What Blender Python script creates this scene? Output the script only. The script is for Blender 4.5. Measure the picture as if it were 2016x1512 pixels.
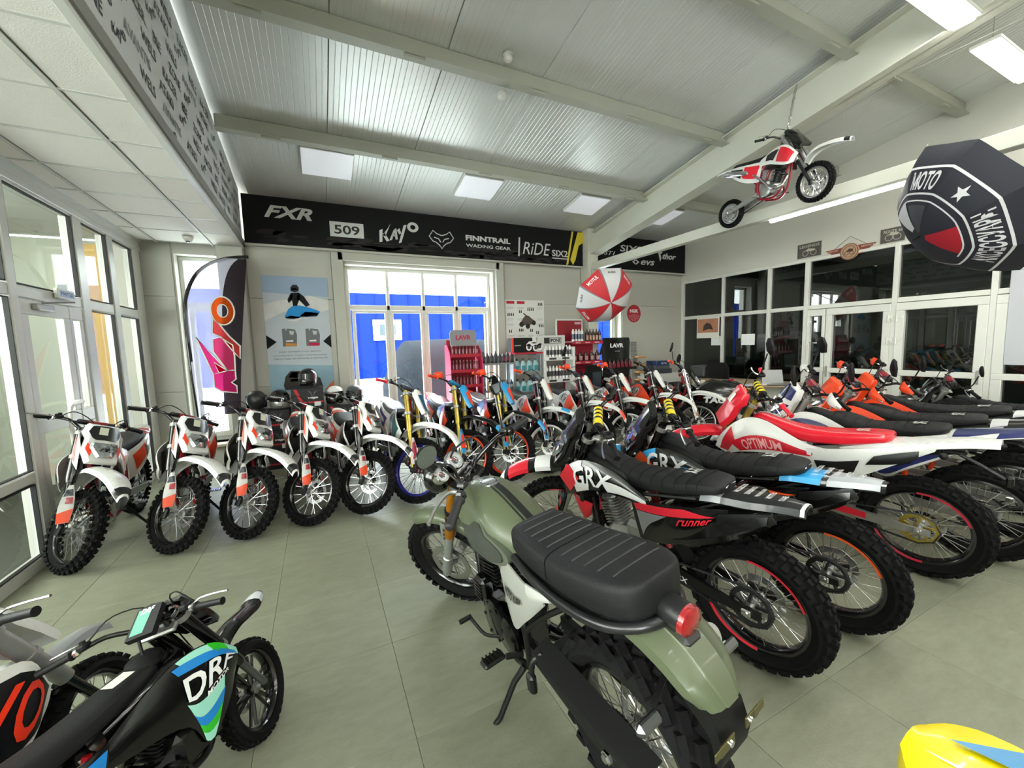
import bpy, bmesh, math, random
import numpy as np
from mathutils import Vector, Matrix
for _o in list(bpy.data.objects): bpy.data.objects.remove(_o, do_unlink=True)
SC = bpy.context.scene
COL = SC.collection
random.seed(7)
# ---------------------------------------------------------------- camera
cam_d = bpy.data.cameras.new('camera'); cam = bpy.data.objects.new('camera', cam_d); COL.objects.link(cam)
cam_d.sensor_width = 36; cam_d.sensor_fit = 'HORIZONTAL'; cam_d.lens = 790/2016*36; cam_d.clip_start = .02
XC = Vector((0.9000085, -0.4349808, -0.0278644)); YD = Vector((-0.0675758, -0.0760932, -0.9948082)); ZF = Vector((0.4306021, 0.8972188, -0.0978788))
cm = Matrix((( XC.x,-YD.x,-ZF.x,0),(XC.y,-YD.y,-ZF.y,0),(XC.z,-YD.z,-ZF.z,1.6),(0,0,0,1)))
cam.matrix_world = cm; SC.camera = cam
# ---------------------------------------------------------------- world, exposure
W = bpy.data.worlds.new('overcast_sky'); SC.world = W; W.use_nodes = True
_bg = W.node_tree.nodes['Background']; _bg.inputs[0].default_value = (.97, 1, .985, 1); _bg.inputs[1].default_value = 6.0
SC.view_settings.view_transform = 'Standard'; SC.view_settings.look = 'None'; SC.view_settings.gamma = 1
SC.view_settings.use_curve_mapping = False; SC.view_settings.exposure = 1.78
SC.cycles.use_denoising = True
SC.cycles.max_bounces = 8; SC.cycles.transparent_max_bounces = 12; SC.cycles.diffuse_bounces = 5; SC.cycles.glossy_bounces = 4
SC.cycles.sample_clamp_indirect = 6; SC.cycles.caustics_reflective = False; SC.cycles.caustics_refractive = False
LAMP = 12.0
# ---------------------------------------------------------------- materials
_M = {}
def srgb(c):
    if isinstance(c, str):
        c = [int(c[i:i+2], 16)/255 for i in (0, 2, 4)]
    return [x/12.92 if x <= .04045 else ((x+.055)/1.055)**2.4 for x in c]
def mat(name, col='808080', rough=.5, metal=0, coat=0, var=0, vs=8, bump=0, bs=60, emit=0, alpha=1, sheen=0, stretch=None, rv=.05, spec=None):
    if name in _M: return _M[name]
    m = bpy.data.materials.new(name); m.use_nodes = True; nt = m.node_tree; b = nt.nodes['Principled BSDF']
    c = srgb(col)+[1]
    b.inputs['Base Color'].default_value = c; b.inputs['Roughness'].default_value = rough; b.inputs['Metallic'].default_value = metal
    b.inputs['Coat Weight'].default_value = coat; b.inputs['Coat Roughness'].default_value = .08
    if spec is not None: b.inputs['Specular IOR Level'].default_value = spec
    if emit: b.inputs['Emission Color'].default_value = c; b.inputs['Emission Strength'].default_value = emit
    if alpha < 1: b.inputs['Alpha'].default_value = alpha
    tc = nt.nodes.new('ShaderNodeTexCoord'); co = tc.outputs['Object']
    if stretch:
        mp = nt.nodes.new('ShaderNodeMapping'); mp.inputs['Scale'].default_value = stretch; nt.links.new(co, mp.inputs['Vector']); co = mp.outputs[0]
    n = nt.nodes.new('ShaderNodeTexNoise'); n.inputs['Scale'].default_value = vs; n.inputs['Detail'].default_value = 5; nt.links.new(co, n.inputs['Vector'])
    if var:
        mx = nt.nodes.new('ShaderNodeMix'); mx.data_type = 'RGBA'; mx.inputs[6].default_value = [max(0, x*(1-var)) for x in c[:3]]+[1]; mx.inputs[7].default_value = [min(1, x*(1+var)) for x in c[:3]]+[1]
        nt.links.new(n.outputs['Fac'], mx.inputs[0]); nt.links.new(mx.outputs[2], b.inputs['Base Color'])
    mr = nt.nodes.new('ShaderNodeMapRange'); mr.inputs[3].default_value = max(0, rough-rv); mr.inputs[4].default_value = min(1, rough+rv)
    nt.links.new(n.outputs['Fac'], mr.inputs[0]); nt.links.new(mr.outputs[0], b.inputs['Roughness'])
    if bump:
        n2 = nt.nodes.new('ShaderNodeTexNoise'); n2.inputs['Scale'].default_value = bs; n2.inputs['Detail'].default_value = 3; nt.links.new(co, n2.inputs['Vector'])
        bp = nt.nodes.new('ShaderNodeBump'); bp.inputs['Strength'].default_value = bump; bp.inputs['Distance'].default_value = .01
        nt.links.new(n2.outputs['Fac'], bp.inputs['Height']); nt.links.new(bp.outputs[0], b.inputs['Normal'])
    _M[name] = m; return m
def glass(name, tint='ffffff', refl=1.0, dark=0.0):
    if name in _M: return _M[name]
    m = bpy.data.materials.new(name); m.use_nodes = True; nt = m.node_tree
    for x in list(nt.nodes): nt.nodes.remove(x)
    o = nt.nodes.new('ShaderNodeOutputMaterial'); t = nt.nodes.new('ShaderNodeBsdfTransparent'); g = nt.nodes.new('ShaderNodeBsdfGlossy'); f = nt.nodes.new('ShaderNodeFresnel'); mx = nt.nodes.new('ShaderNodeMixShader')
    g.inputs['Roughness'].default_value = .01; f.inputs[0].default_value = 1.5
    t.inputs[0].default_value = srgb(tint)+[1]
    ge = nt.nodes.new('ShaderNodeNewGeometry'); mi = nt.nodes.new('ShaderNodeMath'); mi.operation = 'MULTIPLY_ADD'; mi.inputs[1].default_value = -.499; mi.inputs[2].default_value = 1.5; nt.links.new(ge.outputs['Backfacing'], mi.inputs[0]); nt.links.new(mi.outputs[0], f.inputs[0])
    ma = nt.nodes.new('ShaderNodeMath'); ma.operation = 'MULTIPLY'; ma.inputs[1].default_value = refl; ma.use_clamp = True
    nt.links.new(f.outputs[0], ma.inputs[0]); nt.links.new(ma.outputs[0], mx.inputs[0]); nt.links.new(t.outputs[0], mx.inputs[1]); nt.links.new(g.outputs[0], mx.inputs[2]); nt.links.new(mx.outputs[0], o.inputs[0])
    _M[name] = m; return m
def cmat(hexc, rough=.3, coat=.3): return mat('gloss_'+hexc, hexc, rough, coat=coat)
MT = dict(
 rubber=lambda: mat('tyre_rubber', '0a0a0b', .8, spec=.2, bump=.15, bs=200, var=.25),
 blk=lambda: mat('black_plastic', '0c0c0d', .55, spec=.3, var=.2), gblk=lambda: mat('gloss_black', '070708', .2, coat=.6),
 sblk=lambda: mat('satin_black_metal', '0b0b0c', .4, .2), seat=lambda: mat('black_seat_vinyl', '101113', .55, spec=.35, bump=.25, bs=400, var=.15),
 chrome=lambda: mat('polished_chrome', 'd8d8da', .12, 1), alu=lambda: mat('cast_aluminium', 'a8a8a4', .42, .85, var=.15, vs=30), steel=lambda: mat('spoke_steel', 'c9c9c9', .25, 1),
 gold=lambda: mat('gold_anodised', 'b8a24a', .3, .8), amber=lambda: mat('amber_gold_fork', 'c07a1c', .3, .75), white=lambda: mat('white_plastic', 'd6d7d3', .28, coat=.3, var=.03),
 dalu=lambda: mat('dark_cast_metal', '3a3b3d', .45, .7, var=.3, vs=30), red=lambda: mat('red_plastic', 'b8121f', .3, coat=.3), dred=lambda: mat('red_frame_paint', '8f1020', .3, coat=.4),
)
def pm_(x): return mat('matt_print_'+x, x, .75, spec=.15) if isinstance(x, str) else x
def m_(x):
    if not isinstance(x, str): return x
    if x in MT: return MT[x]()
    return cmat(x)
# ---------------------------------------------------------------- mesh collecting
class G:
    def __init__(s): s.v = []; s.f = []; s.m = []
    def add(s, vs, fs, m=0, X=None):
        o = len(s.v)
        if X is not None: vs = [tuple(X @ Vector(p)) for p in vs]
        s.v += [tuple(p) for p in vs]; s.f += [tuple(i+o for i in q) for q in fs]; s.m += [m]*len(fs); return s
    def mirror(s):
        o = len(s.v); n = len(s.f); s.v += [(x, -y, z) for x, y, z in s.v]; s.f += [tuple(i+o for i in reversed(q)) for q in s.f[:n]]; s.m += s.m[:n]; return s
def V(*a): return Vector(a)
def mesh(name, g, mats, ang=38):
    me = bpy.data.meshes.new(name); me.from_pydata(g.v, [], g.f)
    for x in (mats if isinstance(mats, (list, tuple)) else [mats]): me.materials.append(m_(x))
    me.polygons.foreach_set('material_index', g.m)
    me.polygons.foreach_set('use_smooth', [True]*len(g.f))
    me.update(); me.set_sharp_from_angle(angle=math.radians(ang)); return me
def ob(name, g, mats, parent=None, X=None, ang=38, **kw):
    me = g if isinstance(g, bpy.types.Mesh) else mesh(name, g, mats, ang)
    o = bpy.data.objects.new(name, me); COL.objects.link(o)
    if parent: o.parent = parent
    if X is not None: o.matrix_basis = X
    for k, v in kw.items(): o[k] = v
    return o
def thing(name, label, cat, loc=(0, 0, 0), rz=0, group=None, X=None):
    o = bpy.data.objects.new(name, None); COL.objects.link(o); o.empty_display_size = .1
    o.location = loc; o.rotation_euler = (0, 0, rz)
    if X is not None: o.matrix_basis = X
    o['label'] = label; o['category'] = cat
    if group: o['group'] = group
    return o
def tag(o, label, cat, group=None, kind=None):
    o['label'] = label; o['category'] = cat
    if group: o['group'] = group
    if kind: o['kind'] = kind
    return o
def struct(name, g, mats, parent=None, **kw):
    o = ob(name, g, mats, parent, **kw)
    if not parent: o['kind'] = 'structure'
    return o
def copy_tree(o, parent=None, label=None):
    c = o.copy(); COL.objects.link(c); c.parent = parent
    if parent: c.matrix_basis = o.matrix_basis
    for ch in list(o.children): copy_tree(ch, c)
    if label: c['label'] = label
    return c
# primitives -----------------------------------------------------------------
def box(g, c, s, m=0, X=None, bv=0.0):
    cx, cy, cz = c; a, b, d = s[0]/2, s[1]/2, s[2]/2
    if bv <= 0:
        vs = [(cx+i*a, cy+j*b, cz+k*d) for k in (-1, 1) for j in (-1, 1) for i in (-1, 1)]
        return g.add(vs, [(0, 2, 3, 1), (4, 5, 7, 6), (0, 1, 5, 4), (2, 6, 7, 3), (0, 4, 6, 2), (1, 3, 7, 5)], m, X)
    bv = min(bv, a*.95, b*.95, d*.95); vs = []; ix = {}
    for i in (-1, 1):
        for j in (-1, 1):
            for k in (-1, 1):
                for ax in range(3):
                    p = [i*(a-bv), j*(b-bv), k*(d-bv)]; p[ax] = (i*a, j*b, k*d)[ax]
                    ix[(i, j, k, ax)] = len(vs); vs.append((cx+p[0], cy+p[1], cz+p[2]))
    fs = []
    for ax in range(3):
        o1, o2 = [x for x in range(3) if x != ax]
        for s_ in (-1, 1):
            q = []
            for t1, t2 in ((-1, -1), (1, -1), (1, 1), (-1, 1)):
                k = [0, 0, 0]; k[ax] = s_; k[o1] = t1; k[o2] = t2; q.append(ix[(*k, ax)])
            if (s_ > 0) == (ax == 1): q.reverse()
            fs.append(tuple(q))
    for ax in range(3):
        o1, o2 = [x for x in range(3) if x != ax]
        for t1 in (-1, 1):
            for t2 in (-1, 1):
                ka = [0, 0, 0]; kb = [0, 0, 0]; ka[ax] = -1; kb[ax] = 1
                for k in (ka, kb): k[o1] = t1; k[o2] = t2
                q = [ix[(*ka, o1)], ix[(*kb, o1)], ix[(*kb, o2)], ix[(*ka, o2)]]
                if (t1*t2 > 0) != (ax == 1): q.reverse()
                q.reverse(); fs.append(tuple(q))
    for i in (-1, 1):
        for j in (-1, 1):
            for k in (-1, 1):
                q = [ix[(i, j, k, 0)], ix[(i, j, k, 1)], ix[(i, j, k, 2)]]
                if i*j*k < 0: q.reverse()
                fs.append(tuple(q))
    return g.add(vs, fs, m, X)
def cr(pts, n):
    """Catmull-Rom through pts, n samples per span"""
    P = [Vector(p) for p in pts]; out = []
    if len(P) < 3:
        return [P[0].lerp(P[-1], i/n) for i in range(n+1)]
    for i in range(len(P)-1):
        p0 = P[i-1] if i else P[0]*2-P[1]; p1, p2 = P[i], P[i+1]; p3 = P[i+2] if i+2 < len(P) else P[-1]*2-P[-2]
        for k in range(n):
            t = k/n; out.append(.5*((2*p1)+(p2-p0)*t+(2*p0-5*p1+4*p2-p3)*t*t+(3*p1-p0-3*p2+p3)*t**3))
    out.append(P[-1]); return out
def tube(g, pts, r, n=8, m=0, sm=0, caps=True, X=None, closed=False, flat=1.0):
    if sm: 
        if isinstance(r, (list, tuple)):
            r = [r[min(int(i/sm), len(r)-2)]*(1-(i/sm-min(int(i/sm), len(r)-2)))+r[min(int(i/sm), len(r)-2)+1]*(i/sm-min(int(i/sm), len(r)-2)) for i in range((len(pts)-1)*sm+1)]
        pts = cr(pts, sm)
    P = [Vector(p) for p in pts]; N = len(P)
    if not isinstance(r, (list, tuple)): r = [r]*N
    T = []
    for i in range(N):
        a = P[(i-1) % N] if (i or closed) else P[0]; b = P[(i+1) % N] if (i < N-1 or closed) else P[-1]
        t = (b-a); T.append(t.normalized() if t.length > 1e-9 else Vector((0, 0, 1)))
    up = Vector((0, 0, 1)) if abs(T[0].z) < .9 else Vector((0, 1, 0))
    nx = (up-T[0]*up.dot(T[0])).normalized(); vs = []
    for i in range(N):
        nx = (nx-T[i]*nx.dot(T[i])).normalized(); ny = T[i].cross(nx)
        for k in range(n):
            a = 2*math.pi*k/n+math.pi/n; vs.append(P[i]+(nx*math.cos(a)*flat+ny*math.sin(a))*r[i])
    fs = []
    for i in range(N if closed else N-1):
        for k in range(n):
            a, b = i*n+k, i*n+(k+1) % n; c, d = ((i+1) % N)*n+(k+1) % n, ((i+1) % N)*n+k; fs.append((a, b, c, d))
    if caps and not closed: fs += [tuple(reversed(range(n))), tuple((N-1)*n+k for k in range(n))]
    return g.add(vs, fs, m, X)
def lathe(g, prof, n=24, m=0, ax='y', X=None, c=(0, 0, 0), closed=False, ang=2*math.pi, mod=None):
    """prof: list of (radius, along)."""
    vs = []; K = len(prof); full = abs(ang-2*math.pi) < 1e-6; nn = n if full else n+1
    for i in range(nn):
        a = ang*i/n
        for j, (r, h) in enumerate(prof):
            rr = r*(mod(i, j) if mod else 1); x, y = rr*math.cos(a), rr*math.sin(a)
            p = {'y': (x, h, -y), 'z': (x, y, h), 'x': (h, x, y)}[ax]; vs.append((p[0]+c[0], p[1]+c[1], p[2]+c[2]))
    fs = []
    for i in range(n):
        i2 = (i+1) % nn
        for j in range(K if closed else K-1):
            j2 = (j+1) % K; fs.append((i*K+j, i2*K+j, i2*K+j2, i*K+j2))
    return g.add(vs, fs, m, X)
def loft(g, rings, m=0, caps=True, X=None, close=True):
    n = len(rings[0]); vs = [p for r in rings for p in r]; fs = []
    for i in range(len(rings)-1):
        for k in range(n if close else n-1):
            fs.append((i*n+k, i*n+(k+1) % n, (i+1)*n+(k+1) % n, (i+1)*n+k))
    if caps and close: fs += [tuple(reversed(range(n))), tuple((len(rings)-1)*n+k for k in range(n))]
    return g.add(vs, fs, m, X)
def sring(x, zc, hw, hh, n=16, p=.6, flatb=None):
    """super-ellipse ring in the y-z plane at x"""
    out = []
    for k in range(n):
        a = 2*math.pi*k/n; c, s = math.cos(a), math.sin(a)
        y = hw*math.copysign(abs(c)**p, c); z = hh*math.copysign(abs(s)**p, s)
        if flatb is not None and z < 0: z *= flatb
        out.append((x, y, zc+z))
    return out
def prism(g, poly, y0, y1, m=0, X=None, bv=0):
    """polygon in xz extruded along y"""
    n = len(poly); vs = [(x, y0, z) for x, z in poly]+[(x, y1, z) for x, z in poly]
    ar = sum(poly[i][0]*poly[(i+1) % n][1]-poly[(i+1) % n][0]*poly[i][1] for i in range(n))
    a = tuple(range(n)); b = tuple(range(2*n-1, n-1, -1)); sd = [(i, i+n, (i+1) % n+n, (i+1) % n) for i in range(n)]
    if (ar > 0) == (y1 > y0): fs = [a, b]+[tuple(s) for s in sd]
    else: fs = [tuple(reversed(a)), tuple(reversed(b))]+[tuple(reversed(s)) for s in sd]
    return g.add(vs, fs, m, X)
_dk = [0]
class Panel:
    """curved sheet between a top line and a bottom line (3-D points), bulging outwards (side = +1 left / -1 right)"""
    def __init__(s, top, bot, bulge=.015, nu=14, nv=5, side=1, th=.006, dirv=None):
        s.n = nu; s.nv = nv; s.side = side; s.b = bulge; s.th = th
        mk = lambda pts: cr([(p[0], p[1]*side, p[2]) for p in pts], 6)
        s.T, s.B = mk(top), mk(bot); s.d = Vector(dirv) if dirv else Vector((0, side, 0))
    def at(s, u, v, off=0):
        def smp(P):
            x = max(0, min(.9999, u))*(len(P)-1); i = int(x); return P[i].lerp(P[i+1], x-i)
        return smp(s.T).lerp(smp(s.B), v)+s.d*(s.b*4*max(0, v*(1-v))*(.4+.6*min(1, 4*max(0, u*(1-u))))+off)
    def build(s, g=None, m=0):
        g = g or G(); vs = []; nu, nv = s.n, s.nv
        for L in (0, -s.th):
            for i in range(nu+1):
                for j in range(nv+1): vs.append(s.at(i/nu, j/nv, L))
        K = (nu+1)*(nv+1); idx = lambda i, j: i*(nv+1)+j; fs = []
        for i in range(nu):
            for j in range(nv):
                q = (idx(i, j), idx(i+1, j), idx(i+1, j+1), idx(i, j+1)); fs += [q, tuple(x+K for x in reversed(q))]
        rim = [idx(i, 0) for i in range(nu+1)]+[idx(nu, j) for j in range(1, nv+1)]+[idx(i, nv) for i in range(nu-1, -1, -1)]+[idx(0, j) for j in range(nv-1, 0, -1)]
        for a, b in zip(rim, rim[1:]+rim[:1]): fs.append((a, a+K, b+K, b))
        return g.add(vs, fs, m)
    def decal(s, q, g=None, m=0, off=None, nu=10, nv=4):
        """q: four (u,v) corners, drawn as a thin film"""
        g = g or G(); vs = []; _dk[0] = (_dk[0]+1) % 7; off = .0018+.0005*_dk[0] if off is None else off
        for i in range(nu+1):
            for j in range(nv+1):
                a, b = i/nu, j/nv
                u = (q[0][0]*(1-a)+q[1][0]*a)*(1-b)+(q[3][0]*(1-a)+q[2][0]*a)*b; v = (q[0][1]*(1-a)+q[1][1]*a)*(1-b)+(q[3][1]*(1-a)+q[2][1]*a)*b
                vs.append(s.at(u, v, off))
        return g.add(vs, [(i*(nv+1)+j, (i+1)*(nv+1)+j, (i+1)*(nv+1)+j+1, i*(nv+1)+j+1) for i in range(nu) for j in range(nv)], m)
    def text(s, t, q, g=None, m=0, off=.0075, shear=.2, bold=.02):
        g = g or G(); P, F, Wd = textmesh(t, shear, bold); vs = []
        for x, y in P:
            a, b = x/Wd, 1-y
            u = (q[0][0]*(1-a)+q[1][0]*a)*(1-b)+(q[3][0]*(1-a)+q[2][0]*a)*b; v = (q[0][1]*(1-a)+q[1][1]*a)*(1-b)+(q[3][1]*(1-a)+q[2][1]*a)*b
            vs.append(s.at(u, v, off))
        return g.add(vs, F, m)
ORD = ['first', 'second', 'third', 'fourth', 'fifth', 'sixth', 'seventh', 'eighth', 'ninth', 'tenth']
_T = {}
def textmesh(t, shear=0, bold=0):
    k = (t, shear, bold)
    if k in _T: return _T[k]
    cu = bpy.data.curves.new('t', 'FONT'); cu.body = t; cu.shear = shear; cu.offset = bold; cu.resolution_u = 3
    o = bpy.data.objects.new('t', cu); me = bpy.data.meshes.new_from_object(o)
    P = np.array([v.co[:2] for v in me.vertices]); F = [tuple(p.vertices) for p in me.polygons]
    bpy.data.objects.remove(o); bpy.data.meshes.remove(me)
    P[:, 0] -= P[:, 0].min(); lo = P[:, 1].min(); hi = P[:, 1].max(); P[:, 1] -= lo; P /= (hi-lo)
    _T[k] = ([tuple(p) for p in P], F, P[:, 0].max()); return _T[k]
def flat_text(g, t, o, ux, uy, h, w=None, m=0, shear=0, bold=0, center=False):
    """lettering in the plane spanned by ux, uy with height h; o = lower left"""
    P, F, Wd = textmesh(t, shear, bold); o, ux, uy = Vector(o), Vector(ux), Vector(uy); sx = h if w is None else w/Wd
    if center: o = o-ux*(Wd*sx/2)
    return g.add([o+ux*(x*sx)+uy*(y*h) for x, y in P], F, m)
def flat_poly(g, pts, o, ux, uy, m=0):
    o, ux, uy = Vector(o), Vector(ux), Vector(uy)
    return g.add([o+ux*x+uy*y for x, y in pts], [tuple(range(len(pts)))], m)
# ================================================================ wheels (axle along y, centre at origin), cached meshes
_wc = {}
def tyre_g(R, w, h, N, rows, kh=.013, kl=.6):
    g = G(); Rb = R-kh; ri = Rb-h; hc = (Rb-ri)/2; rc = ri+hc
    prof = []
    for k in range(14):
        a = math.pi*(-.38)+(2*math.pi-.24*math.pi)*0+2*math.pi*k/14
        c, s = math.cos(a), math.sin(a)
        prof.append((rc+hc*math.copysign(abs(c)**.85, c), w/2*math.copysign(abs(s)**.85, s)*(1 if c > -.3 else .72)))
    lathe(g, prof, 40, closed=True)
    for i in range(N):
        for (yy, tilt, wy, ln, st, sk) in rows:
            a = 2*math.pi*(i+st)/N; th = math.radians(tilt)
            rr = rc+hc*math.cos(math.asin(max(-1, min(1, yy/(w/2))))*.9)-.004
            X = Matrix.Rotation(-a, 4, 'Y') @ Matrix.Translation((rr, yy, 0)) @ Matrix.Rotation(th, 4, 'Z') @ Matrix.Rotation(math.radians(sk), 4, 'X')
            L = 2*math.pi*R/N*ln; a2, b2 = wy/2, L/2; t = .78
            vs = [(0, -a2, -b2), (0, a2, -b2), (0, a2, b2), (0, -a2, b2), (kh+.006, -a2*t, -b2*t), (kh+.006, a2*t, -b2*t), (kh+.006, a2*t, b2*t), (kh+.006, -a2*t, b2*t)]
            g.add(vs, [(4, 5, 6, 7), (0, 1, 5, 4), (1, 2, 6, 5), (2, 3, 7, 6), (3, 0, 4, 7)], 0, X)
    return g, ri
ROWS = {
 'knob': [(-.017, 0, .024, .55, 0, 0), (.017, 0, .024, .55, 0, 0), (.0, 0, .02, .45, .5, 0), (-.040, -38, .022, .55, .5, 0), (.040, 38, .022, .55, .5, 0)],
 'fat': [(-.020, 0, .030, .55, 0, 0), (.020, 0, .030, .55, 0, 0), (.0, 0, .03, .42, .5, 0), (-.047, -35, .026, .6, .5, 0), (.047, 35, .026, .6, .5, 0)],
 'block': [(-.021, -6, .036, .78, 0, 25), (.021, 6, .036, .78, .5, -25), (-.050, -30, .030, .74, .45, 20), (.050, 30, .030, .74, .95, -20)],
 'mini': [(-.012, 0, .018, .6, 0, 0), (.012, 0, .018, .6, .5, 0), (-.030, -32, .018, .6, .5, 0), (.030, 32, .018, .6, 0, 0)],
}
def wheel(parent, name, loc, R, w, h=.075, rows='knob', N=34, rim='gblk', hub='alu', spoke='steel', disc=1, sprocket=0, X=None, ns=32, rimw=.03, disc_r=.11, tape=None, dmat='steel', cast=False):
    key = (R, w, h, rows, N)
    if key not in _wc:
        g, ri = tyre_g(R, w, h, N, ROWS[rows], .013 if R > .22 else .009); _wc[key] = (mesh('tyre', g, 'rubber'), ri)
    tm, ri = _wc[key]
    B = Matrix.Translation(loc); 
    if X is not None: B = X @ B
    T = ob(name, tm, None, parent, B)
    def sub(nm, k, fn, mt):
        kk = (key, nm, k, str(mt))
        if kk not in _wc: g = G(); fn(g); _wc[kk] = mesh(nm, g, mt)
        return ob(nm, _wc[kk], None, T)
    rw = w*.29
    def rimf(g): lathe(g, [(ri+.014, -rw), (ri+.002, -rw-.003), (ri-.008, -rw*.8), (ri-.013, -rw*.3), (ri-.013, rw*.3), (ri-.008, rw*.8), (ri+.002, rw+.003), (ri+.014, rw)], 44)
    sub('rim', rim, rimf, rim)
    if tape:
        def tp(g):
            for a0 in (20, 200): lathe(g, [(ri+.010, rw+.0075), (ri-.004, rw+.0035)], 14, ang=math.radians(75), X=Matrix.Rotation(math.radians(a0), 4, 'Y')); lathe(g, [(ri-.004, -rw-.0035), (ri+.010, -rw-.0075)], 14, ang=math.radians(75), X=Matrix.Rotation(math.radians(a0), 4, 'Y'))
        sub('rim_sticker', tape, tp, tape)
    hr = .034 if R > .22 else .03
    def hubf(g): lathe(g, [(.008, -.075), (hr*.5, -.072), (hr*.55, -.04), (hr, -.036), (hr, -.028), (hr*.6, -.02), (hr*.6, .02), (hr, .028), (hr, .036), (hr*.55, .04), (hr*.5, .072), (.008, .075)], 18)
    sub('hub', hub, hubf, hub)
    if cast:
        def cs(g):
            for i in range(6):
                for d in (-.13, .13):
                    a = 2*math.pi*i/6+d; a1 = 2*math.pi*i/6+d*.9
                    tube(g, [(.02*math.cos(a), 0, .02*math.sin(a)), ((ri-.01)*math.cos(a1), 0, (ri-.01)*math.sin(a1))], [.012, .009], 6)
        sub('cast_spokes', 1, cs, rim)
    else:
        def sp(g):
            for i in range(ns):
                s = -1 if i % 2 else 1; a = 2*math.pi*i/ns; a1 = a+(.55 if (i//2) % 2 else -.55)
                tube(g, [(hr*math.cos(a1), s*.032, hr*math.sin(a1)), ((ri-.012)*math.cos(a), s*.004, (ri-.012)*math.sin(a))], .0021, 4, caps=False)
        sub('spokes', (ns, 0), sp, spoke)
    if disc:
        def dc(g):
            y = -.052*disc; lathe(g, [(disc_r, y-.002), (disc_r*.72, y-.002), (disc_r*.72, y+.002), (disc_r, y+.002)], 48, closed=True, mod=lambda i, j: 1+(.03 if j in (0, 3) and (i//3) % 2 else 0))
            for i in range(6):
                a = math.pi*i/3; tube(g, [(hr*.8*math.cos(a), y, hr*.8*math.sin(a)), (disc_r*.76*math.cos(a+.5), y, disc_r*.76*math.sin(a+.5))], .006, 4)
        sub('brake_disc', (disc, disc_r), dc, dmat)
    if sprocket:
        def sk(g):
            y = .055; r = .098 if R > .22 else .07
            lathe(g, [(r, y-.003), (r*.78, y-.003), (r*.78, y+.003), (r, y+.003)], 80, closed=True, mod=lambda i, j: 1+(.045 if j in (0, 3) and i % 2 else 0))
            for i in range(5):
                a = 2*math.pi*i/5; tube(g, [(hr*.8*math.cos(a), y, hr*.8*math.sin(a)), (r*.82*math.cos(a+.4), y, r*.82*math.sin(a+.4))], .009, 4)
        sub('sprocket', 1, sk, 'steel' if sprocket == 1 else sprocket)
    return T
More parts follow.
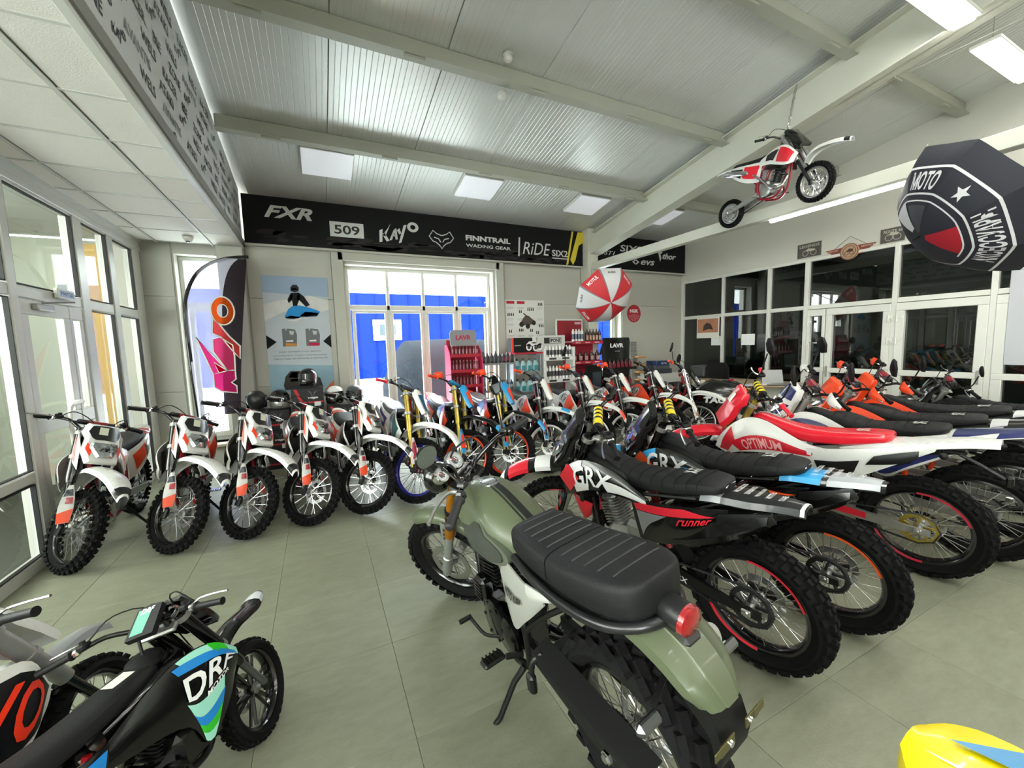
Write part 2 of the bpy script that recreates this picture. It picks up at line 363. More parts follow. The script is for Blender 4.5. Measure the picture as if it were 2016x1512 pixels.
# ================================================================ generic dirt bike, side view x forward, y left, z up, origin = rear tyre contact
def bike(sp):
    d = dict(name='dirt_bike', cat='motorcycle', wb=1.38, rf=.35, rr=.33, wf=.085, wr=.11, du=.80, dl=.62, hz=1.0, steer=45, fork='gblk', lower='chrome', guard='white', rim='gblk',
             bars='gblk', grip='blk', barw=.39, fender='white', tailc='white', shroud='white', side='white', plate='white', seat='seat', frame='sblk', eng='alu', tank='blk', pad=None, mirror=0, handguard=None,
             headlight=True, shroudg=[], sideg=[], plateg=[], text=None, swing='alu', tape=None, exh='chrome', spoke='steel', seatline=None, hub='alu', stripes=None, wstyle=('knob', 'fat'), padlen=.2, ns=32, padr=.03, radiator=True, stand=True, mh=.17)
    d.update(sp); S = type('S', (), d)
    root = thing(S.name, S.label, S.cat, group=d.get('group'))
    hx = S.wb/1.38; hz = S.hz; rk = math.radians(27)
    ax = V(S.wb, 0, S.rf); s_ = V(-math.sin(rk), 0, math.cos(rk)); p_ = V(math.cos(rk), 0, math.sin(rk))
    def F(dd, o, y=0): return ax+s_*dd+p_*(o-.03)+V(0, y, 0)
    pv = ax-p_*.03
    SX = Matrix.Translation(pv) @ Matrix.Rotation(math.radians(S.steer), 4, s_) @ Matrix.Translation(-pv)
    fo = lambda nm, g, mt, par=None, **k: ob(nm, g, mt, par or root, SX if par is None else None, **k)
    B = lambda x, z, y=0: V(x*hx, y, z*hz)
    # wheels
    wheel(root, 'front_wheel', ax, S.rf, S.wf, rows=S.wstyle[0], N=38 if S.rf > .33 else 34, rim=S.rim, X=SX, tape=S.tape, spoke=S.spoke, disc=-1, hub=S.hub, ns=S.ns, h=.072 if S.rf > .25 else .06)
    wheel(root, 'rear_wheel', V(0, 0, S.rr), S.rr, S.wr, rows=S.wstyle[1], h=.088 if S.rf > .25 else .07, N=32, rim=S.rim, tape=S.tape, spoke=S.spoke, disc=1, sprocket=d.get('spr', 1), hub=S.hub, ns=S.ns)
    # fork
    fy = .098 if S.rf > .25 else .08
    g = G(); g2 = G(); g3 = G(); top = S.du+.035; mid = S.dl-.20
    for y in (-fy, fy):
        fr_ = d.get('forkr', .028); tube(g, [F(mid, .03, y), F(mid+.03, .03, y), F(S.dl, .03, y), F(top, .03, y)], [fr_-.002, fr_, fr_, fr_-.001], 14); tube(g, [F(top, .03, y), F(top+.012, .03, y)], .017, 8)
        tube(g2, [F(.02, .03, y), F(mid, .03, y)], .021, 10)
        box(g3, F(.01, .03, y), (.05, .034, .085), bv=.01, m=0)
    fk = fo('fork', g, S.fork); ob('fork_slider', g2, S.lower, fk); ob('axle_clamp', g3, 'sblk', fk)
    g = G()
    for dd in (S.dl, S.du):
        box(g, (0, 0, 0), (.09, fy*2-.01, .026), X=Matrix.Translation(F(dd, -.005)) @ Matrix.Rotation(-rk, 4, 'Y'), bv=.008)
        for y in (-fy, fy): lathe(g, [(.03, -.016), (.039, -.014), (.039, .014), (.03, .016)], 14, ax='z', X=Matrix.Translation(F(dd, .03, y)) @ Matrix.Rotation(-rk, 4, 'Y'))
    fo('triple_clamp', g, d.get('clamp', 'alu'))
    if S.guard:
        for sd in (1, -1):
            P = Panel([F(.33, .066, fy-.012), F(.24, .078, fy-.026), F(.14, .080, fy-.030), F(.055, .074, fy-.024)], [F(.325, .060, fy+.012), F(.23, .052, fy+.036), F(.14, .046, fy+.042), F(.045, .046, fy+.034)], side=sd, bulge=.004, dirv=tuple(p_*.8+V(0, sd*.6, 0)), th=.004)
            go = fo('fork_guard', P.build(), S.guard)
            for q, c in d.get('guardg', [([(.62, 0), (1, 0), (1, 1), (.75, 1)], 'f04a18'), ([(.12, .1), (.3, .1), (.3, .9), (.12, .9)], '1b2a3a'), ([(.34, .1), (.5, .1), (.5, .6), (.34, .6)], 'b5202a')]):
                ob('decal', P.decal(q), c, go)
    # front fender
    fl = d.get('fend', [(-.30, .25), (-.25, .37), (-.12, .455), (.06, .475), (.22, .45), (.33, .39), (.40, .31)])
    hws = d.get('fendw', [.055, .062, .068, .07, .066, .058, .03])
    zs = S.rf-.31; L = cr([(x, 0, z) for x, z in fl], 4); Wd = cr([(w_, 0, 0) for w_ in hws], 4); rings = []
    for q, w_ in zip(L, Wd):
        c = V(ax.x+q.x, 0, ax.z+q.z+zs); hw = w_.x
        out = [c+V(0, -hw, -.035), c+V(0, -hw*.9, -.006), c+V(0, -hw*.45, .010), c+V(0, 0, .014), c+V(0, hw*.45, .010), c+V(0, hw*.9, -.006), c+V(0, hw, -.035)]
        inn = [x+V(0, 0, -.005) for x in reversed(out)]; rings.append(out+inn)
    fen = fo('front_fender', loft(G(), rings), S.fender)
    def cut(rings, a, b, n, up):
        out = []
        for t in [a+(b-a)*k/4 for k in range(5)]:
            x = t*(len(rings)-1); i = min(int(x), len(rings)-2); out.append([V(*p).lerp(V(*q), x-i)+V(0, math.copysign(up*1.1, p[1]) if abs(p[1]) > .02 else 0, up) for p, q in zip(rings[i][:n], rings[i+1][:n])])
        return out
    for k_, (a, b, c) in enumerate(d.get('fendg', [])):   # coloured film on the fender, a..b share of its length
        n0 = cut(rings, a, b, 7, .0016+.0004*k_)
        ob('decal', loft(G(), n0, close=False), c, fen)
    # handlebar
    bt = S.du+.03; bw = S.barw; g = G()
    pts = [F(bt+.10, -.11, bw), F(bt+.105, -.075, bw*.62), F(bt+.085, -.03, bw*.42), F(bt+.02, 0, .10), F(bt+.012, 0, .05)]
    pts = pts+[V(p.x, -p.y, p.z) for p in reversed(pts)]
    tube(g, pts, .0125, 10, sm=3)
    if S.pad: tube(g, [F(bt+.075, -.012, .17), F(bt+.075, -.012, -.17)], .007, 8)
    for y in (-.05, .05): box(g, F(bt+.0, 0, y), (.035, .03, .05), bv=.008)
    hb = fo('handlebar', g, S.bars)
    for sd in (1, -1):
        a, b = F(bt+.10, -.112, bw*sd*1.01), F(bt+.104, -.082, bw*sd*.67); gg = G()
        ps = [a.lerp(b, t) for t in (0, .04, .08, .88, .92, .96, 1)]; tube(gg, ps, [.019, .019, .0165, .0165, .024, .024, .014], 12); ob('grip', gg, S.grip, hb)
        gg = G(); c = a.lerp(b, 1.1); box(gg, c, (.035, .028, .035), bv=.008); tube(gg, [c+p_*.02, c+p_*.05+V(0, sd*.02, -.004), c+p_*.055+V(0, sd*.09, -.012), c+p_*.045+V(0, sd*.16, -.016)], [.006, .006, .005, .006], 6, sm=3)
        ob('brake_lever' if sd < 0 else 'clutch_lever', gg, 'steel', hb)
        gg = G(); box(gg, a.lerp(b, 1.32)+V(0, 0, .012), (.05, .045, .03), bv=.008); lathe(gg, [(.002, .014), (.012, .014), (.012, 0)], 10, ax='z', c=tuple(a.lerp(b, 1.32)+V(0, 0, .026))); ob('switch_pod', gg, 'blk', hb)
        if S.handguard:
            P = Panel([a+p_*.06+s_*.01+V(0, sd*.0, 0), a.lerp(c, .5)+p_*.085+s_*.04, c+p_*.07+s_*.05+V(0, sd*.01, 0)], [a+p_*.055-s_*.02, a.lerp(c, .5)+p_*.08-s_*.035, c+p_*.07-s_*.03+V(0, sd*.01, 0)], bulge=.015, dirv=tuple(p_), th=.004)
            ob('hand_guard', P.build(), S.handguard, hb)
    if S.pad:
        g = G(); c = F(bt+.078, -.005); hl = S.padlen/2
        ps = [c+V(0, y, 0) for y in (-hl, -hl+.012, hl-.012, hl)]; tube(g, ps, [S.padr*.75, S.padr, S.padr, S.padr*.75], 14); po = ob('bar_pad', g, S.pad, hb)
        if d.get('padlab'):
            g = G(); ps = [c+V(0, y, 0) for y in (-hl*.8, hl*.8)]; tube(g, ps, S.padr*1.02, 14, caps=False); ob('pad_label', g, S.padlab, po)
            g = G(); 
            for k in range(3): tube(g, [c+V(0, y, 0) for y in (-hl*.6+k*.045, -hl*.6+k*.045+.02)], S.padr*1.035, 14, caps=False)
            ob('pad_print', g, '101010', po)
        elif d.get('padg'):
            g = G(); ps = [c+V(0, y, 0) for y in (-hl*.5, hl*.55)]; tube(g, ps, S.padr*1.02, 14, caps=False); ob('pad_print', g, S.padg, po)
    g = G()
    for sd in (1, -1): tube(g, [F(bt+.10, -.03, sd*bw*.6), F(bt+.13, .05, sd*.16), F(bt+.02, .10, sd*.05), F(S.dl+.02, .08, sd*.07), F(S.dl-.2, .06, sd*.085)], .004, 5, sm=4)
    fo('cables', g, 'blk')
    if S.mirror:
        for sd in ((1, -1) if S.mirror == 2 else (S.mirror,)):
            g = G(); a = F(bt+.10, -.06, bw*sd*.55); b = a+s_*.17+V(0, sd*.06, .03)+p_*.0
            mn = fo('mirror', tube(G(), [a, a+s_*.08+V(0, sd*.05, 0), b], .006, 6, sm=4), 'blk')
            shp = [(-.055, -.05), (.0, -.075), (.055, -.05), (.06, .03), (.02, .085), (-.03, .08), (-.062, .02)] if d.get('mshape') != 'round' else [(.062*math.cos(t*math.pi/9), .062*math.sin(t*math.pi/9)) for t in range(18)]
            X = Matrix.Translation(b+s_*.06) @ Matrix.Rotation(math.radians(-12*sd), 4, 'Z')
            g = G(); ringsm = [[(x0, q[0]*k, q[1]*k) for q in shp] for x0, k in ((-.006, .96), (0, 1), (.012, .92), (.022, .5))]; loft(g, ringsm, X=X); ob('mirror_shell', g, 'blk', mn)
            g = G(); g.add([(-.0075, q[0]*.9, q[1]*.9) for q in shp], [tuple(range(len(shp)))], 0, X); ob('mirror_glass', g, mat('mirror_glass', '8d959b', .03, 1), mn)
    # number plate / headlight mask
    if S.plate:
        c0 = S.du-.10; w0 = d.get('plw', .12); mh = S.mh
        out = d.get('plshape', [(-.78, -1.), (.78, -1.), (1, -.35), (.86, .25), (1.02, .55), (.8, 1.), (-.8, 1.), (-1.02, .55), (-.86, .25), (-1, -.35)])
        def PL(x, y, o=0): return F(c0+y*mh, .13+.035*(1-x*x)-(.03*y)+o, -x*w0)
        g = G(); n = len(out); vs = [PL(x, y) for x, y in out]+[PL(x*.9, y*.93, .014) for x, y in out]+[PL(0, 0, .022)]+[PL(x, y, -.03) for x, y in out]
        fs = [(i, (i+1) % n, n+(i+1) % n, n+i) for i in range(n)]+[(n+i, n+(i+1) % n, 2*n) for i in range(n)]+[(2*n+1+i, 2*n+1+(i+1) % n, (i+1) % n, i) for i in range(n)]
        g.add(vs, fs); pl = fo('number_plate', g, S.plate)
        if S.headlight:
            g = G(); fs = []; vs = []
            hl = [(-.70, .0), (.70, .0), (.78, -.26), (.42, -.76), (-.42, -.76), (-.78, -.26)]
            vs = [PL(x, y, .016) for x, y in hl]+[PL(x*.85, y*.9-.03, .034) for x, y in hl]+[PL(0, -.36, .040)]; n = 6
            g.add(vs, [(i, (i+1) % n, n+(i+1) % n, n+i) for i in range(n)]+[(n+i, n+(i+1) % n, 2*n) for i in range(n)]); ob('headlight', g, mat('headlight_lens', 'b9bec0', .08, .85, coat=1, var=.5, vs=35), pl)
            g = G(); lathe(g, [(.022, 0), (.028, .004), (.016, .01), (.004, .012)], 16, ax='x', c=tuple(PL(.12, -.36, .043))); ob('lamp_bowl', g, mat('lamp_bowl', '777b7d', .1, 1), pl)
        for q, c in S.plateg:   # film cut in narrow strips so that it follows the curved plate
            g = G(); xs_ = [x for x, _ in q]; a_, b_ = min(xs_), max(xs_); cols_ = []
            for i in range(11):
                x = a_+(b_-a_)*min(.999, max(.001, i/10)); ys = []
                for (x0, y0), (x1, y1) in zip(q, q[1:]+q[:1]):
                    if (x0-x)*(x1-x) < 0: ys.append(y0+(y1-y0)*(x-x0)/(x1-x0))
                if len(ys) >= 2: cols_.append([(x, min(ys)+(max(ys)-min(ys))*k/4) for k in range(5)])
            hgt = lambda x, y: .0165+.008*(1-min(1, max(abs(x)/.9, abs(y)/.93)))-.014*max(0, max(abs(x)-.9, abs(y)-.93))/.1
            loft(g, [[PL(x, y, hgt(x, y)) for x, y in c_] for c_ in cols_], close=False); ob('decal', g, c, pl)
    # frame
    g = G()
    hd0, hd1 = F(S.dl-.02, -.02), F(S.du-.02, -.02); tube(g, [hd0, hd1], .032, 12)
    for y in (-1, 1):
        tube(g, [hd1.lerp(hd0, .35), B(.86, .80, y*.07), B(.62, .68, y*.085), B(.56, .44, y*.085), B(.58, .30, y*.07)], .019, 8, sm=3)
        tube(g, [hd0, B(1.0, .56, y*.04), B(.93, .34, y*.055), B(.80, .235, y*.07), B(.58, .27, y*.07)], .015, 8, sm=3)
        tube(g, [B(.68, .72, y*.08), B(.3, .80, y*.085), B(.05, .85, y*.06)], .011, 6, sm=2); tube(g, [B(.57, .48, y*.085), B(.3, .72, y*.09), B(.12, .82, y*.07)], .010, 6, sm=2)
    tube(g, [B(.58, .30, -.09), B(.58, .30, .09)], .016, 8)
    fr = ob('frame', g, S.frame, root)
    if S.stand:
        g = G(); tube(g, [B(.60, .27, .08), B(.56, .14, .16), V(.52*hx, .235, .022)], [.014, .012, .011], 8); box(g, (.52*hx, .24, .013), (.06, .035, .02), bv=.006); ob('side_stand', g, 'sblk', root)
    # swingarm, chain
    g = G(); a0 = B(.57, .36); r0 = V(0, 0, S.rr)
    for y in (-1, 1):
        rg = [[V(x, y*yy+dy, z+dz) for dy, dz in ((-.011, -h), (.011, -h), (.011, h), (-.011, h))] for x, yy, z, h in ((a0.x, .06, a0.z, .03), (a0.x*.55, .082, (a0.z+S.rr)/2, .034), (.05, .092, S.rr, .022), (-.06, .092, S.rr, .018))]
        loft(g, rg)
    box(g, (a0.x*.72, 0, a0.z-.005), (.06, .13, .05), bv=.01)
    sw = ob('swingarm', g, S.swing, root)
    for q, c in d.get('swingg', []):
        gg = G(); x0, x1 = q; vs = []
        for t in (x0, x1):
            x = a0.x*t; yy = .095+.004
            for h in (.028, -.026): vs.append((x, yy if t < .6 else .094-(t-.55)*.06+.012, S.rr+(a0.z-S.rr)*t+h*(.75 if t < .2 else 1)))
        gg.add(vs, [(0, 1, 3, 2)]); ob('decal', gg, c, sw)
    g = G(); rs = .10; cs = V(.62*hx, .058, .335*hz); N = 60
    tube(g, [V(0, .055, S.rr+rs), cs+V(0, 0, .028), cs+V(.03, 0, 0), cs-V(0, 0, .028), V(0, .055, S.rr-rs), V(-.07, .055, S.rr-.07), V(-.1, .055, S.rr), V(-.07, .055, S.rr+.07)], .007, 5, closed=True); ob('chain', g, d.get('chain', 'dalu'), root)
    g = G(); tube(g, [V(0, -.12, S.rr), V(0, .12, S.rr)], .012, 8)
    for y in (-.105, .105): box(g, (0, y, S.rr), (.045, .02, .035), bv=.006)
    ob('rear_axle', g, 'steel', root)
    # shock
    g = G(); a, b = B(.46, .42), B(.56, .74); tube(g, [a, b], .018, 8)
    for i in range(9): lathe(g, [(.026, -.006), (.034, 0), (.026, .006)], 12, ax='z', c=tuple(a.lerp(b, .15+i*.08)))
    ob('rear_shock', g, d.get('spring', 'dred'), root)
    # engine
    g = G(); box(g, B(.74, .37), (.27*hx, .17, .19*hz), bv=.045); box(g, B(.66, .47), (.14*hx, .14, .12*hz), bv=.03)
    en = ob('engine', g, S.eng, root)
    for sd in (1, -1):
        g = G(); lathe(g, [(.085, 0), (.082, .018), (.06, .030), (.03, .034), (.001, .035)], 22, X=Matrix.Translation(B(.69, .36, sd*.08)) @ Matrix.Rotation(0 if sd > 0 else math.pi, 4, 'X')); lathe(g, [(.055, 0), (.052, .016), (.03, .022), (.001, .023)], 18, X=Matrix.Translation(B(.82, .35, sd*.082)) @ Matrix.Rotation(0 if sd > 0 else math.pi, 4, 'X')); ob('engine_cover', g, S.eng, en)
    g = G(); X = Matrix.Translation(B(.83, .53)) @ Matrix.Rotation(math.radians(20), 4, 'Y')
    tube(g, [X @ V(0, 0, -.1), X @ V(0, 0, .08)], .05, 14)
    for i in range(8): box(g, (0, 0, -.06+i*.018), (.13, .13, .006), X=X, bv=.002)
    box(g, (0, 0, .095), (.12, .12, .05), X=X, bv=.02); ob('cylinder', g, d.get('cyl', 'dalu'), en)
    g = G(); tube(g, [B(.60, .30, .0)+V(0, -.13, 0), B(.60, .30)+V(0, .13, 0)], .01, 6); ob('peg_mount', g, 'sblk', en)
    for sd in (1, -1):
        g = G(); box(g, B(.60, .295, sd*.185), (.06, .095, .012), bv=.004)
        for i in range(5): box(g, B(.60, .303, sd*(.15+i*.018)), (.06, .004, .018)); 
        ob('foot_peg', g, 'steel', root)
    g = G(); tube(g, [B(.70, .29, .10), B(.76, .29, .13), B(.86, .30, .135), B(.87, .305, .18)], .007, 6); ob('gear_lever', g, 'sblk', root)
    g = G(); tube(g, [B(.66, .27, -.10), B(.74, .26, -.14), B(.84, .28, -.14)], .007, 6); ob('brake_pedal', g, 'sblk', root)
    # exhaust on the right
    g = G(); tube(g, [B(.90, .55, -.02), B(1.0, .50, -.05), B(.98, .36, -.11), B(.82, .36, -.135), B(.62, .56, -.125), B(.42, .72, -.12)], .019, 10, sm=4)
    hd = ob('exhaust_pipe', g, S.exh, root); g = G(); a, b = B(.44, .70, -.125), B(.0, .83, -.13)
    tube(g, [a, a.lerp(b, .12), a.lerp(b, .92), b], [.028, .046, .046, .034], 14); ob('silencer', g, d.get('sil', 'alu'), hd)
    # radiator block + tank
    if S.radiator:
        g = G()
        for sd in (1, -1): box(g, B(1.0, .70, sd*.10), (.035, .10, .24*hz), bv=.006, X=None)
        ob('radiator', g, 'sblk', root)
    g = G(); loft(g, [sring(x*hx, z*hz, hw, hh) for x, z, hw, hh in ((1.02, .83, .045, .05), (.98, .81, .085, .09), (.85, .79, .11, .11), (.70, .77, .10, .09), (.60, .77, .06, .05))])
    tk = ob('fuel_tank', g, S.tank, root); g = G(); lathe(g, [(.001, .03), (.028, .028), (.032, .02), (.032, 0)], 18, ax='z', c=tuple(B(.93, .895))); ob('fuel_cap', g, 'blk', tk)
    # shrouds
    st = d.get('sht', [(1.22, .70, .13), (1.12, .83, .165), (.98, .90, .135), (.82, .905, .10), (.62, .83, .10)])
    sb = d.get('shb', [(1.16, .60, .14), (1.05, .60, .175), (.90, .66, .165), (.78, .71, .14), (.60, .74, .115)])
    for sd in (1, -1):
        P = Panel([B(x, z, y) for x, z, y in st], [B(x, z, y) for x, z, y in sb], side=sd, bulge=.016, nu=18)
        so = ob('radiator_shroud', P.build(), S.shroud, root)
        for q, c in S.shroudg: ob('decal', P.decal(q), c, so)
        if S.text:
            t, q, c = S.text; q2 = q if sd > 0 else [q[1], q[0], q[3], q[2]]
            ob('lettering', P.text(t, q2, shear=.25 if sd > 0 else .25), c, so)
    if d.get('text2'):
        t, q, c = d['text2']; ob('lettering', P.text(t, [q[1], q[0], q[3], q[2]]), c, so)
    # side panels
    st = d.get('sdt', [(.66, .80, .10), (.45, .83, .125), (.25, .865, .13), (.05, .895, .10)])
    sb = d.get('sdb', [(.60, .52, .115), (.42, .56, .14), (.24, .66, .15), (.03, .83, .115)])
    for sd in (1, -1):
        P = Panel([B(x, z, y) for x, z, y in st], [B(x, z, y) for x, z, y in sb], side=sd, bulge=.014)
        so = ob('side_panel', P.build(), S.side, root)
        for q, c in S.sideg: ob('decal', P.decal(q), c, so)
        if d.get('stext'):
            t, q, c = S.stext; ob('lettering', P.text(t, q if sd > 0 else [q[1], q[0], q[3], q[2]]), c, so)
    # seat
    ss = d.get('seats', [(1.0, .885, .035, .03), (.94, .895, .055, .045), (.80, .870, .07, .055), (.62, .845, .095, .055), (.42, .860, .115, .05), (.22, .895, .115, .045), (.13, .905, .095, .035), (.10, .905, .06, .02)])
    C = cr([(x, z, 0) for x, z, _, _ in ss], 3); C2 = cr([(a, b, 0) for _, _, a, b in ss], 3)
    g = loft(G(), [sring(p.x*hx, p.y*hz-.01, max(.01, q.x), max(.01, q.y), p=.62) for p, q in zip(C, C2)]); se = ob('seat', g, S.seat, root)
    if d.get('ribs'):
        g = G()
        for i in range(9):
            t = .30+i*.055; k = t*(len(C)-1); j = int(k); p = C[j].lerp(C[j+1], k-j); q = C2[j].lerp(C2[j+1], k-j)
            rg = [V(*v) for v in sring(p.x*hx, p.y*hz-.01, q.x+.002, q.y+.003, p=.62)[0:9]]; tube(g, rg, .0035, 4)
        ob('seat_rib', g, S.seat, se)
    if d.get('seattext'):
        P = Panel([B(.34, .905+.012, .06), B(.16, .925+.01, .06)], [B(.34, .905+.012, -.03), B(.16, .925+.01, -.03)], dirv=(0, 0, 1), bulge=.006)
        t, c = S.seattext; ob('lettering', P.text(t, [(.1, 1), (.1, 0.1), (.5, .1), (.5, 1)], off=.006), c, se)
    # rear fender
    rf_ = d.get('tail', [(.42, .80, .09), (.22, .87, .11), (.05, .90, .10), (-.12, .925, .085), (-.24, .935, .055)])
    L = cr([(x, z, w_) for x, z, w_ in rf_], 4); rings = []
    for q in L:
        c = V(q.x*hx, 0, q.y*hz); w_ = q.z
        o_ = [c+V(0, -w_, -.03), c+V(0, -w_*.85, -.002), c+V(0, -w_*.3, .006), c+V(0, w_*.3, .006), c+V(0, w_*.85, -.002), c+V(0, w_, -.03)]; rings.append(o_+[x+V(0, 0, -.006) for x in reversed(o_)])
    rfo = ob('rear_fender', loft(G(), rings), S.tailc, root)
    for k_, (a, b, c) in enumerate(d.get('tailg', [])): ob('decal', loft(G(), cut(rings, a, b, 6, .0016+.0004*k_), close=False), c, rfo)
    if d.get('tailtext'):
        for i, (w_, x0, x1, y0, y1) in enumerate(d['tailtext']):
            P = Panel([B(x0, .885, y0), B((x0+x1)/2, .888, y0), B(x1, .890, y0)], [B(x0, .885, y1), B((x0+x1)/2, .888, y1), B(x1, .890, y1)], dirv=(0, 0, 1), bulge=0); ob('lettering', P.text(w_, [(0, 0), (1, 0), (1, 1), (0, 1)], off=.010, bold=.02), 'e6e6e6', rfo)
    if d.get('swingtext'):
        w_, x0, x1 = d['swingtext']; yy = lambda t: .0985+.011 if t < .5 else .094-(t-.55)*.06+.014; P = Panel([V(a0.x*t, yy(t)+.004, S.rr+(a0.z-S.rr)*t+.018) for t in (x1, x0)], [V(a0.x*t, yy(t)+.004, S.rr+(a0.z-S.rr)*t-.014) for t in (x1, x0)], bulge=0); ob('lettering', P.text(w_, [(0, 0), (1, 0), (1, 1), (0, 1)], off=.002), 'e2e2e2', sw)
    if d.get('skid'):
        g = G(); 
        for sd in (1, -1): tube(g, [B(1.08, .62, sd*.05), B(1.07, .45, sd*.12), B(1.0, .30, sd*.13), B(.9, .22, sd*.09)], .010, 8, sm=4)
        tube(g, [B(1.06, .45, .12), B(1.10, .40, 0), B(1.06, .45, -.12)], .010, 8, sm=4); ob('crash_bar', g, 'chrome', root)
    if d.get('extra'): d['extra'](root, S, F, B, SX, fo)
    return root
def place(root, R, Fp, lean=6):
    """R rear contact, Fp a point ahead on the floor"""
    h = math.atan2(Fp[1]-R[1], Fp[0]-R[0])
    root.matrix_basis = Matrix.Translation((R[0], R[1], 0)) @ Matrix.Rotation(h, 4, 'Z') @ Matrix.Rotation(math.radians(-lean), 4, 'X')
    return root
# ================================================================ materials of the room
def tile_mat():
    m = mat('floor_tile_vinyl', '7f8276', .42, var=.13, vs=3.5, bump=.08, bs=90, stretch=(1, 1, 1))
    nt = m.node_tree; b = nt.nodes['Principled BSDF']
    oi = nt.nodes.new('ShaderNodeObjectInfo'); tc = nt.nodes.new('ShaderNodeTexCoord'); mp = nt.nodes.new('ShaderNodeMapping'); add = nt.nodes.new('ShaderNodeVectorMath'); add.operation = 'ADD'
    sc = nt.nodes.new('ShaderNodeVectorMath'); sc.operation = 'SCALE'; sc.inputs[3].default_value = 37
    nt.links.new(oi.outputs['Random'], sc.inputs[0]); nt.links.new(tc.outputs['Object'], add.inputs[0]); nt.links.new(sc.outputs[0], add.inputs[1]); mp.inputs['Scale'].default_value = (1.2, 3.2, 1); mp.inputs['Rotation'].default_value = (0, 0, .5); nt.links.new(add.outputs[0], mp.inputs[0])
    n = nt.nodes.new('ShaderNodeTexNoise'); n.inputs['Scale'].default_value = 5; n.inputs['Detail'].default_value = 12; n.inputs['Roughness'].default_value = .78; nt.links.new(mp.outputs[0], n.inputs[0])
    cr_ = nt.nodes.new('ShaderNodeValToRGB'); e = cr_.color_ramp.elements; e[0].position = .3; e[0].color = srgb('7b7e6c')+[1]; e[1].position = .72; e[1].color = srgb('90937f')+[1]; nt.links.new(n.outputs[0], cr_.inputs[0])
    hs = nt.nodes.new('ShaderNodeHueSaturation'); mr = nt.nodes.new('ShaderNodeMapRange'); mr.inputs[3].default_value = .93; mr.inputs[4].default_value = 1.07; nt.links.new(oi.outputs['Random'], mr.inputs[0]); nt.links.new(mr.outputs[0], hs.inputs['Value']); nt.links.new(cr_.outputs[0], hs.inputs['Color']); nt.links.new(hs.outputs[0], b.inputs['Base Color'])
    return m
FT = tile_mat()
WALL = mat('painted_wall_panel', 'b2b2a8', .6, spec=.3, var=.03, vs=3)
WALL2 = mat('painted_wall', 'c6c5bb', .6, var=.02, vs=2)
CEILP = mat('glossy_ceiling_sandwich_panel', 'd6d9d7', .31, .2, var=.02, vs=1.2, rv=.015)
BEAM = mat('painted_steel_beam', 'c6c7ba', .45, var=.05, vs=4)
PURL = mat('painted_steel_purlin', 'a9ab9f', .5, var=.06, vs=5)
FRAME = mat('white_pvc_frame', 'd3d4cd', .35, var=.03, vs=5)
FRAMEG = mat('grey_aluminium_frame', 'c9cac4', .35, .1, var=.03)
GASK = mat('black_gasket', '101010', .6)
GL = glass('window_glass', 'f4f8f6', 1.2)
GLD = glass('partition_glass', 'b4bab7', 2.2)
GLV = glass('vestibule_glass', 'f0f2ee', .9)
# ---------------------------------------------------------------- floor of square tiles
g = G(); box(g, (3.0, 1.2, -.06), (10.4, 11.8, .11)); struct('floor', g, mat('floor_grout', '4d5048', .8)); FL = bpy.data.objects['floor']
tm = mesh('floor_tile', box(G(), (0, 0, -.008), (.5985, .5985, .016), bv=.0015), FT)
x0, y0 = .26-.6*4, .94-.6*7
for i in range(17):
    for j in range(17):
        cx, cy = x0+.3+.6*i, y0+.3+.6*j
        if cx > 7.9 or cx < -2.2 or cy < -2 : continue
        o = ob('floor_tile', tm, None, FL); o.location = (cx, cy, 0)
# ---------------------------------------------------------------- sloping main ceiling of ribbed sandwich panels
SL = .172
def cz(y): return 3.79+SL*(6.85-y)
g = G(); ya, yb = 6.95, -4.6
vs = [(x, y, cz(y)+k) for k in (.05, .14) for y in (ya, yb) for x in (-.95, 7.95)]
g.add(vs, [(0, 1, 3, 2), (4, 6, 7, 5), (0, 4, 5, 1), (2, 3, 7, 6), (0, 2, 6, 4), (1, 5, 7, 3)]); CE = struct('ceiling', g, CEILP)
prof = [(0, .012), (.004, .0)]
for k in range(1, 19):
    x = k*.0525
    if k % 2: prof += [(x-.004, 0), (x, .0035), (x+.004, 0)]
    else: prof += [(x-.003, 0), (x, -.0022), (x+.003, 0)]
prof += [(.992, 0), (.996, .012)]
g = G(); n = len(prof); vs = [(x, ya, cz(ya)+z) for x, z in prof]+[(x, yb, cz(yb)+z) for x, z in prof]
g.add(vs, [(i, i+1, n+i+1, n+i) for i in range(n-1)]); pm = mesh('ceiling_panel', g, CEILP, 15)
for k in range(-2, 8):
    if k == -2: continue
    o = ob('ceiling_panel', pm, None, CE); o.location = (.27+k, 0, 0)
for k, y in enumerate((5.28, 3.82, 2.42, 1.02, -.4, -1.8)):
    g = G(); z = cz(y); box(g, (3.5, y, z-.075), (8.6, .075, .15), bv=.01); box(g, (3.5, y-.02, z-.148), (8.6, .11, .012)); 
    for t in range(7): box(g, (-.3+t*1.25, y-.045, z-.158), (.18, .02, .03))
    struct('trim_%d' % (k+1), g, PURL)['kind'] = 'structure'
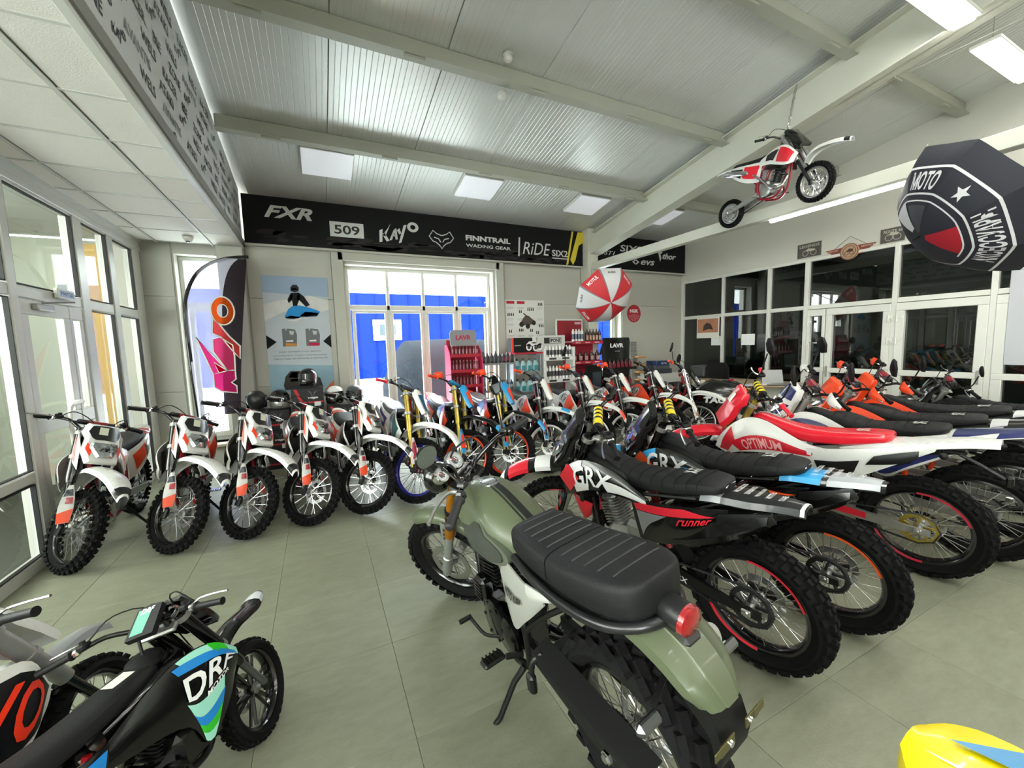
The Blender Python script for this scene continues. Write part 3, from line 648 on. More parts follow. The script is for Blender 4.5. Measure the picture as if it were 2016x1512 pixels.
# rafter, tie beam, columns
g = G()
def ibeam(x0, x1, yA, yB, zb, zt, ft=.015, web=.02):
    xm = (x0+x1)/2
    for (a, b, lo, hi) in ((x0, x1, 0, ft), (xm-web/2, xm+web/2, 0, None), (x0, x1, None, 0)):
        def zz(y, w): return zb(y) if w else zt(y)
        if hi is None: f = lambda y: (zb(y), zt(y))
        elif lo is None: f = lambda y: (zt(y)-ft, zt(y))
        else: f = lambda y: (zb(y), zb(y)+ft)
        vs = []
        for y in (yA, yB):
            z1, z2 = f(y); vs += [(a, y, z1), (b, y, z1), (b, y, z2), (a, y, z2)]
        g.add(vs, [(0, 3, 2, 1), (4, 5, 6, 7), (0, 1, 5, 4), (1, 2, 6, 5), (2, 3, 7, 6), (3, 0, 4, 7)])
ibeam(4.98, 5.2, 6.84, -4.5, lambda y: 3.30+.165*(6.78-y), lambda y: cz(y)-.08)
box(g, (5.09, 1.2, 3.5+.5), (.012, 11, .001))
struct('trim_7', g, BEAM)
g = G(); box(g, (5.07, 1.2, 3.10), (.12, 11.3, .14), bv=.006); struct('trim_8', g, BEAM)
g = G(); box(g, (5.03, 6.74, 1.9), (.24, .26, 3.84), bv=.006); struct('trim_9', g, BEAM)
g = G(); box(g, (-.99, 6.78, 1.52), (.30, .16, 3.04), bv=.006); struct('trim_10', g, WALL)
g = G(); box(g, (.36, 6.82, 1.55), (.16, .06, 3.1), bv=.004); box(g, (3.08, 6.82, 1.55), (.15, .06, 3.1), bv=.004); box(g, (1.72, 6.82, 3.02), (2.7, .06, .12), bv=.004); struct('trim_11', g, WALL)
# ---------------------------------------------------------------- back wall, in clad panels round three openings
g = G(); WT = .34
ops = [(-1.64, -1.12, .33, 2.93), (.47, 2.97, .05, 2.92), (5.28, 5.96, .85, 2.92)]
xs = [-2.4]+[v for o_ in ops for v in o_[:2]]+[8.2]
for i in range(0, len(xs), 2): box(g, ((xs[i]+xs[i+1])/2, 6.88+WT/2, 2.0), (xs[i+1]-xs[i], WT, 4.2))
for a, b, z0, z1 in ops:
    box(g, ((a+b)/2, 6.88+WT/2, (z1+4.1)/2), (b-a, WT, 4.1-z1)); box(g, ((a+b)/2, 6.88+WT/2, (z0-.1)/2), (b-a, WT, z0+.1))
WB = struct('wall_back', g, WALL2)
for a, b in ((-.83, .28), (3.16, 4.9), (5.98, 7.76), (-2, -1.66), (5.16, 5.26)):
    z = .06
    for h in (1.02, 1.28, 1.3):
        g = G(); box(g, ((a+b)/2, 6.87, z+h/2), (b-a-.008, .025, h-.012), bv=.003)
        for q in range(int(h/.13)): box(g, ((a+b)/2, 6.857, z+.06+q*.13), (b-a-.06, .004, .006))
        ob('wall_panel', g, WALL, WB); z += h
for nm, x0, x1 in (('a', 0, 0),): pass
g = G(); box(g, (3.5, 6.85, .05), (8.6, .03, .1), bv=.004); struct('baseboard_back', g, mat('grey_skirting', '9a9b95', .5))
def win(name, x0, x1, z0, z1, cols, transom, leaf=True, y=7.08, doors=False):
    g = G(); t = .055; fw = .06
    def bar(a, b, c, d, yy=y, th=fw): box(g, ((a+b)/2, yy, (c+d)/2), (b-a, th, d-c), bv=.006)
    bar(x0, x1, z1-t, z1); bar(x0, x1, z0, z0+t); bar(x0, x0+t, z0+t, z1-t); bar(x1-t, x1, z0+t, z1-t)
    bar(x0+t, x1-t, transom-.04, transom+.04)
    wo = struct(name, g, FRAME); W_ = (x1-x0-2*t)/cols; wo['kind'] = 'structure'
    for i in range(cols):
        a, b = x0+t+W_*i, x0+t+W_*(i+1)
        g = G()
        if i: box(g, (a, y, (z0+z1)/2), (.05, fw, z1-z0-2*t), bv=.004); ob('mullion', g, FRAME, wo)
        g = G(); k = .05
        for (p, q, r, s) in ((a+.02, b-.02, transom-.04-k, transom-.045), (a+.02, b-.02, z0+t, z0+t+k*1.6), (a+.02, a+.02+k, z0+t+k*1.6, transom-.04-k), (b-.02-k, b-.02, z0+t+k*1.6, transom-.04-k)): box(g, ((p+q)/2, y-.025, (r+s)/2), (q-p, .05, s-r), bv=.005)
        sa = ob('sash', g, FRAME, wo)
        if i % 2: g = G(); box(g, (a+.045, y-.06, 1.05), (.022, .03, .14), bv=.005); box(g, (a+.06, y-.085, 1.09), (.10, .015, .02), bv=.004); ob('handle', g, 'alu', sa)
        g = G(); box(g, ((a+b)/2, y, (z0+transom)/2), (b-a-.05, .006, transom-z0-.1)); ob('pane', g, GL, wo)
        g = G(); box(g, ((a+b)/2, y, (z1+transom)/2), (b-a-.01, .006, z1-transom-.1)); ob('pane', g, GL, wo)
    return wo
win('window_1', -1.64, -1.12, .33, 2.93, 1, 2.27); win('window_2', .47, 2.97, .05, 2.92, 4, 2.27); win('window_3', 5.28, 5.96, .85, 2.92, 1, 2.3)
g = G(); box(g, (-1.38, 6.90, .31), (.66, .36, .04), bv=.008); struct('trim_12', g, mat('warm_sill', 'cfc3ab', .5))
# ---------------------------------------------------------------- fascia boards along the back wall
BAN = mat('black_banner_print', '111213', .65, var=.25, vs=2.2, spec=.2)
def banner(x0, x1, label):
    g = G(); box(g, ((x0+x1)/2, 6.80, 3.445), (x1-x0, .05, .67), bv=.004); b = ob('banner_board', g, BAN); tag(b, label, 'banner')
    g = G(); box(g, ((x0+x1)/2, 6.78, 3.095), (x1-x0, .08, .03), bv=.004); ob('edge_strip', g, WALL, b); return b
SV = mat('silver_print', 'c9cac8', .45)
ba = banner(-.81, 4.9, 'long black fascia board over the big window with white brand lettering'); bb = banner(5.17, 7.76, 'shorter black fascia board in the right corner behind the beams')
yF = 6.772; UX, UZ = (1, 0, 0), (0, 0, 1)
def ban(t, x, z, h, w=None, shear=0, bold=.02, name='lettering', par=ba, c=SV): g = G(); flat_text(g, t, (x, yF, z), UX, UZ, h, w, 0, shear, bold); return ob(name, g, c, par)
# ragged brush marks low on the boards
rnd = random.Random(3)
g = G()
for i in range(60):
    x = -.7+rnd.random()*5.4; z = 3.13+rnd.random()*.14; L_ = .1+rnd.random()*.3; h = .02+rnd.random()*.05
    flat_poly(g, [(0, 0), (L_*.7, -h*.2), (L_, h*.6), (L_*.5, h), (L_*.1, h*.7)], (x, yF+.0015, z), UX, UZ)
ob('brush_print', g, mat('grey_brush_print', '2b2827', .65, spec=.2), ba, kind='stuff')
ban('FXR', -.55, 3.49, .17, .62, .35, .035)
g = G(); flat_poly(g, [(0, 0), (.48, 0), (.48, .22), (0, .22)], (.29, yF, 3.30), UX, UZ); ob('white_plate', g, SV, ba)
g = G(); flat_text(g, '509', (.35, yF-.002, 3.34), UX, UZ, .135, .36, 0, 0, .02); ob('lettering', g, '151515', ba)
def kayo_logo(o, ux, uy, s, mk):
    """KAYO wordmark: big leaning letters of growing height, s = overall height"""
    g = G(); P = lambda pts: flat_poly(g, [(x*s, y*s) for x, y in pts], o, ux, uy)
    P([(0, 0), (.13, .03), (.17, .62), (.02, .55)]); P([(.15, .34), (.28, .28), (.56, .92), (.40, .66)]); P([(.13, .40), (.25, .45), (.47, .10), (.33, .05)])
    P([(.46, .12), (.58, .14), (.80, .72), (.68, .62)]); P([(.70, .66), (.82, .72), (.86, .20), (.76, .18)]); P([(.56, .30), (.80, .34), (.80, .42), (.60, .38)])
    P([(.84, .62), (.97, .74), (1.04, .50), (.95, .44)]); P([(.90, .02), (1.03, .06), (1.32, .92), (1.18, .90)])
    c = (1.62, .84); n = 20
    for i in range(n):
        a, b = 2*math.pi*i/n, 2*math.pi*(i+1)/n
        P([(c[0]+.28*math.cos(a), c[1]+.24*math.sin(a)), (c[0]+.28*math.cos(b), c[1]+.24*math.sin(b)), (c[0]+.13*math.cos(b), c[1]+.11*math.sin(b)), (c[0]+.13*math.cos(a), c[1]+.11*math.sin(a))])
    return g
ob('lettering', kayo_logo((1.0, yF, 3.27), UX, UZ, .33, 0), SV, ba)
# fox head outline
g = G(); fx = [(.0, .62), (.16, 1), (.30, .82), (.5, .72), (.70, .82), (.84, 1), (1.0, .62), (.86, .34), (.74, .28), (.60, .12), (.5, -.1), (.40, .12), (.26, .28), (.14, .34)]
tube(g, [(1.80+.42*x, yF, 3.27+.26*y) for x, y in fx], .010, 4, closed=True, flat=1)
tube(g, [(1.80+.42*x, yF, 3.27+.26*y) for x, y in [(.2, .58), (.38, .5), (.46, .3)]], .010, 4); tube(g, [(1.80+.42*x, yF, 3.27+.26*y) for x, y in [(.8, .58), (.62, .5), (.54, .3)]], .010, 4)
ob('emblem', g, SV, ba)
ban('FINNTRAIL', 2.44, 3.42, .09, .86, 0, .04); ban('WADING GEAR', 2.44, 3.31, .055, .86)
g = G(); flat_poly(g, [(0, 0), (.03, 0), (.05, .34), (.02, .34)], (3.45, yF, 3.22), UX, UZ); flat_text(g, 'RiDE', (3.55, yF, 3.27), UX, UZ, .22, .60, 0, .25, .0); ob('lettering', g, SV, ba)
ban('SIX2', 4.18, 3.27, .12, .36, 0, .02); g = G(); flat_poly(g, [(0, 0), (.36, 0), (.36, .018), (0, .018)], (4.18, yF, 3.225), UX, UZ); ob('underline', g, SV, ba)
YE = mat('yellow_print', 'd3c033', .5); g = G(); flat_poly(g, [(0, 0), (.05, .03), (.18, .66), (.14, .66)], (4.50, yF, 3.11), UX, UZ); flat_poly(g, [(0, .12), (.06, .02), (.12, .12), (.20, .40), (.30, .46), (.33, .66), (.18, .66)], (4.60, yF, 3.11), UX, UZ); ob('yellow_slash', g, YE, ba)
ban('JUST1', 5.22, 3.36, .11, .5, .35, .02, par=bb); ban('SIXS', 5.85, 3.48, .14, .6, .1, .02, par=bb); ban('evs', 6.42, 3.24, .10, .40, .3, .02, par=bb)
g = G(); [flat_poly(g, q, (6.18, yF, 3.24), UX, UZ) for q in ([(0, .05), (.09, .11), (.09, .08), (.05, .05)], [(0, .05), (.05, .05), (.09, .02), (.09, -.01)], [(.10, .11), (.20, .05), (.15, .05), (.10, .08)], [(.10, -.01), (.10, .02), (.15, .05), (.20, .05)])]; ob('emblem', g, SV, bb)
ban('thor', 7.05, 3.40, .13, .42, .35, .04, par=bb); g = G(); flat_poly(g, [(0, .28), (.05, .10), (.08, 0), (.12, .08), (.09, .16), (.15, .20), (.10, .24), (.14, .30), (.06, .32)], (6.90, yF, 3.34), UX, UZ); ob('emblem', g, SV, bb)
# ---------------------------------------------------------------- lowered tile ceiling on the left with printed fascia
g = G(); box(g, (-1.42, 1.2, 3.12), (1.2, 11.4, .08)); C2 = struct('ceiling_left', g, mat('ceiling_grid_backing', '8a8b86', .8)); C2.name = 'ceiling.001'
TL = mat('mineral_ceiling_tile', 'e6e3dc', .85, var=.04, vs=60, bump=.2, bs=120)
for (a, b) in ((-2.0, -1.80), (-1.78, -1.20), (-1.18, -.86)):
    me_ = mesh('ceiling_tile', box(G(), (0, 0, 0), (b-a-.015, .582, .018), bv=.003), TL)
    for j in range(19):
        y = 2.56-.6*9+.3+.6*j
        if y > 6.75: continue
        o = ob('ceiling_tile', me_, None, C2); o.location = ((a+b)/2, y, 3.068)
g = G()
for x in (-1.79, -1.19): box(g, (x, 1.2, 3.056), (.024, 11.3, .008))
for j in range(19): box(g, (-1.42, 2.56-.6*9+.6*j, 3.0565), (1.16, .022, .006))
ob('grid_rail', g, mat('grid_rail_white', 'c9cac4', .5), C2)
FAS = mat('grey_printed_board', 'c6c8c9', .5, var=.04); g = G(); vs = []
for x in (-.86, -.835):
    for y in (6.80, -4.4): vs += [(x, y, 3.045), (x, y, cz(y)+.03)]
g.add(vs, [(0, 1, 3, 2), (4, 6, 7, 5), (0, 4, 5, 1), (2, 3, 7, 6), (0, 2, 6, 4), (1, 5, 7, 3)]); fa = tag(ob('printed_fascia_board', g, FAS), 'grey fascia board dropping from the ceiling printed with rows of dark brand names', 'fascia')
g = G(); box(g, (-.85, 1.2, 3.045), (.05, 11.2, .02), bv=.004); ob('edge_strip', g, FRAME, fa)
DK = mat('dark_grey_print', '3a3c3e', .5); LG = mat('mid_grey_print', '7c7e80', .5); words = ['AVANTIS', 'ATAKI', 'KAYO', 'WELS', 'RACER', 'BSE', 'ZONE', 'KAYO', 'WELS']
g1, g2 = G(), G(); rnd = random.Random(5)
for r in range(10):
    y = .8+(.17*r) % .5; k = r*2
    while y < 6.6:
        w = words[k % len(words)]; z = 3.11+.135*r
        if z+.10 < cz(y+.4):
            gg = g2 if w == 'AVANTIS' else g1
            if w == 'KAYO': gg.add(*(lambda q: (q.v, q.f))(kayo_logo((-.832, y, z), (0, 1, 0), UZ, .10, 0)))
            else: flat_text(gg, w, (-.832, y, z), (0, 1, 0), UZ, .075, None, 0, .12, .02)
        y += .062*len(w)+.13; k += 1
ob('lettering', g1, DK, fa); ob('lettering', g2, LG, fa)
g = G()
for i in range(14): lathe(g, [(.001, .008), (.009, .006), (.009, 0)], 8, ax='x', c=(-.835, -1+i*.56, 3.085))
ob('screw', g, 'steel', fa)
g = G(); lathe(g, [(.055, 0), (.055, -.02), (.045, -.035), (.03, -.06), (.001, -.07)], 20, ax='z', c=(-1.36, 6.40, 3.05)); dc = tag(ob('dome_camera', g, FRAME), 'small white dome camera on the tile ceiling near the back corner', 'camera')
g = G(); lathe(g, [(.022, 0), (.018, -.014), (.001, -.018)], 16, ax='z', c=(-1.36, 6.37, 2.99)); ob('lens', g, 'gblk', dc)
# ---------------------------------------------------------------- left glazed front
X0 = -2.0
g = G(); box(g, (X0-.05, 1.2, 3.0), (.14, 11.4, .12), bv=.005); box(g, (X0-.02, 1.2, 2.95), (.1, 11.4, .06), bv=.005); box(g, (X0-.05, 1.2, 3.3), (.2, 11.4, .5)); WL = struct('wall_left', g, FRAMEG)
def lbar(y0, y1, z0, z1, par, nm='frame_bar', x=X0-.03, th=.08, m=FRAMEG): g = G(); box(g, (x, (y0+y1)/2, (z0+z1)/2), (th, y1-y0, z1-z0), bv=.006); return ob(nm, g, m, par)
posts = [(4.25, 4.34), (5.27, 5.42), (5.95, 6.08), (6.62, 6.84), (3.05, 3.15), (1.9, 2.0), (.7, .8), (-.5, -.4), (-2, -1.9)]
for a, b in posts: lbar(a, b, 0, 2.94, WL, 'post', th=.10)
ps = sorted(posts); wn = 4
for (a0, a1), (b0, b1) in zip(ps, ps[1:]):
    lo, hi = a1, b0; dr = abs(lo-4.34) < .01
    w = lbar(lo, hi, 2.06, 2.15, None, 'door_1' if dr else 'window_%d' % wn); w['kind'] = 'structure'
    if not dr: wn += 1
    def pane(y0, y1, z0, z1, par, gl=GLV):
        g = G(); box(g, (X0-.035, (y0+y1)/2, (z0+z1)/2), (.008, y1-y0, z1-z0)); ob('pane', g, gl, par)
        g = G(); t = .008
        for (p, q, r, s) in ((y0, y1, z0, z0+t), (y0, y1, z1-t, z1), (y0, y0+t, z0, z1), (y1-t, y1, z0, z1)): box(g, (X0-.005, (p+q)/2, (r+s)/2), (.03, q-p, s-r))
        ob('gasket', g, GASK, par)
    pane(lo+.01, hi-.01, 2.16, 2.90, w); lbar(lo, hi, 2.90, 2.94, w, 'rail')
    if dr:
        for (p, q, nm) in ((4.36, 5.02, 'door_leaf'), (5.03, 5.25, 'narrow_leaf')):
            g = G(); sx = .085 if q-p > .4 else .05
            for (a, b, c, d_) in ((p, q, 0.02, .16), (p, q, 1.0, 1.12), (p, q, 1.94, 2.05), (p, p+sx, .16, 1.0), (q-sx, q, .16, 1.0), (p, p+sx, 1.12, 1.94), (q-sx, q, 1.12, 1.94)): box(g, (X0-.02, (a+b)/2, (c+d_)/2), (.06, b-a, d_-c), bv=.006)
            lf = ob(nm, g, FRAMEG, w)
            g = G(); box(g, (X0-.02, (p+q)/2, .58), (.008, q-p-2*sx, .84)); box(g, (X0-.02, (p+q)/2, 1.53), (.008, q-p-2*sx, .82)); ob('pane', g, GLV, w)
            if q-p > .4:
                g = G(); tube(g, [(X0+.01, 4.92, 1.20), (X0+.07, 4.90, 1.20), (X0+.08, 4.72, 1.19), (X0+.08, 4.66, 1.12), (X0+.08, 4.66, .80), (X0+.07, 4.74, .72), (X0+.01, 4.92, .72)], .016, 8, sm=4); ob('pull_handle', g, mat('white_handle', 'e2e2da', .3), lf)
                g = G(); box(g, (X0+.03, 4.60, 2.0), (.05, .22, .05), bv=.008); tube(g, [(X0+.03, 4.6, 2.04), (X0+.16, 4.75, 2.06), (X0+.02, 4.95, 2.08)], .008, 6); ob('door_closer', g, 'alu', lf)
    else:
        lbar(lo, hi, .0, .09, w, 'rail'); lbar(lo, hi, .66, .74, w, 'rail') if hi < 4.4 else None
        if hi < 4.4: pane(lo+.01, hi-.01, .10, .65, w); pane(lo+.01, hi-.01, .75, 2.05, w)
        else: pane(lo+.01, hi-.01, .10, 2.05, w)
g = G(); box(g, (X0+.035, 4.93, 2.145), (.03, .27, .085), bv=.006); es = tag(ob('exit_sign', g, FRAME), 'small blue and white exit sign above the glass door', 'sign')
g = G(); flat_poly(g, [(0, 0), (.235, 0), (.235, .058), (0, .058)], (X0+.0515, 4.813, 2.116), (0, 1, 0), UZ); ob('sign_face', g, mat('blue_grey_print', '8fa3c0', .4), es)
g = G(); flat_text(g, 'ВЫХОД', (X0+.0525, 4.835, 2.126), (0, 1, 0), UZ, .036, .19, 0, 0, .04); ob('lettering', g, mat('navy_print', '1b2f66', .4), es)
# ---------------------------------------------------------------- right partition with dark office behind
X1 = 7.78
g = G(); vs = []
for x in (X1, X1+.12):
    for y in (6.86, -4.4): vs += [(x, y, 2.93), (x, y, cz(y)+.05)]
g.add(vs, [(0, 2, 3, 1), (4, 5, 7, 6), (0, 1, 5, 4), (2, 6, 7, 3), (0, 4, 6, 2), (1, 3, 7, 5)]); box(g, (X1+.06, -1.6, 1.47), (.12, 5.6, 2.94)); WR = struct('wall_right', g, WALL2)
def rbar(y0, y1, z0, z1, par, nm='frame_bar', x=X1+.02, th=.08): g = G(); box(g, (x, (y0+y1)/2, (z0+z1)/2), (th, y1-y0, z1-z0), bv=.005); return ob(nm, g, FRAME, par)
def rpane(y0, y1, z0, z1, par): g = G(); box(g, (X1+.03, (y0+y1)/2, (z0+z1)/2), (.008, y1-y0, z1-z0)); ob('pane', g, GLD, par)
rp = [(6.80, 6.86), (5.77, 5.82), (4.80, 4.86), (4.14, 4.21), (2.94, 3.0), (1.96, 2.02), (1.16, 1.22)]
for a, b in rp: rbar(a, b, 0, 2.93, WR, 'post', th=.10)
wn = 14; r2 = sorted(rp)
for i, ((a0, a1), (b0, b1)) in enumerate(zip(r2, r2[1:])):
    lo, hi = a1, b0; isd = hi in (4.14, 2.94, 1.96)
    w = rbar(lo, hi, 2.06, 2.13, None, ('door_%d' % {4.14: 2, 2.94: 3, 1.96: 4}[hi]) if isd else 'window_%d' % wn); w['kind'] = 'structure'
    if not isd: wn += 1
    rpane(lo, hi, 2.13, 2.88, w); rbar(lo, hi, 2.88, 2.93, w, 'rail')
    if not isd: rbar(lo, hi, 0, .08, w, 'rail'); rpane(lo, hi, .08, 2.06, w); rbar(lo, hi, .98, 1.02, w, 'rail') if False else None
    else:
        leaves = [(3.86, hi, .05), (lo, 3.85, .09)] if hi == 4.14 else [(lo, hi, .10)]
        for (p, q, sx) in leaves:
            g = G()
            for (a, b, c, d_) in ((p, q, 0.02, .2), (p, q, .98, 1.06), (p, q, 1.94, 2.05), (p, p+sx, .2, .98), (q-sx, q, .2, .98), (p, p+sx, 1.06, 1.94), (q-sx, q, 1.06, 1.94)): box(g, (X1-.005, (a+b)/2, (c+d_)/2), (.07, b-a, d_-c), bv=.006)
            lf = ob('door_leaf', g, FRAME, w); rpane(p+sx, q-sx, .2, .98, w); rpane(p+sx, q-sx, 1.06, 1.94, w)
            for hz_ in (1.83, 1.50, .4):
                hy = q-.02 if (p == 3.86 or hi == 2.94) else p+.02
                g = G(); lathe(g, [(.014, -.05), (.014, .05)], 10, ax='z', c=(X1-.05, hy, hz_)); box(g, (X1-.045, hy-.03, hz_+.02), (.015, .06, .04)); box(g, (X1-.045, hy+.03, hz_-.02), (.015, .06, .04)); ob('hinge', g, FRAME, lf)
            if sx >= .09: g = G(); box(g, (X1-.045, (p+.05) if hi != 4.14 else q-.04, 1.0), (.012, .03, .18), bv=.004); ob('lock_plate', g, 'alu', lf)
# office shell behind the glass
OW = mat('office_wall', 'a9aaa4', .8, var=.05)
g = G(); box(g, (10.6, 2.5, 1.6), (.1, 9.4, 3.4)); box(g, (9.27, 7.05, 1.6), (2.7, .1, 3.4)); box(g, (9.27, -2.2, 1.6), (2.7, .1, 3.4)); box(g, (9.27, 2.5, 3.25), (2.7, 9.4, .1)); struct('wall_office', g, OW)
g = G(); box(g, (9.3, 2.5, -.05), (2.9, 9.4, .1)); struct('floor_office', g, mat('office_floor', '5b5d56', .6)).name = 'floor.001'
# ---------------------------------------------------------------- room ends behind the camera
g = G(); box(g, (2.9, -4.55, 2.9), (10.2, .12, 5.9)); struct('wall_rear', g, WALL2)
# ---------------------------------------------------------------- outside
SN = mat('snow', 'eef2f6', .7, var=.04, vs=2, bump=.4, bs=3); g = G(); n = 26
vs = [(-22+50*i/n, 7.3+24*j/n, -.12+(.10*math.sin(i*1.7+j)+.08*math.cos(j*2.1-i*.6)+(.55 if j > 7 else .25 if j > 3 else 0))) for i in range(n+1) for j in range(n+1)]
g.add(vs, [(i*(n+1)+j, (i+1)*(n+1)+j, (i+1)*(n+1)+j+1, i*(n+1)+j+1) for i in range(n) for j in range(n)]); box(g, (-13, 0, -.12), (18, 16, .1)); sn = struct('ground', g, SN); sn['kind'] = 'structure'
BLU = mat('blue_painted_cladding', '0e2268', .9, var=.05, vs=3, spec=.02); g = G(); box(g, (3.5, 14.3, 2.0), (22, .5, 2.8)); b = tag(ob('building', g, BLU), 'blue clad building with a white upper wall across the snowy yard', 'building')
g = G(); box(g, (3.5, 14.35, 5.0), (22, .5, 3.2)); ob('upper_wall', g, mat('white_render', 'f2f3f5', .7), b)
g = G(); box(g, (2.16, 14.03, 2.2), (.92, .08, .68), bv=.01); f = ob('window', g, 'white', b); g = G(); box(g, (2.16, 13.97, 2.2), (.52, .03, .36)); ob('pane', g, mat('dim_pane', '3a444c', .2), f)
g = G(); 
for k in range(40): box(g, (-7+k*.55, 14.03, 2.0), (.015, .03, 2.78))
ob('cladding_joint', g, mat('blue_joint', '0c1f60', .9, spec=.02), b)
g = G(); rg = [sring(x, z, hw, hh, p=.75) for x, z, hw, hh in ((1.5, .45, .5, .3), (1.8, .7, .85, .75), (2.05, .85, 1.0, .92), (3.4, .88, 1.05, .93), (4.3, .85, 1.0, .9), (4.6, .5, .6, .4))]; loft(g, rg, X=Matrix.Translation((0, 10.6, 0))); tag(ob('covered_car', g, mat('grey_tarpaulin', '23262c', .95, spec=.02, var=.15, vs=3, bump=.5, bs=6)), 'vehicle under a grey cover parked outside the big window', 'car')
# vestibule and yard to the left
VG = mat('pale_render', 'b4b9aa', .7); g = G(); box(g, (-3.2, 1.2, -.06), (2.3, 11.6, .11)); struct('floor_vestibule', g, mat('vestibule_floor', '4a4d46', .6)).name = 'floor.002'
g = G(); box(g, (-3.2, 1.2, 3.12), (2.3, 11.6, .1)); struct('ceiling_vestibule', g, mat('vestibule_ceiling', 'b9bcb4', .7)).name = 'ceiling.002'
g = G()
for y in (7.0, 5.6, 4.2, 2.8, 1.4, 0, -1.4): box(g, (-4.3, y, 1.5), (.09, .09, 3.0), bv=.005)
for z in (.05, .9, 2.3, 2.98): box(g, (-4.3, 1.2, z), (.08, 11.5, .09), bv=.005)
struct('wall_vestibule', g, FRAME)
g = G(); box(g, (-4.42, 5.6, 1.55), (.1, 3.0, 3.1)); struct('wall_vestibule_blocker', g, mat('pale_render', 'b4b9aa', .7))  # solid stretch added to cut the sky light inside the vestibule
g = G(); box(g, (-4.3, 1.2, .6), (.02, 11.4, 1.1)); struct('trim_13', g, mat('added_dark_panel', '2c302b', .5))  # dark sheet added so the lower panes look dark, in place of reflections
g = G(); box(g, (-3.15, 7.05, 1.5), (2.2, .12, 3.1)); struct('wall_side', g, VG); g = G(); box(g, (-2.45, 6.97, 1.5), (.34, .03, 3.0)); struct('trim_14', g, mat('ochre_yellow_paint', 'd2ac5c', .6, var=.08))
# ---------------------------------------------------------------- lamps
LED = mat('led_tube_light', 'fffdf6', .5, emit=LAMP)
def led_light(name, label, c, s, tubes=1, up=.03, X=None):
    t = thing(name, label, 'ceiling light', X=Matrix.Translation(c) @ (X or Matrix.Identity(4)))
    g = G(); box(g, (0, 0, up), (s[0]+.04, s[1]+.03, .03), bv=.005); ob('housing', g, FRAME, t); g = G(); lx = s[0] >= s[1]
    for k in range(tubes):
        off = (k-(tubes-1)/2)*(s[1] if lx else s[0])/max(1, tubes)
        box(g, (0, off, 0) if lx else (off, 0, 0), (s[0], s[1]/tubes*.8, .035) if lx else (s[0]/tubes*.8, s[1], .035), bv=.01)
    ob('diffuser', g, LED, t); return t
led_light('led_batten', 'long LED batten fixed under the tie beam behind the hanging bike', (5.07, 2.42, 3.0), (.045, 1.5), 1)
tilt = Matrix.Rotation(-math.atan(SL), 4, 'X')
for lx_, ly, lab in ((4.42, 1.57, 'bright hanging light crossing the big beam at the top edge of the photo'), (6.08, 1.60, 'bright hanging light in the top right corner of the photo')):
    t = led_light('led_ceiling_light', lab, (lx_, ly, 4.12), (1.1, .17), 1)
    for dx in (-.4, .4): ob('hanging_wire', tube(G(), [(dx, 0, .03), (dx, 0, cz(ly)-4.12)], .003, 4), 'steel', t)
for i_, lx_ in enumerate((.2, 1.9, 3.6, 5.9, 7.1)):  # unseen lights added behind the camera as fill for the showroom
    for j_, ly in enumerate((.55, -.95, -2.5, -4.0)):
        if ly > 0 and lx_ < 1: continue
        led_light('led_ceiling_light', 'added fill light behind the viewer, %s from the left in the %s row back' % (ORD[i_], ORD[j_]), (lx_, ly, cz(ly)-.08), (1.1, .17), 1, X=tilt)['group'] = 'added fill lights behind the viewer'
for i_, ly in enumerate((.6, 3.0, 5.6)): led_light('led_ceiling_light', '%s added light brightening the glazed vestibule counted from the viewer' % ORD[i_], (-3.2, ly, 3.03), (.9, .17), 1)['group'] = 'added vestibule lights'  # lights added overhead to brighten what the left glazing shows
PAN = mat('led_panel_diffuser', 'd6d8de', .4, emit=.12)
for i, (x, y) in enumerate(((.27, 5.76), (2.31, 5.78), (4.29, 5.80), (6.0, 5.80))):
    t = thing('ceiling_panel_light', ['leftmost square ceiling panel light above the fascia board', 'middle square ceiling panel light above the fascia board', 'square ceiling panel light beside the slanting beam', 'square ceiling panel light beyond the slanting beam'][i], 'ceiling light', X=Matrix.Translation((x, y, cz(y)-.035)) @ tilt, group='square panel lights')
    g = G(); box(g, (0, 0, 0), (.6, .56, .05), bv=.004); ob('tray', g, FRAME, t); g = G(); box(g, (0, 0, -.027), (.585, .545, .006)); ob('diffuser', g, PAN, t)
for i, (x, y) in enumerate(((1.81, 3.66), (1.85, 3.90))):
    z = cz(y)-(.0 if i == 0 else .16); t = thing('smoke_detector', ['white ball smoke detector on the ceiling panel', 'white ball smoke detector under the steel purlin'][i], 'detector', (x, y, z), group='smoke detectors')
    g = G(); lathe(g, [(.05, 0), (.05, -.02), (.035, -.025), (.045, -.05), (.03, -.075), (.001, -.085)], 20, ax='z'); ob('body', g, 'white', t); g = G(); lathe(g, [(.052, -.004), (.054, -.008), (.052, -.012)], 20, ax='z'); ob('ring', g, 'alu', t)
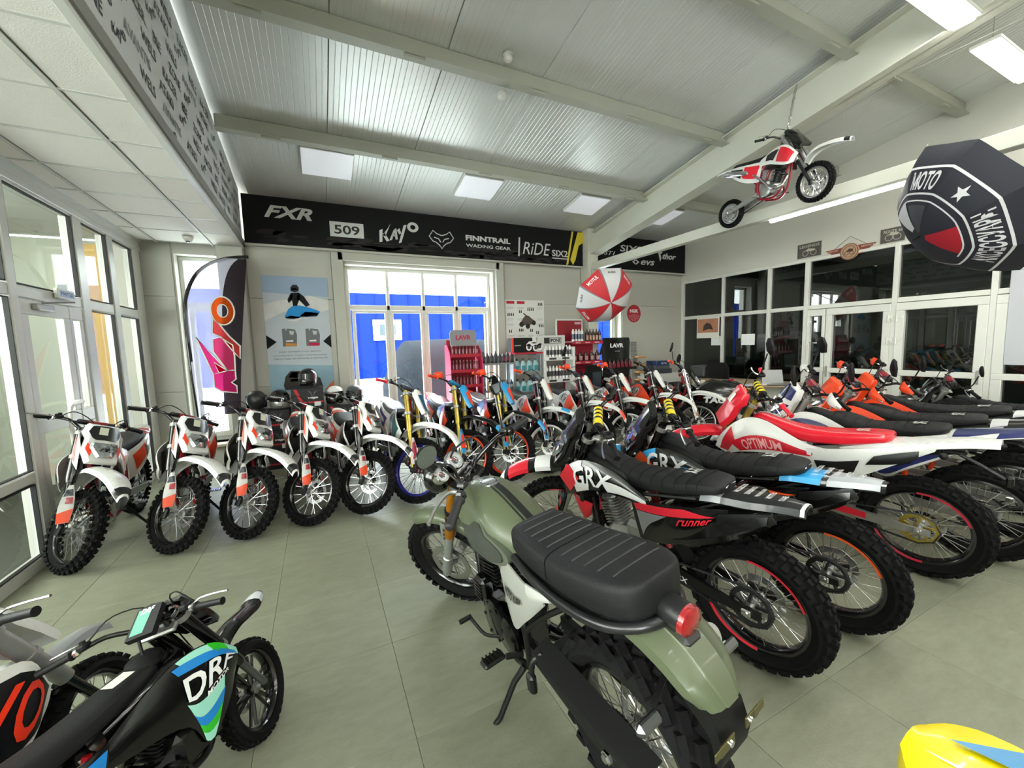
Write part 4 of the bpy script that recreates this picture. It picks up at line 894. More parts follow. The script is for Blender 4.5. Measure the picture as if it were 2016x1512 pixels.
# ================================================================ the rows of motorcycles
ORG = mat('orange_plastic', 'f0471a', .3, coat=.3); BLUEP = mat('blue_plastic', '2a8fc8', .3, coat=.3); NAVY = mat('navy_plastic', '1c2560', .3, coat=.3); REDP = mat('bright_red_plastic', 'd3182c', .3, coat=.3)
PURP = mat('purple_anodised_rim', '2b2a86', .3, .5); ORIM = mat('orange_anodised_rim', 'e0431c', .3, .4); WRIM = mat('white_rim', 'e3e3e0', .35); BLKC = '111214'
plate_k = [([(-.60, .12), (.60, .12), (.80, .42), (.84, .56), (.66, .86), (-.66, .86), (-.84, .56), (-.80, .42)], BLKC), ([(-.95, -.30), (-.72, -.72), (-.66, -.40), (-.84, .0)], 'e03a18'), ([(.95, -.30), (.72, -.72), (.66, -.40), (.84, .0)], 'e03a18')]
KY = dict(name='pit_bike', wb=1.24, rf=.305, rr=.285, wf=.078, wr=.095, hz=.92, du=.74, dl=.55, steer=44, fork='gblk', lower='gblk', forkr=.033, fend=[(-.33, .17), (-.27, .33), (-.13, .445), (.05, .475), (.20, .465), (.31, .425), (.385, .37)], fendw=[.05, .06, .072, .078, .074, .062, .03], frame='dred', plate='white', plateg=plate_k, pad=BLKC, padlen=.24, padr=.02, padg='8e2622', barw=.37, mh=.165,
          group='white pit bikes in the left row', skid=True, wstyle=('knob', 'knob'), ns=32, swing='alu', spring='red',
          shroudg=[([(.05, .1), (.42, .05), (.38, .95), (.12, .9)], BLKC), ([(.45, .3), (.75, .1), (.9, .5), (.55, .9)], 'e8431c')], text=('KAYO', [(.40, .15), (.88, .1), (.86, .85), (.42, .9)], 'white'),
          sideg=[([(.15, .2), (.6, .1), (.7, .6), (.2, .8)], 'e8431c'), ([(.55, .2), (.9, .2), (.92, .8), (.6, .8)], BLKC)], fendg=[(.86, .97, BLKC)], tailg=[(.45, .7, 'c23a24')])
def kayo_extra(root, S, F, B, SX, fo):
    for sd in (1, -1):   # white fork shields beside the headlight
        P = Panel([F(.74, .06, .10), F(.72, .10, .14), F(.60, .12, .12)], [F(.52, .05, .11), F(.50, .07, .13), F(.44, .08, .10)], side=sd, bulge=.01, dirv=(.6, sd*.8, 0)); o = fo('fork_shield', P.build(), 'white')
        ob('decal', P.decal([(.1, .25), (.6, .1), (.75, .9), (.25, .8)]), 'e03a18', o)
    g = G(); c = F(S.du-.10+.08, .19); flat_poly(g, [(-.028, -.02), (.028, -.02), (.028, .04), (-.028, .04)], c+V(0, -.03, 0), (0, 1, 0), (-.45, 0, .89)); fo('paper_tag', g, 'cfd2bc')
KY['extra'] = kayo_extra
k0 = bike(dict(KY, label='white and red pit bike nearest the glass door, leftmost of its row'))
ks = [((-1.77, 4.04), (-1.79, 5.28)), ((-1.16, 4.03), (-1.24, 5.27)), ((-.67, 4.03), (-.76, 5.27)), ((-.18, 4.05), (-.32, 5.28)), ((.31, 4.06), (.13, 5.29))]
kl = ['', 'second white pit bike from the glass door, in front of the tall Kayo flag', 'middle white pit bike of the five in front of the helmet boxes', 'white pit bike in front of the snowmobile poster, fourth from the glass door', 'white pit bike beside the purple-rimmed motorcycle, rightmost of the five']
kl[1] = 'second white pit bike from the glass door, in front of the feather flag'
for i, (f, r) in enumerate(ks):
    o = k0 if i == 0 else copy_tree(k0, label=kl[i]); place(o, r, f, 5)
# --- full-size row facing the viewer
EN = dict(plw=.06, wb=1.38, rf=.335, rr=.315, wf=.08, wr=.10, du=.82, dl=.60, steer=42, fork='gold', lower='gold', plate='white', headlight=False, frame='dred', barw=.39, group='dirt bikes in the row facing the viewer', ns=32, mh=.15,
          plshape=[(-.5, -1.), (.5, -1.), (.85, -.2), (1., .7), (.6, 1.), (-.6, 1.), (-1., .7), (-.85, -.2)], pad='3d4653', padlen=.22, padr=.028)
gp = [([(0, 0), (1, 0), (1, 1), (0, 1)], 'c23248')]
o = bike(dict(EN, label='white dirt bike with a purple front rim and gold fork', rim=PURP, grip=REDP, guard='d9d0d2', guardg=[([(.15, .1), (.85, .1), (.8, .8), (.2, .8)], 'b8304a')], plateg=[([(-.4, -.8), (.4, -.8), (.8, .5), (-.8, .5)], '1d4f74')], hub='4a1420', spoke='blk', seat='5c5e62',
         shroudg=[([(.1, .1), (.5, .0), (.5, .9), (.15, .9)], '1e5f62'), ([(.55, .2), (.9, .2), (.9, .8), (.6, .8)], '3a2a70')], sideg=[([(.2, .2), (.8, .1), (.8, .6), (.3, .7)], '3a2a70')], skid=True, headlight=False, dmat='4a1420'))
place(o, (.72, 5.46), (.81, 4.09), 5)
OA = dict(EN, rim=ORIM, grip=ORG, handguard=ORG, guard='2a8fc8', guardg=[([(.2, .2), (.8, .1), (.8, .8), (.3, .8)], 'e8431c')], frame='blk', plate=BLUEP, plateg=[([(-.3, -.8), (.5, -.8), (.8, .2), (0, .6)], 'e8431c')], fender='gblk', shroud='gblk', side='gblk', hub='blk', seat='54565b',
          shroudg=[([(.1, .1), (.5, .0), (.5, .9), (.15, .9)], 'e8431c'), ([(.5, .2), (.9, .2), (.9, .8), (.6, .8)], '2a8fc8')], sideg=[([(.2, .2), (.8, .1), (.8, .6), (.3, .7)], 'e8431c')], pad=BLUEP, tailc=ORG, fendg=[(.75, .95, '2a8fc8')])
o = bike(dict(OA, label='black and blue dirt bike with orange front rim, mostly hidden behind the round mirror', mirror=0)); place(o, (1.36, 5.60), (1.38, 4.22), 5)
c = copy_tree(o, label='blue and orange dirt bike with gold fork and fully visible orange front rim'); place(c, (1.92, 5.60), (1.91, 4.24), 5)
WR_ = dict(EN, rim=WRIM, fork='gblk', lower='gblk', grip=ORG, guard='e3e0dd', guardg=[([(.15, .1), (.6, .1), (.6, .8), (.2, .8)], 'b5303a'), ([(.65, .1), (.95, .1), (.95, .9), (.7, .9)], '2a8fc8')], plateg=[([(-.6, -.6), (.1, -.8), (.5, .6), (-.5, .5)], 'f0551e')], frame='dred',
          shroudg=[([(.1, .1), (.45, .0), (.5, .9), (.15, .9)], 'e8431c'), ([(.45, .2), (.9, .2), (.9, .8), (.6, .8)], BLKC)], text=('XMXX', [(.45, .2), (.9, .15), (.88, .8), (.5, .85)], 'white'), fendg=[(.5, .62, '2a8fc8')], headlight=False)
WR_['text'] = ('KAYO', [(.45, .2), (.9, .15), (.88, .8), (.5, .85)], 'white')
o = bike(dict(WR_, label='white dirt bike with white rims, black fork and a blue stripe on the front fender')); place(o, (2.55, 5.62), (2.47, 4.27), 5)
o = bike(dict(WR_, fendg=[(.78, .97, 'e8431c')], guard='gblk', guardg=[], handguard=ORG, mirror=-1, label='white-rimmed dirt bike with orange hand guards in front of the white bottle rack')); place(o, (3.32, 5.72), (3.20, 4.36), 5)
c = copy_tree(o, label='white-rimmed dirt bike with orange hand guards in front of the black display stand'); place(c, (3.92, 5.68), (3.82, 4.30), 5)
o = bike(dict(WR_, grip='blk', guardg=[], fendg=[], handguard=None, shroud=ORG, rim='gblk', plateg=[], side=ORG, label='dirt bike with orange side covers and black fork before the desk')); place(o, (4.72, 5.75), (4.56, 4.4), 5)
o = bike(dict(WR_, fork='chrome', lower='chrome', grip=ORG, guardg=[([(.15, .1), (.9, .1), (.9, .8), (.2, .8)], 'c98a60')], fendg=[], rim='alu', mirror=2, fender='white', plate='gblk', plateg=[], shroud='gblk', side='gblk', headlight=True, label='black motorcycle with chrome fork and mirrors before the office window')); place(o, (5.38, 5.60), (5.12, 4.25), 5)
# --- right-hand row, seen from behind
GX = dict(wb=1.37, rf=.335, rr=.325, wf=.085, wr=.118, du=.79, dl=.58, steer=43, fork='gblk', lower='chrome', plate='gblk', plateg=[], frame='sblk', swing='sblk', fender='gblk', shroud='gblk', side='gblk', tailc='gblk', guard='gblk', seat='seat', ribs=True, ns=36, mh=.19, spr='dalu', chain='dalu',
  pad='blk', padlab=mat('yellow_label_print', 'd8c020', .4), padlen=.24, padr=.03, cyl='alu', stand=True, radiator=True, seattext=('GR-X', 'white'), sil='sblk', group='black graphic enduro bikes in the right row',
  sht=[(1.20, .72, .14), (1.06, .845, .165), (.92, .875, .13), (.74, .84, .11), (.50, .74, .12)], shb=[(1.13, .60, .15), (.98, .66, .17), (.86, .70, .16), (.70, .71, .14), (.47, .70, .13)],
  sdt=[(.62, .72, .12), (.40, .755, .14), (.2, .80, .145), (.06, .83, .13)], sdb=[(.56, .50, .13), (.42, .53, .155), (.25, .60, .16), (.10, .70, .14)],
  tail=[(.36, .80, .08), (.18, .855, .095), (.0, .87, .085), (-.14, .885, .06), (-.22, .885, .04)],
  seats=[(1.0, .915, .04, .03), (.93, .915, .06, .045), (.80, .870, .07, .05), (.62, .825, .09, .055), (.42, .845, .115, .05), (.24, .885, .12, .045), (.14, .900, .10, .03), (.11, .90, .06, .02)])
def gx_extra(c1, c2):
    def ex(root, S, F, B, SX, fo):
        for sd in (1, -1):   # louvred side intake under the shroud, box-shaped silencer cover, rear air scoop
            P = Panel([B(1.10, .60, .12), B(1.02, .60, .15), B(.92, .585, .13)], [B(1.06, .42, .08), B(1.02, .44, .1), B(.98, .47, .09)], side=sd); ob('radiator_guard', P.build(), c1, root)
            g = G(); loft(g, [[B(x, z0, (y+dy)*sd) for z0, dy in ((z+h, -.03), (z+h*.9, .02), (z-h*.2, .035), (z-h, .0), (z-h, -.03))][::sd] for x, z, h, y in ((.50, .56, .02, .10), (.42, .575, .055, .125), (.25, .635, .065, .135), (.10, .71, .06, .13), (-.06, .80, .045, .115), (-.11, .83, .03, .11))])
            so = ob('tail_side_box', g, 'gblk', root)
            P = Panel([B(.10, .80, .145), B(.0, .835, .14), B(-.12, .865, .12)], [B(.12, .70, .15), B(.0, .76, .145), B(-.14, .83, .12)], side=sd, bulge=.004); ob('end_scoop', P.build(), 'sblk', so)
        g = G(); X = Matrix.Translation(B(.44, .44)) ; tube(g, [B(.43, .56), B(.30, .40), B(.27, .26)], [.04, .05, .045], 4, flat=1.4); ob('mud_flap', g, 'blk', root)
    return ex
LT = 'e6e6e6'
def gx(c1, c2, label, R, Fp):
    d = dict(GX, label=label, tape=c1, shroudg=[([(.0, .05), (.22, .0), (.34, .55), (.1, .9)], c1), ([(.24, .05), (.42, .0), (.40, .30), (.30, .35)], c2), ([(.62, .55), (.98, .35), (.98, .75), (.66, .95)], c2), ([(.22, .62), (.45, .75), (.42, .95), (.2, .95)], c2)],
             text=('GRX', [(.28, .12), (.74, .2), (.76, .86), (.26, .80)], 'e9eaec'), sideg=[([(.03, .08), (.55, .05), (.9, .25), (.05, .25)], c1), ([(.05, .27), (.40, .27), (.2, .55), (.08, .9)], c2 if c2 != LT else '8e8f92')],
             stext=('ranger', [(.52, .30), (.88, .30), (.88, .46), (.52, .46)], c1), fendg=[(.10, .22, c1), (.55, .74, c1), (.80, .96, LT), (.40, .5, c2)], swingtext=('GRX', .50, .68), tailtext=[('GRX', .17, .10, .05, -.05), ('RACE TEAM', .07, .045, .055, -.055), ('RUNNER', .025, .0, .05, -.05), ('SUSPENSION', -.02, -.04, .05, -.05), ('MOTO', -.06, -.085, .04, -.04), ('DUAL', -.11, -.135, .03, -.03)], tailg=[(.20, .34, '8a8c90'), (.34, .97, '1a1b1d'), (.93, .98, LT)] if c2 == LT else [(.20, .46, c2), (.50, .94, 'a9adb2')], swingg=[((.80, 1.0), c1)]+([((.3, .78), c2)] if c2 != LT else []), padg=None)
    d['stext'] = ('runner', [(.52, .30), (.88, .30), (.88, .46), (.52, .46)], c1)
    d['extra'] = gx_extra(c1, c2); o = bike(d); return place(o, R, Fp, 6)
gx('d92334', LT, 'black enduro bike with red and white graphics, next to the green motorcycle', (1.87, 1.16), (1.63, 2.50))
gx('e8551e', '2f9fdc', 'black enduro bike with blue and orange graphics, between the red-graphic and the red-seated bikes', (2.48, 1.14), (2.24, 2.48))
CR_ = dict(wb=1.44, rf=.35, rr=.335, wf=.085, wr=.118, du=.84, dl=.62, steer=42, fork='gold', lower='chrome', plate=REDP, plateg=[([(-.3, .25), (.3, .25), (.25, .75), (-.25, .75)], 'd9dcc8')], headlight=False, frame='gblk', swing='alu', fender=REDP, shroud='white', side='white', tailc='white', guard='white', seat=REDP, hz=1.02,
  pad='blk', padlab=mat('yellow_label_print'), padlen=.2, padr=.032, grip=REDP, mirror=2, tape='c0203a', spr='gold', swingg=[((.15, .8), 'c8102a')], spring='red', group='full-size dirt bikes in the right row', ns=36, tank='white', radiator=True, wstyle=('knob', 'fat'),
  sht=[(1.24, .66, .14), (1.16, .80, .17), (1.02, .93, .13), (.86, .93, .10), (.60, .80, .11), (.40, .78, .12)], shb=[(1.12, .62, .16), (1.02, .66, .18), (.90, .68, .17), (.76, .69, .15), (.56, .70, .14), (.38, .72, .13)],
  sdt=[(.64, .76, .13), (.40, .80, .135), (.15, .86, .13), (-.08, .93, .09)], sdb=[(.62, .68, .13), (.46, .52, .15), (.30, .62, .16), (-.06, .87, .10)],
  tail=[(.40, .80, .09), (.20, .87, .105), (.0, .905, .10), (-.18, .945, .08), (-.30, .955, .05)],
  seats=[(.98, .925, .035, .03), (.92, .93, .055, .045), (.80, .890, .07, .055), (.62, .855, .095, .055), (.42, .865, .11, .05), (.28, .890, .115, .045), (.17, .910, .10, .03), (.14, .912, .06, .02)])
def cr_extra(root, S, F, B, SX, fo):
    for sd in (1, -1):
        P = Panel([B(.52, .70, .166), B(.40, .72, .175), B(.27, .755, .172)], [B(.50, .64, .155), B(.40, .615, .165), B(.30, .66, .17)], side=sd, bulge=.006); ob('panel_opening', P.build(), 'blk', root)
        P = Panel([B(.20, .80, .165), B(.08, .845, .155), B(.0, .87, .145)], [B(.24, .735, .172), B(.10, .77, .165), B(.0, .82, .15)], side=sd, bulge=.006); ob('silencer_opening', P.build(), 'sblk', root)
    g = G(); box(g, B(-.12, .86), (.12, .06, .03), bv=.01); tube(g, [B(-.15, .85, .02), B(-.24, .80, .03), B(-.33, .74, .03)], .010, 6); box(g, B(-.34, .735, .03), (.03, .05, .06), bv=.008); tb = ob('plate_bracket', g, 'sblk', root)
    for sd in (1, -1):
        g = G(); tube(g, [B(-.08, .87, sd*.04), B(-.10, .86, sd*.12)], .006, 6); lathe(g, [(.001, -.02), (.018, -.015), (.02, .01), (.001, .02)], 10, ax='y', c=tuple(B(-.10, .86, sd*.13))); ob('turn_signal', g, 'blk', root)
o = bike(dict(CR_, label='white dirt bike with a bright red seat and red front fender', extra=cr_extra, shroudg=[([(.02, .35), (.30, .05), (.26, .55), (.06, .8)], 'c8142a'), ([(.20, .50), (.92, .50), (.97, .85), (.22, .95)], 'c8142a')], text=('OPTIMUM', [(.30, .57), (.66, .57), (.67, .86), (.31, .90)], 'e9a7a6'),
              sideg=[([(.05, .1), (.14, .08), (.14, .3), (.05, .3)], 'dcdcdc')], seattext=('GR', 'white')))
g = G(); place(o, (3.55, 1.14), (3.33, 2.56), 6)
YZ = dict(CR_, plate='white', plateg=[([(-.9, -.6), (.9, -.9), (.95, -.2), (-.95, .1)], NAVY), ([(-.9, .35), (.9, .15), (.8, .9), (-.8, .9)], NAVY)], fender='white', seat='seat', grip='blk', handguard='white', pad='3a3336', padlab=None, padg='8a2030', fork='alu', ribs=True, tape=None, swingg=[], spr='dalu', headlight=True, extra=cr_extra, seattext=('GR', 'white'), label='white and navy dirt bike with a black seat behind the red-seated one', spring='steel',
          shroudg=[([(.3, .1), (.75, .35), (.8, .8), (.35, .6)], NAVY), ([(.05, .4), (.3, .1), (.3, .5), (.1, .8)], NAVY)], sideg=[([(.1, .55), (.95, .45), (.97, .75), (.3, .95)], NAVY)], tailg=[(.35, .85, NAVY)], mirror=2)
del YZ['padlab']
o = bike(YZ); place(o, (4.14, 1.05), (3.93, 2.45), 6)
KT = dict(YZ, plate=ORG, plateg=[], fender=ORG, shroud=ORG, side='blk', handguard=ORG, shroudg=[([(.35, .1), (.75, .35), (.8, .8), (.4, .6)], BLKC)], sideg=[([(.1, .55), (.95, .45), (.97, .75), (.3, .95)], 'b9bcc2')], tailg=[(.35, .45, 'd0d2d4'), (.55, .62, 'd0d2d4'), (.7, .78, 'd0d2d4')], tailc='gblk', frame=ORG, label='orange dirt bike with black seat, third from the door end of the right row', mirror=1)
o = bike(KT); place(o, (4.80, 1.05), (4.55, 2.45), 6)
c = copy_tree(o, label='orange dirt bike with black seat, second from the door end of the right row'); place(c, (5.46, 1.08), (5.30, 2.50), 6)
o = bike(dict(YZ, label='black road motorcycle with round mirrors, last of the right row by the office door', plate='gblk', plateg=[], fender='gblk', shroud='gblk', side='gblk', tailc='gblk', handguard=None, mshape='round', shroudg=[], sideg=[], tailg=[], rim='gblk', wstyle=('knob', 'knob'), hz=.9, du=.68, dl=.52)); place(o, (6.75, .95), (6.85, 2.38), 6)
# ================================================================ green scrambler in the foreground
OLV = mat('matte_olive_paint', '525a43', .42, coat=.15, var=.03, vs=3); SILV = mat('silver_satin_paint', 'a9aaa4', .35, .35, coat=.3)
def hero():
    rt = thing('scrambler_motorcycle', 'olive green scrambler motorcycle with ribbed black seat and round red tail lamp in the foreground', 'motorcycle')
    wb, rf, rr = 1.37, .325, .325; rk = math.radians(26); ax = V(wb, 0, rf); s_ = V(-math.sin(rk), 0, math.cos(rk)); p_ = V(math.cos(rk), 0, math.sin(rk))
    def F(d, o, y=0): return ax+s_*d+p_*(o-.03)+V(0, y, 0)
    pv = ax-p_*.03; SX = Matrix.Translation(pv) @ Matrix.Rotation(math.radians(34), 4, s_) @ Matrix.Translation(-pv)
    fo = lambda nm, g, mt, par=None, **k: ob(nm, g, mt, par or rt, SX if par is None else None, **k)
    wheel(rt, 'front_wheel', ax, rf, .115, h=.095, rows='block', N=34, rim='gblk', X=SX, disc=-1, ns=36, disc_r=.13); wheel(rt, 'rear_wheel', V(0, 0, rr), rr, .14, h=.10, rows='block', N=26, rim='gblk', disc=1, sprocket='dalu', ns=36)
    # fork: gold upper tubes, silver lowers, clamps, brace plate
    ga, gb, gc = G(), G(), G()
    for y in (-.10, .10):
        tube(ga, [F(.30, .03, y), F(.34, .03, y), F(.50, .03, y), F(.67, .03, y)], [.026, .029, .029, .026], 16); tube(gb, [F(-.03, .03, y), F(.0, .03, y), F(.12, .03, y), F(.125, .03, y), F(.33, .03, y)], [.024, .030, .029, .024, .023], 16)
        lathe(gc, [(.028, -.014), (.036, -.012), (.036, .012), (.028, .014)], 18, ax='z', X=Matrix.Translation(F(.505, .03, y)) @ Matrix.Rotation(-rk, 4, 'Y')); tube(gc, [F(.44, .03, y), F(.47, .03, y)], .031, 16)
    fk = fo('fork', ga, 'amber'); ob('fork_lower', gb, mat('satin_silver_fork', 'a4a6a4', .35, .7), fk); ob('fork_ring', gc, 'sblk', fk)
    g = G()
    for d in (.50, .67): fo('triple_clamp', box(G(), (0, 0, 0), (.10, .24, .03), X=Matrix.Translation(F(d, 0)) @ Matrix.Rotation(-rk, 4, 'Y'), bv=.01), 'sblk')
    for sd in (1, -1):
        g = G(); n = [(F(.34, .045), .03), (F(.33, .10), .03), (F(.24, .11), .02), (F(.12, .05), .012), (F(.05, .04), .012)]
        P = Panel([F(.33, .0, .078), F(.20, .02, .078), F(.10, .03, .08)], [F(.345, .11, .078), F(.22, .09, .078), F(.10, .06, .08)], side=sd, bulge=0, th=.004); br = fo('fender_bracket', P.build(), mat('satin_silver_fork'))
        g = G()
        for k in range(3): g2 = P.decal([(.12+k*.14, .2), (.19+k*.14, .2), (.19+k*.14, .8), (.12+k*.14, .8)], g)
        ob('slot', g, '101010', br)
    # front fender following the tyre
    rg = []
    for i in range(13):
        a = math.radians(62+i*(166-62)/12); c = V(wb+math.cos(a)*(rf+.035), 0, rf+math.sin(a)*(rf+.035)); w = .068*(.8+.2*math.sin(math.pi*i/12)) if i not in (0, 12) else .045; o_ = V(math.cos(a), 0, math.sin(a))
        q = [c+V(0, w*k, 0)+o_*(z-.0) for k, z in ((-1, -.035), (-.97, -.012), (-.75, .004), (-.3, .012), (.3, .012), (.75, .004), (.97, -.012), (1, -.035))]; rg.append(q+[x-o_*.006 for x in reversed(q)])
    fo('front_fender', loft(G(), rg), OLV)
    # handlebar, grips, levers, gauges, lamp, mirrors
    g = G(); bw = .435; pts = [F(.835, -.14, bw), F(.84, -.10, bw*.62), F(.825, -.06, bw*.45), F(.72, .0, .10), F(.705, .0, .05)]; pts += [V(p.x, -p.y, p.z) for p in reversed(pts)]; tube(g, pts, .0125, 12, sm=4)
    for y in (-.045, .045): box(g, F(.695, .0, y), (.045, .03, .045), bv=.01)
    hb = fo('handlebar', g, 'gblk')
    for sd in (1, -1):
        a, b = F(.835, -.142, bw*sd*1.01), F(.84, -.105, bw*sd*.66); gg = G(); rr_ = [.014, .0215]+[.0205 if k % 2 else .019 for k in range(16)]+[.026, .026]
        tube(gg, [a.lerp(b, k/19) for k in range(20)], rr_, 16); ob('grip', gg, mat('black_rubber_grip', '1d1d1f', .6), hb)
        gg = G(); c = a.lerp(b, 1.15); box(gg, c, (.05, .04, .045), bv=.012); box(gg, c+V(.0, -sd*.035, .03), (.05, .04, .025), bv=.008); ob('switch_pod', gg, 'gblk', hb)
        gg = G(); box(gg, c+V(.0, -sd*.035, .044), (.035, .025, .006), bv=.002); ob('switch_button', gg, 'dalu', hb)
        gg = G(); tube(gg, [c+p_*.02-V(0, sd*.01, 0), c+p_*.055+V(0, sd*.02, .0), c+p_*.065+V(0, sd*.10, -.008), c+p_*.05+V(0, sd*.19, -.012)], [.008, .007, .006, .009], 8, sm=5, flat=1.5); ob('brake_lever' if sd < 0 else 'clutch_lever', gg, 'alu', hb)
        base = a.lerp(b, 1.35); tip = (SX.inverted() @ V(.93, .205, 1.10)) if sd > 0 else base+V(.03, sd*.09, .20); gg = G(); tube(gg, [base, base+V(.0, 0, .04), tip], .006, 8, sm=4); mo = ob('mirror_stalk', gg, 'gblk', hb)
        X = Matrix.Translation(tip+V(.0, sd*.03, .045)) @ Matrix.Rotation(math.radians(-18 if sd > 0 else 10), 4, 'Z') @ Matrix.Rotation(math.radians(-14), 4, 'X')
        ry, rz = (.062, .052) if sd > 0 else (.058, .058); rgs = [[(xx, ry*k*math.cos(t*math.pi/12), rz*k*math.sin(t*math.pi/12)) for t in range(24)] for xx, k in ((-.004, .95), (0, 1), (.012, .95), (.022, .6), (.025, .1))]
        gg = G(); loft(gg, rgs, X=X); ob('mirror_shell', gg, 'gblk', mo); gg = G(); gg.add([(-.0048, ry*.91*math.cos(t*math.pi/12), rz*.91*math.sin(t*math.pi/12)) for t in range(24)], [tuple(range(24))], 0, X); ob('mirror_glass', gg, mat('mirror_glass', 'a9b1b5', .03, 1), mo)
    for i, y in enumerate((-.055, .075)):
        X = Matrix.Translation(F(.70, .11, y)) @ Matrix.Rotation(math.radians(-58), 4, 'Y'); r = .054 if i == 0 else .044
        g = G(); lathe(g, [(.001, -.045), (r*.8, -.04), (r*.95, -.02), (r, 0), (r, .008), (r*.88, .012), (r*.86, .006)], 28, ax='z', X=X); gu = fo('gauge', g, 'chrome')
        g = G(); lathe(g, [(r*.87, .005), (.001, .005)], 28, ax='z', X=X); ob('dial', g, mat('silver_dial', 'b9bcbc', .4), gu); g = G()
        for k in range(18): a = math.radians(-40+k*15.3); box(g, (0, 0, 0), (.005, .0016, .001), X=X @ Matrix.Translation((r*.72*math.cos(a), r*.72*math.sin(a), .006)) @ Matrix.Rotation(a, 4, 'Z'))
        lathe(g, [(r*.42, .0062), (.001, .0062)], 20, ax='z', X=X); ob('dial_marks', g, '2b2b2d', gu); g = G(); tube(g, [X @ V(0, 0, .009), X @ V(r*.5, r*.3, .009)], .0016, 4); ob('needle', g, 'e03020', gu)
        g = G(); lathe(g, [(r*.87, .008), (r*.5, .0115), (.001, .012)], 28, ax='z', X=X); ob('gauge_glass', g, glass('gauge_glass', 'ffffff', 1.0), gu)
    g = G(); lathe(g, [(.001, -.06), (.06, -.05), (.082, -.01), (.085, .03), (.078, .05), (.001, .062)], 28, ax='x', X=Matrix.Translation(F(.60, .16)) @ Matrix.Rotation(0, 4, 'Y')); hl = fo('headlight', g, 'gblk')
    g = G(); tube(g, [F(.80, -.06, .17), F(.86, .02, .14), F(.74, .12, .06), F(.58, .07, .05), F(.50, .03, .07)], .005, 6, sm=6); tube(g, [F(.80, -.06, -.17), F(.84, .04, -.14), F(.72, .13, -.05), F(.5, .05, -.06), F(.2, .06, -.1)], .005, 6, sm=6); fo('cables', g, 'blk')
    g = G(); lathe(g, [(.001, .028), (.016, .026), (.018, 0)], 16, ax='z', X=Matrix.Translation(F(.685, .0, -.0)) @ Matrix.Rotation(-rk, 4, 'Y')); fo('steering_nut', g, 'chrome')
    g = G(); lathe(g, [(.001, .02), (.020, .018), (.024, .0)], 16, ax='z', X=Matrix.Translation(F(.68, -.055, .0)) @ Matrix.Rotation(-rk, 4, 'Y')); fo('ignition_lock', g, 'alu')
    # tank
    st = [(.985, .83, .055, .055), (.965, .83, .10, .095), (.90, .838, .140, .120), (.80, .842, .158, .125), (.68, .832, .158, .118), (.56, .812, .135, .10), (.46, .792, .10, .085), (.42, .785, .085, .07)]
    A = cr([(x, z, 0) for x, z, _, _ in st], 4); Bq = cr([(a, b, 0) for _, _, a, b in st], 4)
    def tring(x, zc, hw, hh, k=0): 
        out = []
        for i in range(28):
            a = 2*math.pi*i/28; c, s = math.cos(a), math.sin(a); y = (hw+k)*math.copysign(abs(c)**.72, c); z = (hh+k)*math.copysign(abs(s)**.72, s)
            if z < 0: z *= .85
            out.append((x, y*(1-.22*max(0, s)), zc+z))
        return out
    tk = ob('fuel_tank', loft(G(), [tring(p.x, p.y, q.x, q.y) for p, q in zip(A, Bq)]), OLV, rt, ang=60)
    g = G()
    for lo, hi in ((5, 9), ): pass
    def strip(idx, i0, i1, k=.0015):
        gg = G(); rs = [tring(p.x, p.y, q.x, q.y, k) for p, q in zip(A, Bq)][i0:i1]; loft(gg, [[r[j] for j in idx] for r in rs], close=False); return gg
    # black stripe on top, left of centre line pair
    def topstrip(y0, y1, k=.002):
        gg = G(); rows_ = []
        for p, q in list(zip(A, Bq))[8:]:
            r = tring(p.x, p.y, q.x, q.y, k)[4:11]; r.sort(key=lambda v: v[1]); row = []
            for y in (y0, (y0+y1)/2, y1):
                z = np.interp(y, [v[1] for v in r], [v[2] for v in r]); row.append((p.x, y, float(z)))
            rows_.append(row)
        return loft(gg, rows_, close=False)
    ob('stripe', topstrip(-.030, .004), mat('black_stripe_film', '17181a', .35), tk); ob('stripe', topstrip(.014, .021), mat('black_stripe_film'), tk)
    g = G(); X = Matrix.Translation((.80, 0, .962)); lathe(g, [(.001, .010), (.040, .009), (.046, .006), (.048, -.01)], 28, ax='z', X=X); fc = ob('fuel_cap', g, mat('brushed_steel', 'b5b8b8', .3, .9), tk)
    g = G(); lathe(g, [(.038, .0100), (.036, .0104), (.034, .0100)], 28, ax='z', X=X); 
    for i in range(5): lathe(g, [(.004, .0085), (.003, .012), (.001, .0125)], 8, ax='z', X=X @ Matrix.Translation((.041*math.cos(i*1.256), .041*math.sin(i*1.256), 0)))
    ob('cap_ring', g, 'dalu', fc)
    for sd in (1, -1):   # rubber knee pads
        for nm, sc_, off, mm in (('knee_pad_edge', 1.0, .174, mat('pad_border', '4c5345', .5)), ('knee_pad', .86, .179, mat('embossed_rubber', '33372f', .6, bump=.6, bs=350))):
            cx_, cz_ = .66, .795; rr2 = []
            for i in range(20):
                a = 2*math.pi*i/20; u = math.cos(a)*.20*sc_; v = math.sin(a)*.072*sc_*(1.15 if u > 0 else .75); rr2.append((u, v))
            vs = [(cx_+u, sd*(off-.9*u*u-(.9*max(0, v)**1.0*.35)-1.2*v*v*1.0), cz_+v+u*.10) for u, v in rr2]+[(cx_, sd*(off+.006), cz_)]
            vs2 = [(x, y-sd*.03, z) for x, y, z in vs[:20]]
            g = G().add(vs+vs2, [(i, (i+1) % 20, 20) for i in range(20)]+[(21+i, 21+(i+1) % 20, (i+1) % 20, i) for i in range(20)]); ob(nm, g, mm, tk, ang=60)
    # seat: two ribbed pads in one cover
    sec = [(.475, .865, .06, .035), (.455, .868, .11, .050), (.40, .868, .128, .056), (.30, .869, .140, .060), (.198, .873, .146, .061)]
